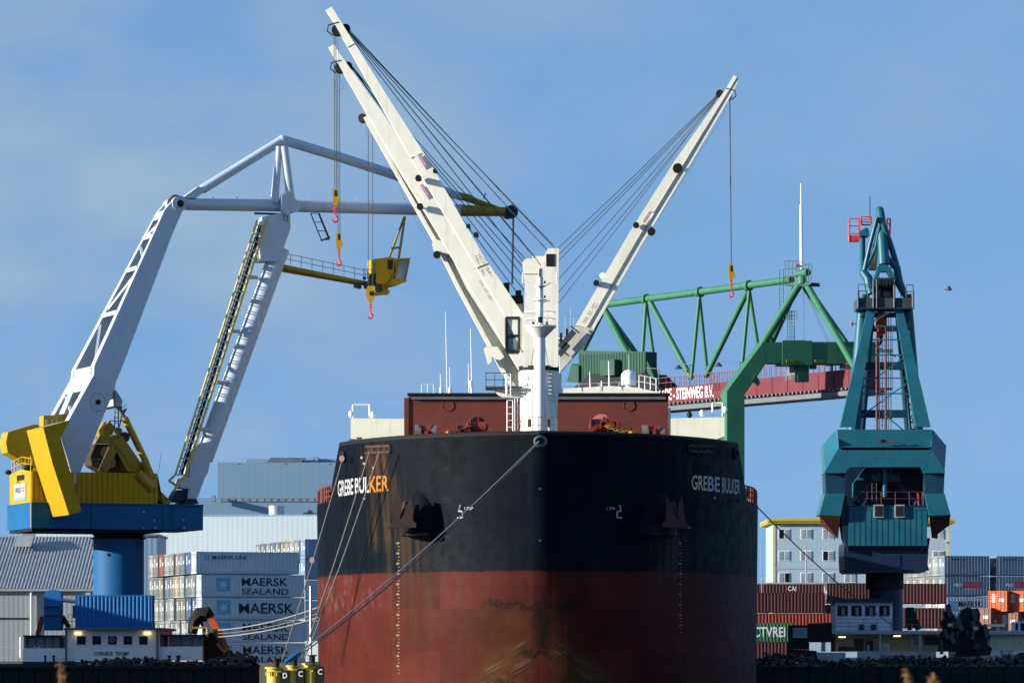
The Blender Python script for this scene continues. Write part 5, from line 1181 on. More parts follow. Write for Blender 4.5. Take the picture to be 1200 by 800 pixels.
for (y, h, v) in ((382, 6, 2.6), (424, 9, 2.8), (480, 9, 3.0)): xl = 1018 - (y - 370) * 0.10; b.fprect(RC, xl, y, 2074 - xl, y + h, v, 0.5)
b.fprect(RC, 1010, 366, 1060, 370, -0.5, 2)
b.build('tower_cross_beam', TEALD, tcr, smooth=0)
b = MB()
for (x0, y0, x1, y1) in ((1006, 458, 1060, 418), (1000, 494, 1064, 448), (1017, 400, 1050, 418), (1007, 461, 1066, 461), (1016, 416, 1058, 416), (1022, 382, 1054, 382), (1012, 443, 1062, 443), (1018, 398, 1056, 398), (1024, 376, 1041, 367), (1030, 480, 1066, 510), (1020, 408, 1000, 440)): b.bar(RC.p(x0, y0, -1.3), RC.p(x1, y1, -1.3), 0.11)
b.build('tower_bracing', TEAL, tcr, smooth=0)
b = MB()
for i in range(18):
    y = 375 + i * 7.5; x = 1055 + (y - 375) * 0.09; x2 = x + 3 + (y - 375) * 0.012
    b.bar(RC.p(x, y, 0.2), RC.p(x2 + 2, y + (5 if i % 2 else -4), 0.2), 0.07); b.bar(RC.p(x, y, 0.2), RC.p(x2 + 2, y, 0.2), 0.09)
b.tube(RC.p(1055, 375, 0.2), RC.p(1068, 508, 0.2), 0.08, seg=6); b.build('lattice_leg', TEALD, tcr)
b = MB()
for x in (1027.5, 1038): b.tube(RC.p(x, 520, 0.6), RC.p(x, 372, 0.6), 0.10, seg=8)
for y in (410, 455, 412, 456, 490): b.bar(RC.p(1026, y, 0.6), RC.p(1046, y, 0.6), 0.12)
b.build('ladder_rail', mat('oxide_ladder', (0.16, 0.05, 0.035), 0.6), tcr)
b = MB(); b.ladder(RC.p(1031, 520, 0.9), RC.p(1031, 372, 0.9), V(0.42, 0, 0), 0.03, 0.4); b.tube(RC.p(1046, 456, 0.6), RC.p(1046, 380, 0.6), 0.03, seg=5); b.build('service_ladder', DARK, tcr)
b = MB()
for x in (1030, 1034, 1041, 1044): b.path([RC.p(x, 372, 0), RC.p(x, 512, -1.5)], 0.035, 5)
b.build('hoist_rope', ROPE, tcr)
b = MB(); b.fpoly(RC, [(1030, 515), (1044, 515), (1044, 518), (1030, 518)][::-1], -4.1, 0.4); b.tube(RC.p(1030, 516, -4.2), RC.p(1030, 516, -3.6), 0.2, seg=8); b.tube(RC.p(1044, 516, -4.2), RC.p(1044, 516, -3.6), 0.2, seg=8); b.build('rope_anchor', DARK, tcr)
b = MB()
for (x, y, r) in ((1032, 370, 0.5), (1034, 376, 0.4), (1030, 380, 0.3), (1033, 386, 0.4), (1031, 392, 0.25)): b.tube(RC.p(x - 4, y, -0.2), RC.p(x + 4, y, -0.2), r, seg=12)
b.build('hook_block', mat('orange_block', (0.5, 0.07, 0.02), 0.5, grime=0.4), tcr)
b = MB(); b.path([RC.p(1032, 395, -0.2), RC.p(1033, 400, -0.2), RC.p(1031, 404, -0.2), RC.p(1029.5, 401, -0.2)], 0.1, 8); b.build('hook', BLACK, tcr)
# head
b = MB(); b.fprect(RC, 1005.5, 349, 1070.5, 361, -1.6, 4.0); b.build('head_platform', mat('platform_grating', (0.04, 0.05, 0.055), 0.7), tcr, smooth=0)
b = MB(); b.rail([RC.p(1005.5, 349, 2.2), RC.p(1005.5, 349, -1.6), RC.p(1017, 349, -1.6)], 1.15, 0.8, 0.035, 1); b.rail([RC.p(1062, 349, -1.6), RC.p(1070, 349, -1.6), RC.p(1070, 349, 2.2)], 1.1, 0.8, 0.035, 1)
for x in (1005.5, 1023.5, 1027.5, 1048, 1070): b.bar(RC.p(x, 361, -1.7), RC.p(x, 328, -1.7) if 1020 < x < 1050 else RC.p(x, 340, -1.7), 0.14)
b.bar(RC.p(1004.5, 361, -1.7), RC.p(1071, 361, -1.7), 0.12); b.build('platform_railing', TEALD, tcr)
b = MB(); b.fprect(RC, 1027.5, 327, 1047.5, 349, -1.0, 2.5)
for k in range(5): b.tube(RC.p(1029 + 4 * k, 332, -1.3), RC.p(1032 + 4 * k, 332, -1.3), 0.5, seg=12)
b.build('sheave_nest', BLACK, tcr)
b = MB(); b.path([RC.p(1031, 246.5, 0.5), RC.p(1032.5, 258, 0.2), RC.p(1034.5, 285, -0.3), RC.p(1036, 310, -0.6)], [0.36, 0.40, 0.46, 0.50], 18); b.ball(RC.p(1031, 246.8, 0.5), 0.37, 14, 8)
b.fpoly(RC, [(1025, 326), (1029, 312), (1036, 309), (1044, 313), (1050, 328), (1046, 330), (1040, 318), (1032, 318), (1028, 330)], -0.9, 1.2); b.build('jib_head', TEAL, tcr)
b = MB()
for pts, r in (([(1028, 254), (1020, 285), (1012.5, 318)], 0.20), ([(1031, 262), (1026, 290), (1014, 316)], 0.17), ([(1034.5, 262), (1044, 288), (1051, 312)], 0.26), ([(1038, 300), (1047, 311), (1051, 315)], 0.26)): b.path([RC.p(x, y, -0.4 + 0.3 * i) for i, (x, y) in enumerate(pts)], r, 12)
b.path([RC.p(1010.8, 274, 1.5), RC.p(1010.5, 322, 1.5)], 0.25, 12); b.path([RC.p(1011, 318, -0.2), RC.p(1017, 326, -0.4), RC.p(1021, 344, -0.6)], [0.35, 0.42, 0.45], 12); b.path([RC.p(1051, 312, 0), RC.p(1053, 330, 0), RC.p(1060, 345, 0)], [0.3, 0.4, 0.3], 10)
b.fpoly(RC, [(1007.5, 271), (1016, 266), (1018.5, 269), (1019, 276), (1009, 276)][::-1], -0.3, 2); b.build('stay_tube', TEAL, tcr)
b = MB(); b.ladder(RC.p(1018, 315, 0.5), RC.p(1027, 272, 0.5), V(0.35, 0, 0), 0.03, 0.3); b.fpoly(RC, [(1018, 316), (1028, 316), (1029, 290), (1024, 285)], 1.0, 0.8); b.build('head_ladder', DARK, tcr)
def basket(x0, x1, y0, y1, v, ft):
    b = MB(); q0 = RC.p(x0, y1, v); q1 = RC.p(x1, y1, v); h = RC.p(x0, y0, v).z - q0.z
    b.box((q0.x, q0.y, q0.z), (q1.x, q0.y + 0.9, q0.z + ft)); b.rail([q0 + V(0, 0.9, 0), q0, q1, q1 + V(0, 0.9, 0)], h, 0.7, 0.045, 2); return b.build('head_basket', RED, tcr, smooth=30)
basket(995.5, 1007, 256, 282.5, -0.2, 0.5); basket(1009.5, 1021, 254, 263, 0.8, 0.04); basket(1040, 1043.5, 256, 275, 0.8, 0.3)
b = MB(); b.tube(RC.p(1019.5, 256, 0.8), RC.p(1019.5, 230, 0.8), 0.035, seg=6); b.build('lightning_rod', BLACK, tcr)
for x in (998, 1064.5): b = MB(); b.tube(RC.p(x, 382, 0), RC.p(x, 377.5, 0), 0.14, seg=10); b.bar(RC.p(x, 379.5, 0), RC.p(x + (6 if x < 1030 else -6), 379, 1), 0.06); b.build('warning_lamp', mat('amber_lens', (0.3, 0.1, 0.03), 0.3), tcr)

# ---- machines and gear on the right barge deck
def blob(pts, Y, t_): return [P(x, y, Y) for x, y in pts], (0, t_, 0)
dm = thing('wheel_loader', tuple(P(938, 779, 336)), 'black loader cab with a pale window, left end of the right barge', 'loader')
b = MB()
for pts in ([(923, 779), (958, 779), (957, 762), (925, 760)], [(925, 760), (948, 760), (948, 732), (925, 732)], [(948, 752), (975, 752), (975, 729), (948, 730)]): b.prism([P(x, y, 336) for x, y in pts], (0, 2.0, 0))
b.build('body', BLACK, dm, smooth=0)
b = MB(); rect(b, 929, 735, 946, 747, 335.95, 0.1); b.build('window', GLASSL, dm, smooth=0)
b = MB(); 
for x in (931, 950): b.tube(P(x, 776, 335.6), P(x, 776, 336.4), 0.6, seg=16)
b.build('wheel', DARK, dm)
for nm, lab, pts, Y in (('clamshell_grab', 'tall black clamshell grab with a knobbed head, beside the bulkier grab', [(1101, 763), (1102, 742), (1106, 738), (1104, 728), (1108, 722), (1106, 717), (1110, 715), (1110, 709), (1113, 707), (1115, 711), (1114, 716), (1119, 720), (1118, 728), (1123, 735), (1121, 745), (1125, 750), (1123, 763)], 339), ('clamshell_grab', 'bulky black clamshell grab heap, right of the two grabs on the barge deck', [(1122, 770), (1123, 745), (1126, 728), (1124, 722), (1128, 714), (1134, 711), (1140, 713), (1146, 712), (1149, 719), (1148, 727), (1152, 733), (1153, 742), (1158, 747), (1157, 755), (1163, 759), (1160, 768)], 340)):
    g = thing(nm, tuple(P(pts[0][0], 775, Y)), lab, 'grab', 'grabs on the right barge')
    rg = random.Random(len(pts)); b = MB(); b.prism([P(x, y, Y) for x, y in pts], (0, 1.3, 0)); b.build('bucket', BLACK, g, smooth=0)
    cxm = sum(p[0] for p in pts) / len(pts); ytop = min(p[1] for p in pts); b = MB()
    for k in range(7):
        x = cxm + rg.uniform(-11, 11); y = ytop + rg.uniform(12, 45); b.bar(P(x, y, Y - 0.25), P(x + rg.uniform(-5, 5), y + rg.uniform(5, 16), Y - 0.15), rg.uniform(0.2, 0.45))
    b.bar(P(cxm - 2, ytop + 3, Y - 0.2), P(cxm + 1, ytop + 16, Y - 0.2), 0.4); b.build('linkage', DARK, g, smooth=0)
    b = MB(); b.box(P(cxm - 2, ytop + 27, Y - 0.5), P(cxm + 3, ytop + 23, Y - 0.2)); b.build('lamp', HG, g, smooth=0)
b = MB(); b.bar(P(1077, 737, 347), P(1064, 716, 347), 0.5); b.bar(P(1064, 716, 347), P(1066, 738, 347), 0.35); b.bar(P(1077, 737, 347), P(1070, 716, 347), 0.3); b.bar(P(1062, 714, 347), P(1071, 714, 347), 0.4)
bo = b.build('deck_derrick', BLACK, smooth=0); tag(bo, 'small black derrick leaning on the canopy roof between column and grabs', 'derrick')
b = MB(); b.rail([P(1136, 776, 342), P(1152, 776, 342)], 2.1, 1.1, 0.05, 1); b.bar(P(1149, 778, 341.9), P(1149, 765, 341.9), 0.35); tag(b.build('barge_gate', YELD), 'yellow rail gate at the right end of the grey barge bulwark', 'railing')
# small workboat at the far right
YE = 352; wbt = thing('workboat', tuple(P(1180, 770, YE)), 'cream and white workboat with a small wheelhouse at the right edge', 'boat')
b = MB(); rect(b, 1161, 743, 1215, 764, YE, 4); b.build('cabin', CRM, wbt, smooth=0)
b = MB(); rect(b, 1159, 762.5, 1215, 776, YE - 0.3, 5); b.build('hull', WHS, wbt, smooth=0)
b = MB(); rect(b, 1153, 738.5, 1215, 743, YE - 0.4, 5); b.build('deck_edge', HG, wbt, smooth=0)
b = MB(); rect(b, 1188.5, 728, 1215, 741, YE + 0.5, 2); whw = b.build('wheelhouse', WHS, wbt, smooth=0)
b = MB(); rect(b, 1196, 729.5, 1208, 738.5, YE + 0.45, 0.1); rect(b, 1190, 729.5, 1193, 738, YE + 0.45, 0.1); b.build('window', GLASS, whw, smooth=0)
b = MB(); rect(b, 1160, 731, 1178, 733.5, YE, 2); b.tube(P(1169, 740, YE + 1), P(1169, 733, YE + 1), 0.15, seg=8); b.build('awning', WHITE, wbt, smooth=0)
b = MB(); 
for (x, y, r) in ((1198, 772, 0.6), (1195, 752, 0.06)): b.tube(P(x, y, YE - 1.2), P(x, y, YE - 0.4), r, seg=16)
b.build('tyre_fender', BLACK, wbt)
for x0, x1, y0, lab in ((1151, 1170, 767, 'low grey skip on the right barge beside the yellow gate'), (1176, 1187, 760, 'tilted pale grey crate below the workboat')):
    b = MB(); b.prism([P(x, y, 338) for x, y in ((x0, 777), (x1, 777), (x1 + 1, y0), (x0 - 1, y0 + 1))], (0, 1.6, 0)); b.prism([P(x, y, 337.96) for x, y in ((x0 - 1.5, y0 + 2), (x1 + 1.5, y0 + 1), (x1 + 1.5, y0), (x0 - 1.5, y0 + 1))], (0, 1.7, 0)); tag(b.build('deck_skip', HG, smooth=0), lab, 'skip')
# ================================================================== green gantry crane with the red girder
def plane_from(px0, Y0, px1, Y1):
    a = V((px0 - 600) / F * Y0, Y0, 0); c_ = V((px1 - 600) / F * Y1, Y1, 0); fr_ = Frame(px0, Y0, 0)
    fr_.O = a; fr_.d = (c_ - a).normalized(); fr_.n = V(-fr_.d.y, fr_.d.x, 0); return fr_
GF = plane_from(773, 478, 995, 450)       # along the girder; n points away from the viewer's side
if GF.n.y < 0: GF.n = -GF.n
og = GF.p(940, 700)
gan = thing('gantry_crane', (og.x, og.y, 1.95), 'green gantry crane with a tubular truss over a long red girder', 'crane')
def gt(mb, x0, y0, x1, y1, r, v0=0.0, v1=None, r1=None, seg=14): return mb.tube(GF.p(x0, y0, v0), GF.p(x1, y1, v0 if v1 is None else v1), r * 0.82, r1 and r1 * 0.82, seg)
b = MB(); b.prism([GF.p(x, y, -1.2) for x, y in ((700, 480), (1012, 453.5), (1012, 430.5), (700, 463))], GF.n * 2.4)
gir = b.build('girder', REDG, gan, smooth=0)
b = MB(); text_quad(b, 'VREDE - STEINWEG B.V.', GF.p(768, 469.5, -1.24), GF.p(836, 465.2, -1.24), GF.p(836, 450.8, -1.24), GF.p(768, 456.5, -1.24), 0.015); b.build('lettering', SIGNW, gir, smooth=0)
b = MB()
for k in range(8): x = 868 + k * 18; b.prism([GF.p(x, 464 - (x - 773) * 0.1, -1.26) for x in (x,)] * 0 + [GF.p(x, 473 - (x - 773) * 0.083, -1.25), GF.p(x + 0.6, 473 - (x - 773) * 0.083, -1.25), GF.p(x + 0.6, 455.5 - (x - 773) * 0.102, -1.25), GF.p(x, 455.5 - (x - 773) * 0.102, -1.25)], GF.n * 0.06)
b.build('plate_seam', REDG, gir, smooth=0)
b = MB(); b.prism([GF.p(x, y, -1.6) for x, y in ((700, 488), (1012, 461.5), (1012, 456), (700, 482.5))], GF.n * 3.2)
for k in range(64): x = 702 + k * 4.8; y = 481.6 - (x - 700) * 0.0855; b.prism([GF.p(x, y, -1.7), GF.p(x + 1.6, y - 0.1, -1.7), GF.p(x + 1.6, y - 3, -1.7), GF.p(x, y - 3, -1.7)], GF.n * 3.4)
b.build('trolley_rail', GREYD, gan, smooth=0)
b = MB(); b.rail([GF.p(700, 462.5, -1.2), GF.p(1012, 430.5, -1.2)], 1.2, 0.95, 0.04, 1, 4); b.rail([GF.p(700, 462.5, 1.2), GF.p(1012, 430.5, 1.2)], 1.2, 0.95, 0.04, 1, 4); b.build('girder_railing', mat('faded_red_rail', (0.26, 0.06, 0.07), 0.6), gan)
# top chord, diagonals, hangers
b = MB(); gt(b, 700, 358, 928, 327.5, 0.50, 0)
for x in (757, 820, 877): y = 357.5 - (x - 705) * 0.133; q = GF.p(x, y, 0); b.tube(q - GF.d * 0.25, q + GF.d * 0.25, 0.62, seg=16)
b.build('top_chord', GREEN, gan)
b = MB()
gt(b, 708, 362, 749, 440, 0.50, 0, -1.0); gt(b, 708, 362, 764, 440, 0.42, 0, 1.2); gt(b, 762, 354, 810, 443, 0.42, 0); gt(b, 876, 341, 827, 441, 0.42, 0); gt(b, 707, 362, 682, 412, 0.45)
for (xa, ya, x0, y0, x1, y1) in ((757, 355, 751, 441, 769, 441), (819.5, 348, 810, 445, 829, 440), (878, 341, 869, 436, 888, 405)): gt(b, xa, ya, x0, y0, 0.27, -0.2, -1.1); gt(b, xa, ya, x1, y1, 0.27, 0.2, 1.1)
b.build('truss_tube', GREEN, gan)
# machine house on the girder
b = MB(); hv = [(678, 450), (757, 447), (757, 412), (678, 410.5)]
b.prism([GF.p(x, y, -1.6) for x, y in hv], GF.n * 1.6); b.corr(GF.p(678, 449, -1.6), GF.p(757, 446.5, -1.6), V(0, 0, 3.4), 0.55, 0.1, -GF.n)
b.prism([GF.p(x, y, -2.6) for x, y in ((703, 440), (720, 439.5), (720, 421), (703, 421.5))], GF.n * 1.2); b.prism([GF.p(x, y, -1.5) for x, y in ((757.2, 447), (770, 450), (757.2, 420))], GF.n * 0.6)
b.build('machine_house', GREEND, gan, smooth=15)
b = MB(); b.prism([GF.p(x, y, -2.0) for x, y in ((664, 447), (678, 447), (678, 428), (670, 426))], GF.n * 2); b.build('winch_cabin', GREEND, gan, smooth=0)
b = MB(); b.prism([GF.p(x, y, -1.8) for x, y in ((664, 462), (775, 456), (757, 438), (690, 438))], GF.n * 3); b.build('walkway_deck', BLACK, gan, smooth=0)
# pylon
b = MB()
gt(b, 937, 333, 893, 404, 0.55, -0.5, -3.5, 0.6); gt(b, 932, 338, 902, 405, 0.5, 0.8, 3); gt(b, 945, 333, 1006, 438, 0.45, -0.4, -3); gt(b, 944, 336, 1000, 416, 0.55, 0.6, 3)
b.prism([GF.p(x, y, -0.7) for x, y in ((930, 335), (947, 335), (951, 331), (926, 331))], GF.n * 1.3); b.tube(GF.p(940, 333, -0.6), GF.p(940, 315, -0.6), 0.6, 0.3, 12); gt(b, 934, 321, 947, 319, 0.5, -0.8)
b.build('pylon', GREEN, gan)
b = MB(); b.prism([GF.p(x, y, -0.9) for x, y in ((920, 335), (948, 335), (948, 333), (920, 333))], GF.n * 1.6); b.rail([GF.p(920, 333, -0.9), GF.p(937, 333, -0.9)], 2.6, 0.6, 0.035, 2); b.rail([GF.p(941, 333, -0.9), GF.p(951, 333, -0.9)], 2.2, 0.5, 0.035, 2)
b.ladder(GF.p(918, 366, -0.9), GF.p(918, 316, -0.9), GF.d * -0.7, 0.04, 0.4); b.ladder(GF.p(928, 403, 0), GF.p(928, 365, 0), GF.d * -0.8, 0.04, 0.4); b.ladder(GF.p(931, 403, 0), GF.p(931, 365, 0), GF.d * -0.8, 0.04, 0.4); b.rail([GF.p(912, 375, -1), GF.p(934, 375, -1)], 1.0, 0.5, 0.035, 1)
b.build('pylon_platform', GREEND, gan)
b = MB(); b.tube(GF.p(939.3, 316, 0), GF.p(938.8, 240, 0), 0.2, 0.16, 10); b.tube(GF.p(938.8, 240, 0), GF.p(938.5, 215, 0), 0.08, 0.05, 8); b.build('flagpole', WHITE, gan)
b = MB(); b.ball(GF.p(934, 311, -0.5), 0.22, 10, 6); b.build('obstruction_light', RED, gan)
b = MB()
for (x0, y0, x1, y1) in ((943, 340, 970, 402), (946, 342, 976, 410), (942, 340, 942, 402)): b.path([GF.p(x0, y0, 0), GF.p(x1, y1, 0)], 0.025, 4)
b.build('stay_wire', ROPE, gan)
# portal frame: across the girder, nearly facing the viewer
PF = Frame(862, 446.0, 12.0)
b = MB()
beam = [(898, 425), (1030, 427), (1030, 400), (893.5, 401)]
b.prism([PF.p(x, y, 0) for x, y in beam], PF.n * 2.6); b.prism([PF.p(x, y, 0) for x, y in ((872, 463), (899, 424), (894, 401), (852, 458))], PF.n * 2.6)
b.prism([PF.p(x, y, 0) for x, y in ((852, 800), (872.5, 800), (872.5, 463), (852, 458))], PF.n * 2.6); b.prism([PF.p(x, y, -0.12) for x, y in ((917, 427.5), (952, 427.5), (952, 399), (917, 399))], PF.n * 2.9)
pf_ = b.build('portal_frame', GREEN, gan, smooth=0)
b = MB(); b.prism([PF.p(x, y, -0.3) for x, y in ((886, 438), (891, 448), (889, 452), (881, 446))], PF.n * 0.3)
for (x0, y0, x1, y1, t_) in ((918, 400.6, 944, 398.6, 2), (928, 436, 934, 427.6, 1), (935, 447, 948, 427.7, 1.2), (950, 432, 957, 427, 0.6)): b.prism([PF.p(x, y, 0.1) for x, y in ((x0, y0), (x1, y0), (x1, y1), (x0, y1))], PF.n * t_)
b.build('bracket', GREEND, gan, smooth=0)
HZY = mat('hazard_yellow', (0.5, 0.36, 0.03), 0.6)
for x0 in (921.5, 955):
    b = MB(); b.prism([PF.p(x, y, -0.2) for x, y in ((x0, 425), (x0 + 10, 425), (x0 + 10, 421.5), (x0, 421.5))], PF.n * 0.06); hz_ = b.build('hazard_board', HZY, gan, smooth=0)
    b = MB()
    for k in range(4): x = x0 + k * 2.6; b.prism([PF.p(xx, y, -0.21) for xx, y in ((x, 425), (x + 1.1, 425), (x + 2.2, 421.5), (x + 1.1, 421.5))], PF.n * 0.02)
    b.build('hazard_stripe', BLACK, gan, smooth=0)
for (x, y, x1) in ((862, 437, 847.5), (794, 434, 789), (868, 428.5, 845)):
    pass
for (xl, yl, xp) in ((795, 431, 808), (842, 428, 867), (756, 436, 772)):
    b = MB(); b.tube(GF.p(xp, yl + 24, -1.5), GF.p(xp, yl - 4, -1.5), 0.07, seg=6); b.tube(GF.p(xp, yl - 4, -1.5), GF.p(xl + 2, yl - 5, -1.5), 0.05, seg=6); lm = b.build('lamp_arm', GREYD, gan)
    b = MB(); q = GF.p(xl, yl, -1.5); b.tube(q + V(0, 0, -0.1), q + V(0, 0, 0.35), 0.5, 0.12, 12); b.build('lamp_shade', DARK, lm)
b = MB(); b.ladder(GF.p(836, 456, -1.4), GF.p(836, 436, -1.4), GF.d * -0.6, 0.04); b.ladder(GF.p(841, 456, -1.4), GF.p(841, 436, -1.4), GF.d * -0.6, 0.04); b.build('girder_ladder', REDD, gan)
b = MB(); b.prism([GF.p(x, y, -0.5) for x, y in ((983, 432), (994, 431), (994, 423), (986, 422))], GF.n * 2); b.build('trolley_cab', mat('pale_panel', (0.5, 0.5, 0.55), 0.5), gan, smooth=0)
b = MB(); b.tube(GF.p(975, 440, -1), GF.p(975, 417, -1), 0.12, seg=6); b.prism([GF.p(x, y, -1.2) for x, y in ((920, 447), (934, 445), (934, 433), (920, 434))], GF.n * 0.3); b.build('trolley_rope_guide', GREYD, gan)

# ================================================================== containers
def cmat(nm, c, **k): return mat('container_' + nm, c, 0.55, streak=k.get('streak', 0.35), dirt=k.get('dirt', tuple(x * 0.5 for x in c)), var=0.12, scale=0.5, grime=k.get('grime', 0.12))
CM = {k: cmat(k, c) for k, c in dict(longgrey=(0.42, 0.51, 0.59), grey=(0.13, 0.15, 0.16), bluegrey=(0.09, 0.13, 0.18), pale=(0.19, 0.205, 0.205), white=(0.26, 0.275, 0.28), beige=(0.19, 0.185, 0.14), cream=(0.32, 0.30, 0.18), blue=(0.03, 0.07, 0.2), red=(0.24, 0.05, 0.035), olive=(0.15, 0.145, 0.08), maroon=(0.075, 0.020, 0.021), orange=(0.50, 0.085, 0.02), orangered=(0.30, 0.04, 0.025), green=(0.03, 0.17, 0.08), slate=(0.16, 0.22, 0.29), rearblue=(0.20, 0.29, 0.42), brown=(0.20, 0.09, 0.065)).items()}
SPK = mat('door_stencil', (0.6, 0.62, 0.62), 0.6, var=0.3, scale=3)
_cmesh = {}
def cont_mesh(L, H, detail):
    k = (L, H, detail)
    if k in _cmesh: return _cmesh[k]
    b = MB(); Wd = 2.44
    b.box((0.05, 0.05, 0.06), (L - 0.05, Wd - 0.05, H - 0.04))
    if detail:
        b.corr((0.16, 0.05, 0.14), (L - 0.16, 0.05, 0.14), (0, 0, H - 0.26), 0.42, 0.05, (0, -1, 0))
    for x in (0, L - 0.16):
        for y in (0, Wd - 0.12): b.box((x, y, 0), (x + 0.16, y + 0.12, H))
    for z in (0, H - 0.1):
        b.box((0.161, 0.003, z + 0.002), (L - 0.161, 0.1, z + 0.098)); b.box((0.161, Wd - 0.1, z + 0.002), (L - 0.161, Wd - 0.003, z + 0.098)); b.box((0.002, 0.121, z + 0.002), (0.12, Wd - 0.121, z + 0.098)); b.box((L - 0.12, 0.121, z + 0.002), (L - 0.002, Wd - 0.121, z + 0.098))
    me = bpy.data.meshes.new('container_body'); me.from_pydata(b.v, [], b.f); me.materials.append(CM['grey']); me.update(); _cmesh[k] = me
    # the door: lock rods, gaskets and stencilled data
    d = MB(); d.cur = 0
    for y in (0.35, 0.85, 1.55, 2.05): d.tube((0.03, y, 0.12), (0.03, y, H - 0.12), 0.035, seg=5)
    for y in (0.35, 0.85, 1.55, 2.05):
        for z in (0.4, H - 0.4): d.box((0.0, y - 0.09, z), (0.045, y + 0.09, z + 0.12))
    d.cur = 1; rr = random.Random(3)
    for z in [H - 0.5 - 0.22 * i for i in range(5)]: d.add([(0.035, 1.45, z), (0.035, 2.2 - rr.random() * 0.4, z), (0.035, 2.2 - rr.random() * 0.4, z + 0.13), (0.035, 1.45, z + 0.13)], [[0, 3, 2, 1]])
    d.add([(0.035, 0.3, 1.2), (0.035, 1.0, 1.2), (0.035, 1.0, 1.6), (0.035, 0.3, 1.6)], [[0, 3, 2, 1]])
    me2 = bpy.data.meshes.new('container_door'); me2.from_pydata(d.v, [], d.f); me2.materials.append(GREYD); me2.materials.append(SPK); me2.polygons.foreach_set('material_index', d.m); me2.update(); _cmesh[('door',) + k] = me2
    return me
def container(fr_, u, v, z, L, H, color, label, group, detail=False, cat='container', door=True):
    o = bpy.data.objects.new('shipping_container', cont_mesh(L, H, detail)); link(o)
    o.location = fr_.w(u, v, z); o.rotation_euler = (0, 0, math.atan2(fr_.d.y, fr_.d.x)); ORG[o.name] = Vector((0, 0, 0))
    o.material_slots[0].link = 'OBJECT'; o.material_slots[0].material = CM[color]; tag(o, label, cat, group)
    if door:
        c2 = bpy.data.objects.new('door_gear', _cmesh[('door', L, H, detail)]); link(c2); c2.parent = o
    return o
def clabel(o, nm, fn_build, m):
    """lettering on a container, built in the container's own axes"""
    b = MB(); fn_build(b); me = bpy.data.meshes.new(nm); me.from_pydata(b.v, [], b.f); me.materials.append(m); me.update()
    c2 = link(bpy.data.objects.new(nm, me)); c2.parent = o; return c2
def ctext(txt, x0, x1, z0, z1, bold=0.02, y=-0.036): return lambda b: text_quad(b, txt, (x0, y, z0), (x1, y, z0), (x1, y, z1), (x0, y, z1), bold)
def crect(x0, x1, z0, z1, y=-0.028): return lambda b: b.add([(x0, y, z0), (x1, y, z0), (x1, y, z1), (x0, y, z1)], [[0, 1, 2, 3]])
def cstar(x, z, r, y=-0.034):
    def fn(b):
        for k in range(7):
            a = math.pi / 2 + k * 2 * math.pi / 7; d = (math.cos(a), math.sin(a)); n_ = (-d[1], d[0])
            b.add([(x + n_[0] * 0.08 * r, y, z + n_[1] * 0.08 * r), (x + d[0] * r, y, z + d[1] * r), (x - n_[0] * 0.08 * r, y, z - n_[1] * 0.08 * r)], [[0, 1, 2]])
        b.add([(x + math.cos(g) * 0.17 * r, y, z + math.sin(g) * 0.17 * r) for g in [2 * math.pi * e / 10 for e in range(10)]], [list(range(10))])
    return fn
HC = 2.6
ordn = ['first', 'second', 'third', 'fourth', 'fifth', 'sixth', 'seventh', 'eighth', 'ninth', 'tenth']
rown = ['top', 'second', 'third', 'fourth', 'lowest']
# left block: five tiers, long side towards the viewer, door ends to the left
SF = Frame(235.5, 467.0, 19.0)
GL = 'container block left of the ship'
tiers = [['pale', 'blue', 'bluegrey', 'beige', 'pale', 'white', 'red', 'grey', 'white'], ['white', 'pale', 'bluegrey', 'white', 'cream', 'grey', 'bluegrey', 'beige', 'grey', 'beige'], ['beige', 'blue', 'blue', 'olive', 'grey', 'white', 'grey', 'pale', 'white'], ['pale', 'bluegrey', 'blue', 'white', 'pale', 'grey', 'white', 'white', 'beige'], ['grey']]
zbase = zpx(645, 467) - 5 * HC
words = ['MAERSK LINE in small letters', 'MAERSK SEALAND', 'MAERSK in one line', 'MAERSK SEALAND behind two pale ropes', 'MAERSK SEALAND, half hidden below']
cname = dict(grey='grey', bluegrey='blue grey', pale='pale grey', white='white', beige='beige', cream='cream', blue='blue', red='red', olive='olive', maroon='maroon')
for r, tier in enumerate(tiers):
    z = zbase + (4 - r) * HC; sh = -0.55 if r == 0 else (0.05 * r)
    for j, cn in enumerate(tier):
        jit = random.uniform(-0.12, 0.12) if j else 0
        if j == 0:
            lab = 'grey container, %s row of the block, side reads %s' % (rown[r], words[r])
            o = container(SF, sh, 0, z, 12.19, HC - 0.09, 'longgrey', lab, GL, True)
            if r == 0:
                clabel(o, 'logo_panel', crect(0.9, 1.5, HC * 0.6, HC * 0.8), SKYBLUE); clabel(o, 'logo_star', cstar(1.2, HC * 0.70, 0.26), SIGNW); clabel(o, 'lettering', ctext('MAERSK LINE', 1.9, 6.0, HC * 0.64, HC * 0.80, 0.01), INK)
            else:
                clabel(o, 'logo_panel', crect(1.75, 3.4, HC * 0.22, HC * 0.84), SKYBLUE); clabel(o, 'logo_star', cstar(2.55, HC * 0.53, 0.66), SIGNW)
                if r == 2: clabel(o, 'lettering', ctext('MAERSK', 4.4, 10.9, HC * 0.26, HC * 0.72, 0.012), INK)
                else:
                    clabel(o, 'lettering', ctext('MAERSK', 4.75, 10.2, HC * 0.48, HC * 0.83, 0.012), INK); clabel(o, 'lettering', ctext('SEALAND', 4.75, 10.3, HC * 0.10, HC * 0.36, 0.008), INK)
        else:
            container(SF, sh + jit, j * 2.5, z, 12.19, HC - 0.09, cn, '%s container end, %s from the right in the %s row of the block' % (cname[cn], ordn[j], rown[r]), GL)
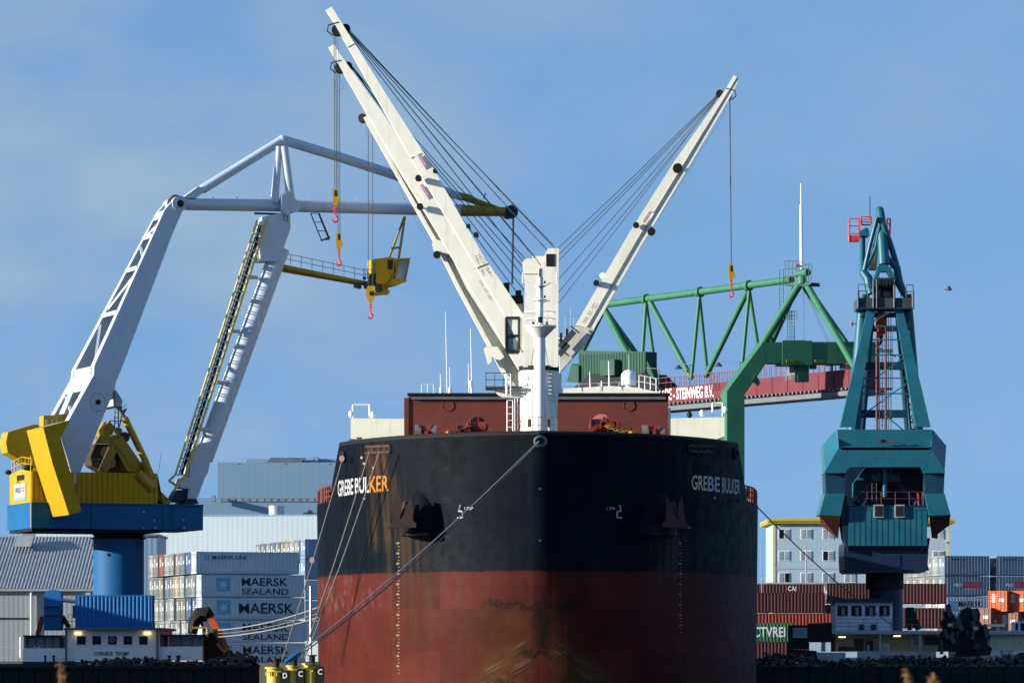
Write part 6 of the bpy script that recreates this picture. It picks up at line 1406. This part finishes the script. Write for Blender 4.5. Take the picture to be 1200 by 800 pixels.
# block behind, its top row showing over the first
SB = Frame(357.5, 520.0, 18.0); zb2 = zpx(630.5, 520) - 5 * HC; top = ['bluegrey', 'pale', 'white', 'beige', 'olive', 'grey', 'bluegrey', 'pale', 'bluegrey', 'pale']
for r in range(5):
    for j in range(10 if r == 0 else 1):
        z = zb2 + (4 - r) * HC
        if j == 0: container(SB, 0, 0, z, 12.19, HC - 0.09, 'rearblue' if r < 2 else 'longgrey', '%s container of the rear left block, %s row, beside the hull' % ('blue grey' if r < 2 else 'pale grey', rown[r]), 'rear container block left of the ship', True)
        else: container(SB, random.uniform(-.1, .1), j * 2.5, z, 12.19, HC - 0.09, top[j], '%s container end, %s from the right in the rear block top row' % (cname[top[j]], ordn[j]), 'rear container block left of the ship')
# right block of twenty foot boxes
RF = Frame(1107, 524.0, 14.0); GRr = 'container block at the right edge'
zt = zpx(650, 524)
for kx in range(2):
    for r in range(4):
        z = zt - (r + 1) * HC; u = kx * 7.05
        cn = ('slate', 'slate', 'longgrey', 'maroon')[r] if kx == 0 else ('slate', 'slate', 'maroon', 'maroon')[r]
        txt = ('with a thin line of lettering', 'with a red lettered panel', 'lettered MAERSK SEALAND' if kx == 0 else 'without lettering', 'without lettering')[r]
        o = container(RF, u, 0, z, 6.06, HC - 0.09, cn, '%s container %s, %s row, %s stack of the right block' % (cn.replace('longgrey', 'grey'), txt, rown[r], 'left' if kx == 0 else 'right'), GRr, True)
        if r == 0: clabel(o, 'lettering', ctext('MAERSK LINE', 0.9, 2.8, HC * 0.76, HC * 0.84, 0.01), INK); clabel(o, 'logo_star', cstar(0.6, HC * 0.80, 0.16), SKYBLUE)
        if r == 1: clabel(o, 'lettering', ctext('P&O', 1.3, 2.3, HC * 0.46, HC * 0.62, 0.02), SIGNW); clabel(o, 'lettering_panel', crect(2.45, 4.9, HC * 0.42, HC * 0.68), RED); clabel(o, 'lettering', ctext('NEDLLOYD', 2.6, 4.75, HC * 0.48, HC * 0.62, 0.01), CM['slate']); clabel(o, 'lettering', ctext('CONTAINERS', 2.6, 4.2, HC * 0.30, HC * 0.35, 0.0), SIGNW)
        if r == 2 and kx == 0: clabel(o, 'logo_panel', crect(0.7, 1.5, HC * 0.25, HC * 0.75), SKYBLUE); clabel(o, 'lettering', ctext('MAERSK', 1.9, 5.0, HC * 0.45, HC * 0.75, 0.012), INK); clabel(o, 'lettering', ctext('SEALAND', 1.9, 5.0, HC * 0.12, HC * 0.34, 0.008), INK)
        if kx == 0:
            for j in range(1, 7):
                if r > 1 and j > 2: continue
                c_ = ('pale', 'white', 'pale', 'beige', 'white', 'pale', 'pale')[(j + r) % 7]
                container(RF, u, j * 2.5, z, 6.06, HC - 0.09, c_, '%s container end, %s from the right in the %s row of the right block' % (cname[c_], ordn[j], rown[r]), GRr)
# the low red rows right of the hull
def loose(x0, ytop, Y, L, color, label, deg=6, detail=True, group='low containers right of the hull'):
    fr_ = Frame(x0, Y, deg); zt_ = zpx(ytop, Y); return container(fr_, 0, 0, zt_ - HC, L, HC - 0.09, color, label, group, detail)
loose(853, 693, 508, 12.19, 'maroon', 'long maroon container above the orange red one, beside the hull')
o = loose(862, 717.3, 507, 12.19, 'orangered', 'orange red container between the maroon one and the green one')
o = loose(815, 728.5, 500, 12.19, 'green', 'green container with big white letters, left of the black loader')
clabel(o, 'lettering', ctext('CTVREI', 7.15, 11.1, HC * 0.30, HC * 0.78, 0.02), SIGNW)
loose(832, 750, 496, 12.19, 'maroon', 'maroon container standing on the quay under the green one')
o = loose(880, 683, 530, 12.19, 'maroon', 'maroon container lettered CAI behind the long maroon one', 4); clabel(o, 'lettering', ctext('CAI', 4.8, 5.9, HC * 0.62, HC * 0.86, 0.01), SIGNW)
loose(969, 682, 512, 6.06, 'maroon', 'short maroon container left of the crane column')
loose(969, 707, 511, 6.06, 'maroon', 'short maroon container behind the white wheelhouse')
loose(1052, 682.5, 506, 6.06, 'maroon', 'upper maroon container right of the crane column', 3); loose(1044, 711, 503, 6.7, 'maroon', 'lower maroon container right of the crane column', 3)
for k, (x, y, c_) in enumerate(((1152, 711, 'brown'), (1162, 716, 'orange'), (1171, 691, 'orange'), (1184, 691, 'orange'), (1193.5, 691, 'orange'), (1171, 716, 'brown'), (1184, 716, 'brown'), (1194, 716, 'brown'))):
    nmz = ('brown end left of the low orange one', 'low orange end between two brown ones', 'upper orange end at the left, standing alone', 'upper orange end in the middle of three', 'upper orange end at the picture edge', 'brown end under the left orange one', 'brown end under the middle orange one', 'brown end under the orange one at the edge')[k]
    fr_ = Frame(x + 9, 500 + (k % 2), 62.0); container(fr_, 0, 0, zpx(y, 500) - HC, 6.06, HC - 0.09, c_, 'container ' + nmz, 'orange and brown container ends at the right edge', False)
# ================================================================== buildings
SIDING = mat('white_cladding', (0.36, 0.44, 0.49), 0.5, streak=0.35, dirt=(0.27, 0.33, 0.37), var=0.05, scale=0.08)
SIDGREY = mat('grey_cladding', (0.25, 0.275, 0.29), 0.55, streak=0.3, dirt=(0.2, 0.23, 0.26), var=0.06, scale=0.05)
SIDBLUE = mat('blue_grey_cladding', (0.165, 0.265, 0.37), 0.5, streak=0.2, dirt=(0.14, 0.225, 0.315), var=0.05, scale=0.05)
ROOFC = mat('corrugated_roof_sheet', (0.25, 0.285, 0.325), 0.55, streak=0.3, dirt=(0.18, 0.205, 0.235), var=0.12)
# grey warehouse at the left edge: wall, pitched corrugated roof, skylight, drainpipes
YG = 425.0
wh = thing('warehouse', (P(30, 0, YG).x, YG, 1.95), 'grey warehouse with a pitched corrugated roof at the left edge', 'warehouse')
xa, xb = P(-120, 0, YG).x, P(107.5, 0, YG).x; ze = zpx(690, YG); zr2 = zpx(629, YG + 14)
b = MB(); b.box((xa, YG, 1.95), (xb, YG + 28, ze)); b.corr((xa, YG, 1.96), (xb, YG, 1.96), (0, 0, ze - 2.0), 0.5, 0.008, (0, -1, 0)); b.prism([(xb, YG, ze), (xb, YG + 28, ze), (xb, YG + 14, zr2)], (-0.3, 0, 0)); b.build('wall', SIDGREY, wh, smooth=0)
b = MB(); b.corr((xa, YG - 0.5, ze - 0.05), (xb + 0.3, YG - 0.5, ze - 0.05), (0, 14.5, zr2 - ze + 0.05), 0.36, 0.10, (0, -0.3, 1)); b.corr((xa, YG + 28.5, ze - 0.05), (xb + 0.3, YG + 28.5, ze - 0.05), (0, -14.5, zr2 - ze + 0.05), 0.36, 0.10, (0, 0.3, 1)); b.box((xa, YG - 0.6, ze - 0.2), (xb + 0.3, YG - 0.45, ze + 0.02)); rf = b.build('roof', ROOFC, wh, smooth=10)
b = MB(); b.prism([P(x, y, YG + 9) for x, y in ((16.5, 640), (36, 640), (39, 629), (20, 628.5))], (0, 2.5, 0.5)); b.build('skylight', GREY, rf, smooth=0)
b = MB(); q = P(25, 629, YG + 10); b.tube(q, q + V(0, 0, 0.9), 0.06, seg=6); b.build('roof_pipe', GALV, rf)
b = MB(); q = P(36.5, 692, YG - 0.3); b.tube((q.x, YG - 0.3, 2.5), (q.x, YG - 0.3, ze - 0.1), 0.11, seg=8); q = P(24, 692, YG - 0.3); b.tube((q.x, YG - 0.3, 2.5), (q.x, YG - 0.3, zpx(746, YG)), 0.09, seg=8); b.build('drainpipe', WHITE, wh)
b = MB(); rect(b, -120, 723.3, 33, 724.8, YG - 0.15, 0.1); b.build('wall_rail', BLACK, wh, smooth=0)
b = MB(); rect(b, -120, 757.5, 30, 758.2, YG - 2, 0.1); rect(b, 100, 692, 106, 700, YG - 0.4, 0.3); b.build('wall_trim', GREY, wh, smooth=0)
# tall narrow grey shed behind the column
b = MB(); a = P(160, 0, 500); c_ = P(185, 0, 500); b.box((a.x, 500, 1.95), (c_.x, 512, zpx(628, 500))); b.corr((a.x, 500, 1.96), (c_.x, 500, 1.96), (0, 0, zpx(628, 500) - 2), 0.6, 0.02, (0, -1, 0)); sh = b.build('wall', SIDBLUE, thing('shed', (a.x, 500, 1.95), 'narrow blue grey shed right behind the blue crane column', 'shed'), smooth=10)
b = MB(); b.box((a.x - 0.2, 499.7, zpx(628, 500)), (c_.x + 0.2, 512, zpx(628, 500) + 0.25)); b.build('roof', GREYD, sh.parent, smooth=0)
# long white hall: its cladding is turned a little towards the sun
WFR = Frame(185, 560.0, -13.0)
wht = thing('industrial_hall', tuple(WFR.w(0, 0, 1.95)), 'long low white clad hall behind the container block', 'building')
ztop = zpx(605, 560); ul = WFR.uw(28, 600)[0]; ur = WFR.uw(420, 600)[0]; zl = zpx(622, 580)
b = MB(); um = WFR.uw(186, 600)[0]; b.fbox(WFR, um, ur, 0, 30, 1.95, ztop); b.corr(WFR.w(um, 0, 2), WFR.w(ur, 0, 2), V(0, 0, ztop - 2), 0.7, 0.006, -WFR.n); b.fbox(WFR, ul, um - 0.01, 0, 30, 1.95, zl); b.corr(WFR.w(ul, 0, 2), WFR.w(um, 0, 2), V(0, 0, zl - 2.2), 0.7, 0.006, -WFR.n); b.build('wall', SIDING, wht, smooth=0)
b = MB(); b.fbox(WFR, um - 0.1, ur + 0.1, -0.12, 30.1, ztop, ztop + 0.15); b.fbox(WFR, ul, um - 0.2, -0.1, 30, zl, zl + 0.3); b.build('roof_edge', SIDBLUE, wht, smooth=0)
q = WFR.p(324, 604, 6); b = MB(); b.tube((q.x, q.y, ztop), (q.x, q.y, ztop + 1.55), 1.08, seg=28); b.build('roof_tank', GALV, wht)
b = MB(); b.fpoly(WFR, [(353, 604), (372, 604), (372, 600), (362, 600), (361, 597), (360, 600), (355, 601)], 8, 2); b.build('roof_unit', GREYD, wht, smooth=0)
# big grey-blue plant behind
YK = 760.0
pl = thing('industrial_hall', (P(320, 0, YK).x, YK, 1.95), 'tall windowless blue grey plant building with a long window strip, farthest at the left', 'building')
b = MB(); rect(b, 255, 541.5, 480, 585, YK, 40); rect(b, 200, 583, 480, 790, YK + 0.0, 40); a = P(255, 541.5, YK); c_ = P(480, 0, YK); b.corr((a.x, YK, zpx(585, YK)), (c_.x, YK, zpx(585, YK)), (0, 0, zpx(541.5, YK) - zpx(585, YK)), 1.2, 0.003, (0, -1, 0)); b.build('wall', SIDBLUE, pl, smooth=0)
b = MB(); rect(b, 259, 583.6, 480, 587.8, YK - 0.12, 0.3); ws = b.build('window_strip', GREYD, pl, smooth=0)
b = MB()
for k in range(14): rect(b, 261 + k * 8.4, 584.4, 267 + k * 8.4, 587, YK - 0.16, 0.1)
b.build('pane', GLASSL, ws, smooth=0)
b = MB(); rect(b, 289, 537.5, 480, 541.4, YK + 4, 20); rect(b, 366.5, 535, 373, 541.4, YK + 3, 4); rect(b, 248, 580, 252, 587, YK - 3, 2); b.build('roof_unit', SIDBLUE, pl, smooth=0)
b = MB(); b.prism([P(x, y, YK + 2) for x, y in ((313, 541.3), (353, 541.3), (358, 536), (317, 536))], (0, 1.5, 0)); b.build('roof_panel', GREYD, pl, smooth=0)
b = MB(); 
for x in (280, 334, 386): rect(b, x - 1, 543, x + 1, 544, YK - 0.1, 0.2)
b.build('wall_lamp', GREYD, pl, smooth=0)
# white office block with yellow roof edge
YO = 560.0
of = thing('office_block', (P(1005, 0, YO).x, YO, 1.95), 'white tiled four storey office block with a yellow roof edge behind the teal crane', 'building')
tile = mat('white_facade_tile', (0.33, 0.45, 0.55), 0.45, var=0.05, scale=0.3)
t = tile.node_tree; tco = t.nodes.new('ShaderNodeTexCoord'); pbt = t.nodes['Principled BSDF']; src = pbt.inputs['Base Color'].links[0].from_socket
brk = t.nodes.new('ShaderNodeTexBrick'); brk.offset = 0; brk.inputs['Scale'].default_value = 1; brk.inputs['Mortar Size'].default_value = 0.02; brk.inputs['Brick Width'].default_value = 0.62; brk.inputs['Row Height'].default_value = 0.62
mpn = t.nodes.new('ShaderNodeMapping'); mpn.inputs['Rotation'].default_value = (R(90), 0, 0); lk(t, tco.outputs['Object'], mpn.inputs['Vector']); lk(t, mpn.outputs[0], brk.inputs['Vector'])
mxn = t.nodes.new('ShaderNodeMix'); mxn.data_type = 'RGBA'; mxn.inputs['B'].default_value = (0.30, 0.34, 0.38, 1); lk(t, brk.outputs['Fac'], mxn.inputs['Factor']); lk(t, src, mxn.inputs['A']); lk(t, mxn.outputs['Result'], pbt.inputs['Base Color'])
xl, xr = P(906, 0, YO).x, P(1112, 0, YO).x; zo = zpx(613, YO)
b = MB(); b.box((xl, YO, 1.95), (xr, YO + 16, zo)); b.build('wall', tile, of, smooth=0)
b = MB(); b.box((xl - 0.75, YO - 0.6, zo), (xr + 0.75, YO + 16.6, zo + 0.22)); b.path([(xl - 0.7, YO - 0.45, zo + 0.4), (xr + 0.7, YO - 0.45, zo + 0.4)], 0.32, 10); b.path([(xl - 0.55, YO - 0.4, zo + 0.4), (xl - 0.55, YO + 16, zo + 0.4)], 0.32, 10); b.box((xl - 0.4, YO - 0.2, zo + 0.22), (xr + 0.4, YO + 16, zo + 0.7)); b.build('roof_edge', mat('roof_yellow', (0.42, 0.31, 0.04), 0.5, streak=0.2), of)
b = MB(); b.box((xl - 0.04, YO - 0.06, 1.95), (xl + 0.32, YO + 0.3, zo - 0.003)); b.box((xr - 0.25, YO - 0.06, 1.95), (xr + 0.05, YO + 0.3, zo - 0.003)); b.build('corner_trim', mat('trim_yellow', (0.55, 0.48, 0.14), 0.5), of, smooth=0)
b = MB(); b.box((xl + 0.4, YO - 0.04, zpx(666.5, YO)), (xr - 0.3, YO + 0.1, zpx(666.5, YO) + 0.12)); b.build('facade_band', GREY, of, smooth=0)
for row, y in enumerate((625.5, 651, 676.5, 702)):
    for k in range(8):
        x = 919 + k * 25.8
        if x > 1108: continue
        for s_ in (-3.4, 3.4):
            b = MB(); rect(b, x + s_ - 3.2, y - 6.0, x + s_ + 3.2, y + 6.0, YO - 0.06, 0.1); wfr = b.build('window', SIGNW, of, smooth=0)
            b = MB(); rect(b, x + s_ - 2.6, y - 5.4, x + s_ + 2.6, y + 5.2, YO - 0.09, 0.1); b.build('pane', GLASSL if (row * 3 + k * 2 + (s_ > 0)) % 7 else GLASS, wfr, smooth=0)
b = MB(); rect(b, 1110, 634, 1112.5, 636.5, YO - 0.5, 0.4); b.build('wall_lamp', GREYD, of, smooth=0)
# lamp posts and mast near the office
b = MB(); q = P(944.5, 690, 540); b.tube((q.x, 540, 1.95), (q.x, 540, zpx(642, 540)), 0.09, seg=8); b.box((q.x - 0.2, 539.8, zpx(642, 540)), (q.x + 0.2, 540.2, zpx(638.5, 540))); tag(b.build('lamp_post', GREY), 'slim grey lamp post standing in front of the office windows', 'lamp post')
b = MB(); q = P(895, 690, 520); b.path([(q.x, 520, 1.95), (q.x - 0.4, 520, zpx(637, 520))], 0.05, 6); b.rail([P(892, 684, 520), P(897, 684, 520)], 1.0, 0.5, 0.03, 1); tag(b.build('ship_mast', GREY), 'thin grey mast with a small rail right beside the hull', 'mast')
b = MB(); rect(b, 860, 682, 990, 684, 532, 0.4); tag(b.build('pipe_rack', GREY, smooth=0), 'grey pipe running over the red containers below the office', 'pipe')

# ================================================================== quay edge and scrap in front
b = MB(); xa, xb = P(-160, 0, 300).x, P(300, 0, 300).x; b.box((xa, 297, -1), (xb, 304, zpx(779.5, 297)))
rr = random.Random(5); 
for k in range(26): x = xa + (xb - xa) * k / 25; b.box((x, 296.8, -1), (x + 0.18, 296.995, zpx(780, 297)))
b.box((xa, 296.6, zpx(783, 297)), (xb, 296.79, zpx(781, 297)))
sb1 = b.build('scrap_barge', BLACK, smooth=0); tag(sb1, 'long black scrap barge lying before the white deckhouse', 'barge')
b = MB(); xa2, xb2 = P(885, 0, 318).x, P(1360, 0, 318).x; b.box((xa2, 316, -1), (xb2, 326, zpx(780.5, 316)))
for k in range(24): x = xa2 + (xb2 - xa2) * k / 23; b.box((x, 315.8, -1), (x + 0.18, 315.995, zpx(782, 316)))
sb2 = b.build('scrap_barge', BLACK, smooth=0); tag(sb2, 'long black scrap barge lying before the teal crane', 'barge')
SM = [mat('scrap_' + n_, c_, 0.7, grime=0.4) for n_, c_ in (('dark', (0.010, 0.010, 0.012)), ('brown', (0.035, 0.022, 0.016)), ('rust', (0.07, 0.03, 0.02)), ('grey', (0.08, 0.085, 0.09)), ('pale', (0.5, 0.5, 0.5)))]
def scrap(x0, x1, Y0, Y1, ztop, hfun, n_, sd, wts):
    rg = random.Random(sd); b = MB()
    for i in range(n_):
        x = rg.uniform(x0, x1); Y = rg.uniform(Y0, Y1); h = hfun(x) * rg.random() ** 1.6; s = rg.uniform(0.08, 0.34)
        b.cur = rg.choices(range(5), wts)[0]
        if b.cur == 4: s *= 0.6
        c_ = Vector((x, Y, ztop + h)); ax_ = Vector((rg.uniform(-1, 1), rg.uniform(-1, 1), rg.uniform(-1, 1))).normalized(); ay = ax_.orthogonal().normalized(); az = ax_.cross(ay)
        e = (ax_ * s * rg.uniform(0.6, 2.6), ay * s * rg.uniform(0.4, 1), az * s * rg.uniform(0.1, 0.7))
        b.prism([c_ + e[0] * 0.5 * i1 + e[1] * 0.5 * i2 for i1, i2 in ((-1, -1), (1, -1), (1, rg.uniform(.2, 1)), (-1, 1))], e[2])
    # bed of the heap
    b.cur = 0; m = 60; vs = []; fs = []
    for k in range(m + 1):
        x = x0 + (x1 - x0) * k / m; h = hfun(x) * (0.55 + 0.3 * rg.random()); vs += [(x, Y0, ztop - 0.05), (x, (Y0 + Y1) / 2, ztop + h), (x, Y1, ztop - 0.05)]
    for k in range(m): fs += [[3 * k, 3 * k + 3, 3 * k + 4, 3 * k + 1], [3 * k + 1, 3 * k + 4, 3 * k + 5, 3 * k + 2]]
    b.add(vs, fs); return b
def bump(x, c_, w, h): return h * math.exp(-((x - c_) / w) ** 2)
b = scrap(xa + 16, xb - 0.2, 297.6, 303.5, zpx(779.5, 297), lambda x: 0.10 + bump(x, P(152, 0, 300).x, 2.6, 0.32) + bump(x, P(262, 0, 300).x, 1.0, 0.5) + bump(x, P(285, 0, 300).x, 1.2, 0.7) + bump(x, P(20, 0, 300).x, 2.4, 0.35), 900, 11, (10, 5, 3, 2, 0.7))
tag(b.build('scrap_heap', SM, smooth=0), 'heap of scrap metal and litter on the left barge', 'scrap', kind='stuff')
b = scrap(xa2 + 0.3, xb2 - 8, 316.5, 325, zpx(780.5, 316), lambda x: 0.20 + bump(x, P(1075, 0, 320).x, 6, 0.5) + bump(x, P(1195, 0, 320).x, 1.6, 0.6) + bump(x, P(915, 0, 320).x, 2.2, 0.75), 1600, 12, (14, 6, 2, 2, 0.25))
tag(b.build('scrap_heap', SM, smooth=0), 'heap of dark scrap metal on the right barge', 'scrap', kind='stuff')
# timber and posts standing on the left barge
b = MB()
for x, h in ((264, 12), (267.5, 15), (274, 13), (280, 8), (288, 9)): b.bar(P(x, 779, 304), P(x + 0.6, 779 - h, 304), 0.22)
b.bar(P(277, 772, 304), P(280, 763, 304), 0.4); tag(b.build('mooring_stump', RUST, smooth=0), 'cluster of rusty steel posts beside the material handler', 'posts')
# barge added out of view at left; its shed keeps sun off the deckhouse
cb = thing('covered_barge', (-64, 300, 0), 'grey covered barge with a tall shed moored beyond the left crane pontoon', 'barge')
b = MB(); b.box((-72, 280, -1), (-59, 321, 2.2)); b.build('hull', BLACK, cb, smooth=0)
b = MB(); b.box((-70, 283, 2.2), (-60, 318, 12.6)); b.corr((-59.99, 283, 2.3), (-59.99, 318, 2.3), (0, 0, 10.25), 0.6, 0.06, (1, 0, 0)); b.build('shed_wall', SIDGREY, cb, smooth=0)
b = MB(); b.prism([(-70.5, 282.5, 12.62), (-59.5, 282.5, 12.62), (-65, 282.5, 13.6)], (0, 36, 0)); b.build('roof', ROOFC, cb, smooth=0)
for yy in (288, 300, 312): b = MB(); b.box((-59.95, yy - 2, 2.3), (-59.85, yy + 2, 6.8)); b.build('door', GREYD, cb, smooth=0)
# yellow mooring dolphins
YY = mat('dolphin_yellow', (0.55, 0.40, 0.05), 0.5, streak=0.6, dirt=(0.2, 0.13, 0.03)); DY = 262
for i, (x0, x1, y0, let, lab) in enumerate(((312, 331, 783, 'D', 'yellow steel dolphin lettered D, left of the three by the bow'), (336, 349, 781, 'C', 'yellow steel dolphin between the other two beside the red hull'), (355, 372, 778.5, 'C', 'yellow steel dolphin lettered C, next to the red hull'))):
    q = P((x0 + x1) / 2, y0, DY); r = (x1 - x0) / 2 * DY / F; dl = thing('mooring_dolphin', (q.x, DY + 1, -1), lab, 'dolphin', 'yellow mooring dolphins by the bow')
    b = MB(); b.tube((q.x, DY + r, -1), (q.x, DY + r, q.z), r, seg=24); b.build('pile', YY, dl)
    b = MB(); b.tube((q.x, DY + r, q.z), (q.x, DY + r, q.z + 0.1), r * 1.25, seg=24); b.build('cap', YY, dl)
    b = MB(); b.box((q.x + r * 0.9, DY - 0.1, q.z - 2.2), (q.x + r * 0.9 + 0.45, DY + 0.6, q.z - 0.1)); b.build('fender', BLACK, dl, smooth=0)
    b = MB(); z_ = q.z - 0.62; xx = q.x + r * 0.9; text_quad(b, let, (xx + 0.08, DY - 0.13, z_), (xx + 0.36, DY - 0.13, z_), (xx + 0.36, DY - 0.13, z_ + 0.36), (xx + 0.08, DY - 0.13, z_ + 0.36), 0.02); b.build('lettering', SIGNW, dl, smooth=0)
    b = MB(); b.tube((q.x + 0.1, DY + r, q.z + 0.1), (q.x + 0.1, DY + r, q.z + 0.55), 0.2, seg=12); b.tube((q.x + 0.1, DY + r, q.z + 0.55), (q.x + 0.1, DY + r, q.z + 0.65), 0.3, seg=12); b.build('bollard', BLACK, dl)
    b = MB(); b.rail([(q.x - r, DY, q.z - 0.45), (q.x + r, DY, q.z - 0.45)], 0.25, 0.3, 0.04, 0); b.build('ladder_rail', YY, dl)
b = MB(); q = P(364, 700, 300); b.tube((q.x, 300, -1), (q.x, 300, zpx(686, 300)), 0.10, seg=12); tag(b.build('steel_pile', GALV), 'slim bright steel pole right beside the red hull', 'pole')
# mooring ropes
def rope(a, Ya, c_, Yc, sag, r, m, label, n_=24):
    A_, C_ = P(*a, Ya), P(*c_, Yc); b = MB(); b.path([A_.lerp(C_, k / n_) - V(0, 0, sag * 4 * (k / n_) * (1 - k / n_)) for k in range(n_ + 1)], r, 6)
    tag(b.build('mooring_rope', m), label, 'rope', 'mooring ropes')
STEMR = mat('stem_rope_fibre', (0.13, 0.14, 0.165), 0.9, scale=6)
rope((631, 517), 269.5, (338, 774), 261.5, 0.5, 0.05, STEMR, 'thick grey rope from the chock at the stem down to the dolphin')
rope((632, 517), 269.5, (340, 775.5), 261.5, 0.72, 0.05, STEMR, 'lower twin of the grey rope from the stem chock')
rope((402, 536), 283, (331, 772), 290, 0.2, 0.045, FIBRED, 'thin rope from the aftmost bow chock, leftmost of the three on the port bow')
rope((433, 529), 277, (354, 770), 286, 0.3, 0.045, FIBRED, 'rope from the left half of the port fairlead to the dolphins')
rope((445, 528), 276, (357, 770), 286.5, 0.4, 0.045, FIBRED, 'rope from the right half of the port fairlead to the dolphins')
rope((255, 738), 311, (376, 710), 302, 0.3, 0.05, FIBRE, 'upper pale rope from the left barge to the hull')
rope((255, 746), 311, (376, 722), 302, 0.25, 0.05, FIBRE, 'lower pale rope from the left barge to the hull')
rope((255, 742), 311, (376, 717), 302, 0.3, 0.035, FIBRED, 'dark thin rope between the two pale ropes')
rope((884, 590), 301, (1050, 735), 344, 0.5, 0.045, FIBRED, 'rope from the starboard side down to the teal crane barge')
b = MB(); A_, C_ = P(345, 767, 291), P(334, 776, 291); b.path([P(352, 763, 261.7), P(342, 770, 261.6), P(334, 776, 261.5)], [0.06, 0.16, 0.12], 8); tag(b.build('rope_sleeve', BLUE), 'bright blue chafe sleeve on the rope end at the dolphin', 'sleeve')
for (x, y, Y) in ((401, 537, 282.2), (366, 656, 286.4)):
    rg = MB(); q = P(x, y, Y); d = V(-0.5, -0.85, 0).normalized()
    rg.tube(q, q + d * 0.05, 0.22, seg=18); o = rg.build('rat_guard', mat('rat_guard_plate', (0.10, 0.045, 0.045), 0.5)); tag(o, 'round rat guard on the aftmost port rope, %s' % ('high by the chock' if y < 600 else 'halfway down'), 'rat guard')
# gull
q = P(1112, 339, 240); b = MB(); b.ball(q, (0.20, 0.10, 0.08), 10, 6)
b.prism([q + V(-0.02, 0, 0.03), q + V(0.10, 0, 0.03), q + V(0.02, -0.35, 0.16), q + V(-0.12, -0.6, 0.10)], (0, 0, 0.02)); b.prism([q + V(-0.02, 0, 0.03), q + V(0.10, 0, 0.03), q + V(0.10, 0.35, 0.2), q + V(-0.05, 0.62, 0.18)], (0, 0, 0.02)); b.prism([q + V(-0.15, -0.05, 0), q + V(-0.15, 0.05, 0), q + V(-0.3, 0.07, -0.02), q + V(-0.3, -0.07, -0.02)], (0, 0, 0.02))
tag(b.build('gull', mat('gull_grey', (0.12, 0.11, 0.1), 0.8)), 'small dark gull flying at the right of the sky', 'bird')
# reeds close to the viewer, out of focus
def reed(x, y, Y, lean, label, h):
    rd = thing('reed', (P(x, y, Y).x - lean, Y, 0.8), label, 'reed', 'reeds on the near bank'); rg = random.Random(int(x))
    tip = P(x, y, Y); base = V(tip.x + lean * 0.9, Y, 0.8); b = MB(); b.path([base, base.lerp(tip, 0.5) + V(lean * -0.1, 0, 0), tip - V(0, 0, 0.03)], [0.006, 0.005, 0.003], 6); b.build('stem', mat('reed_stem', (0.30, 0.20, 0.09), 0.8), rd)
    b = MB()
    for k in range(160):
        f_ = rg.random(); c_ = tip + V(lean * 0.6 * f_, 0, -h * f_); w = 0.012 * math.sin(math.pi * min(f_ * 0.9 + 0.1, 1)) + 0.003; d = V(rg.gauss(0, w), rg.gauss(0, w), -abs(rg.gauss(0.02, 0.01))); e = d.orthogonal().normalized() * 0.0025
        b.add([c_, c_ + d * 0.6 + e, c_ + d, c_ + d * 0.6 - e], [[0, 1, 2, 3]])
    b.build('plume', mat('reed_plume', (0.34, 0.17, 0.06), 0.9, var=0.3, scale=30), rd, smooth=0)
reed(70, 775, 20, 0.05, 'blurred brown reed plume at the lower left', 0.12); reed(1062, 781, 20, 0.04, 'taller blurred reed plume at the lower right', 0.1); reed(1092, 786, 20, 0.02, 'shorter blurred reed plume at the lower right', 0.07)
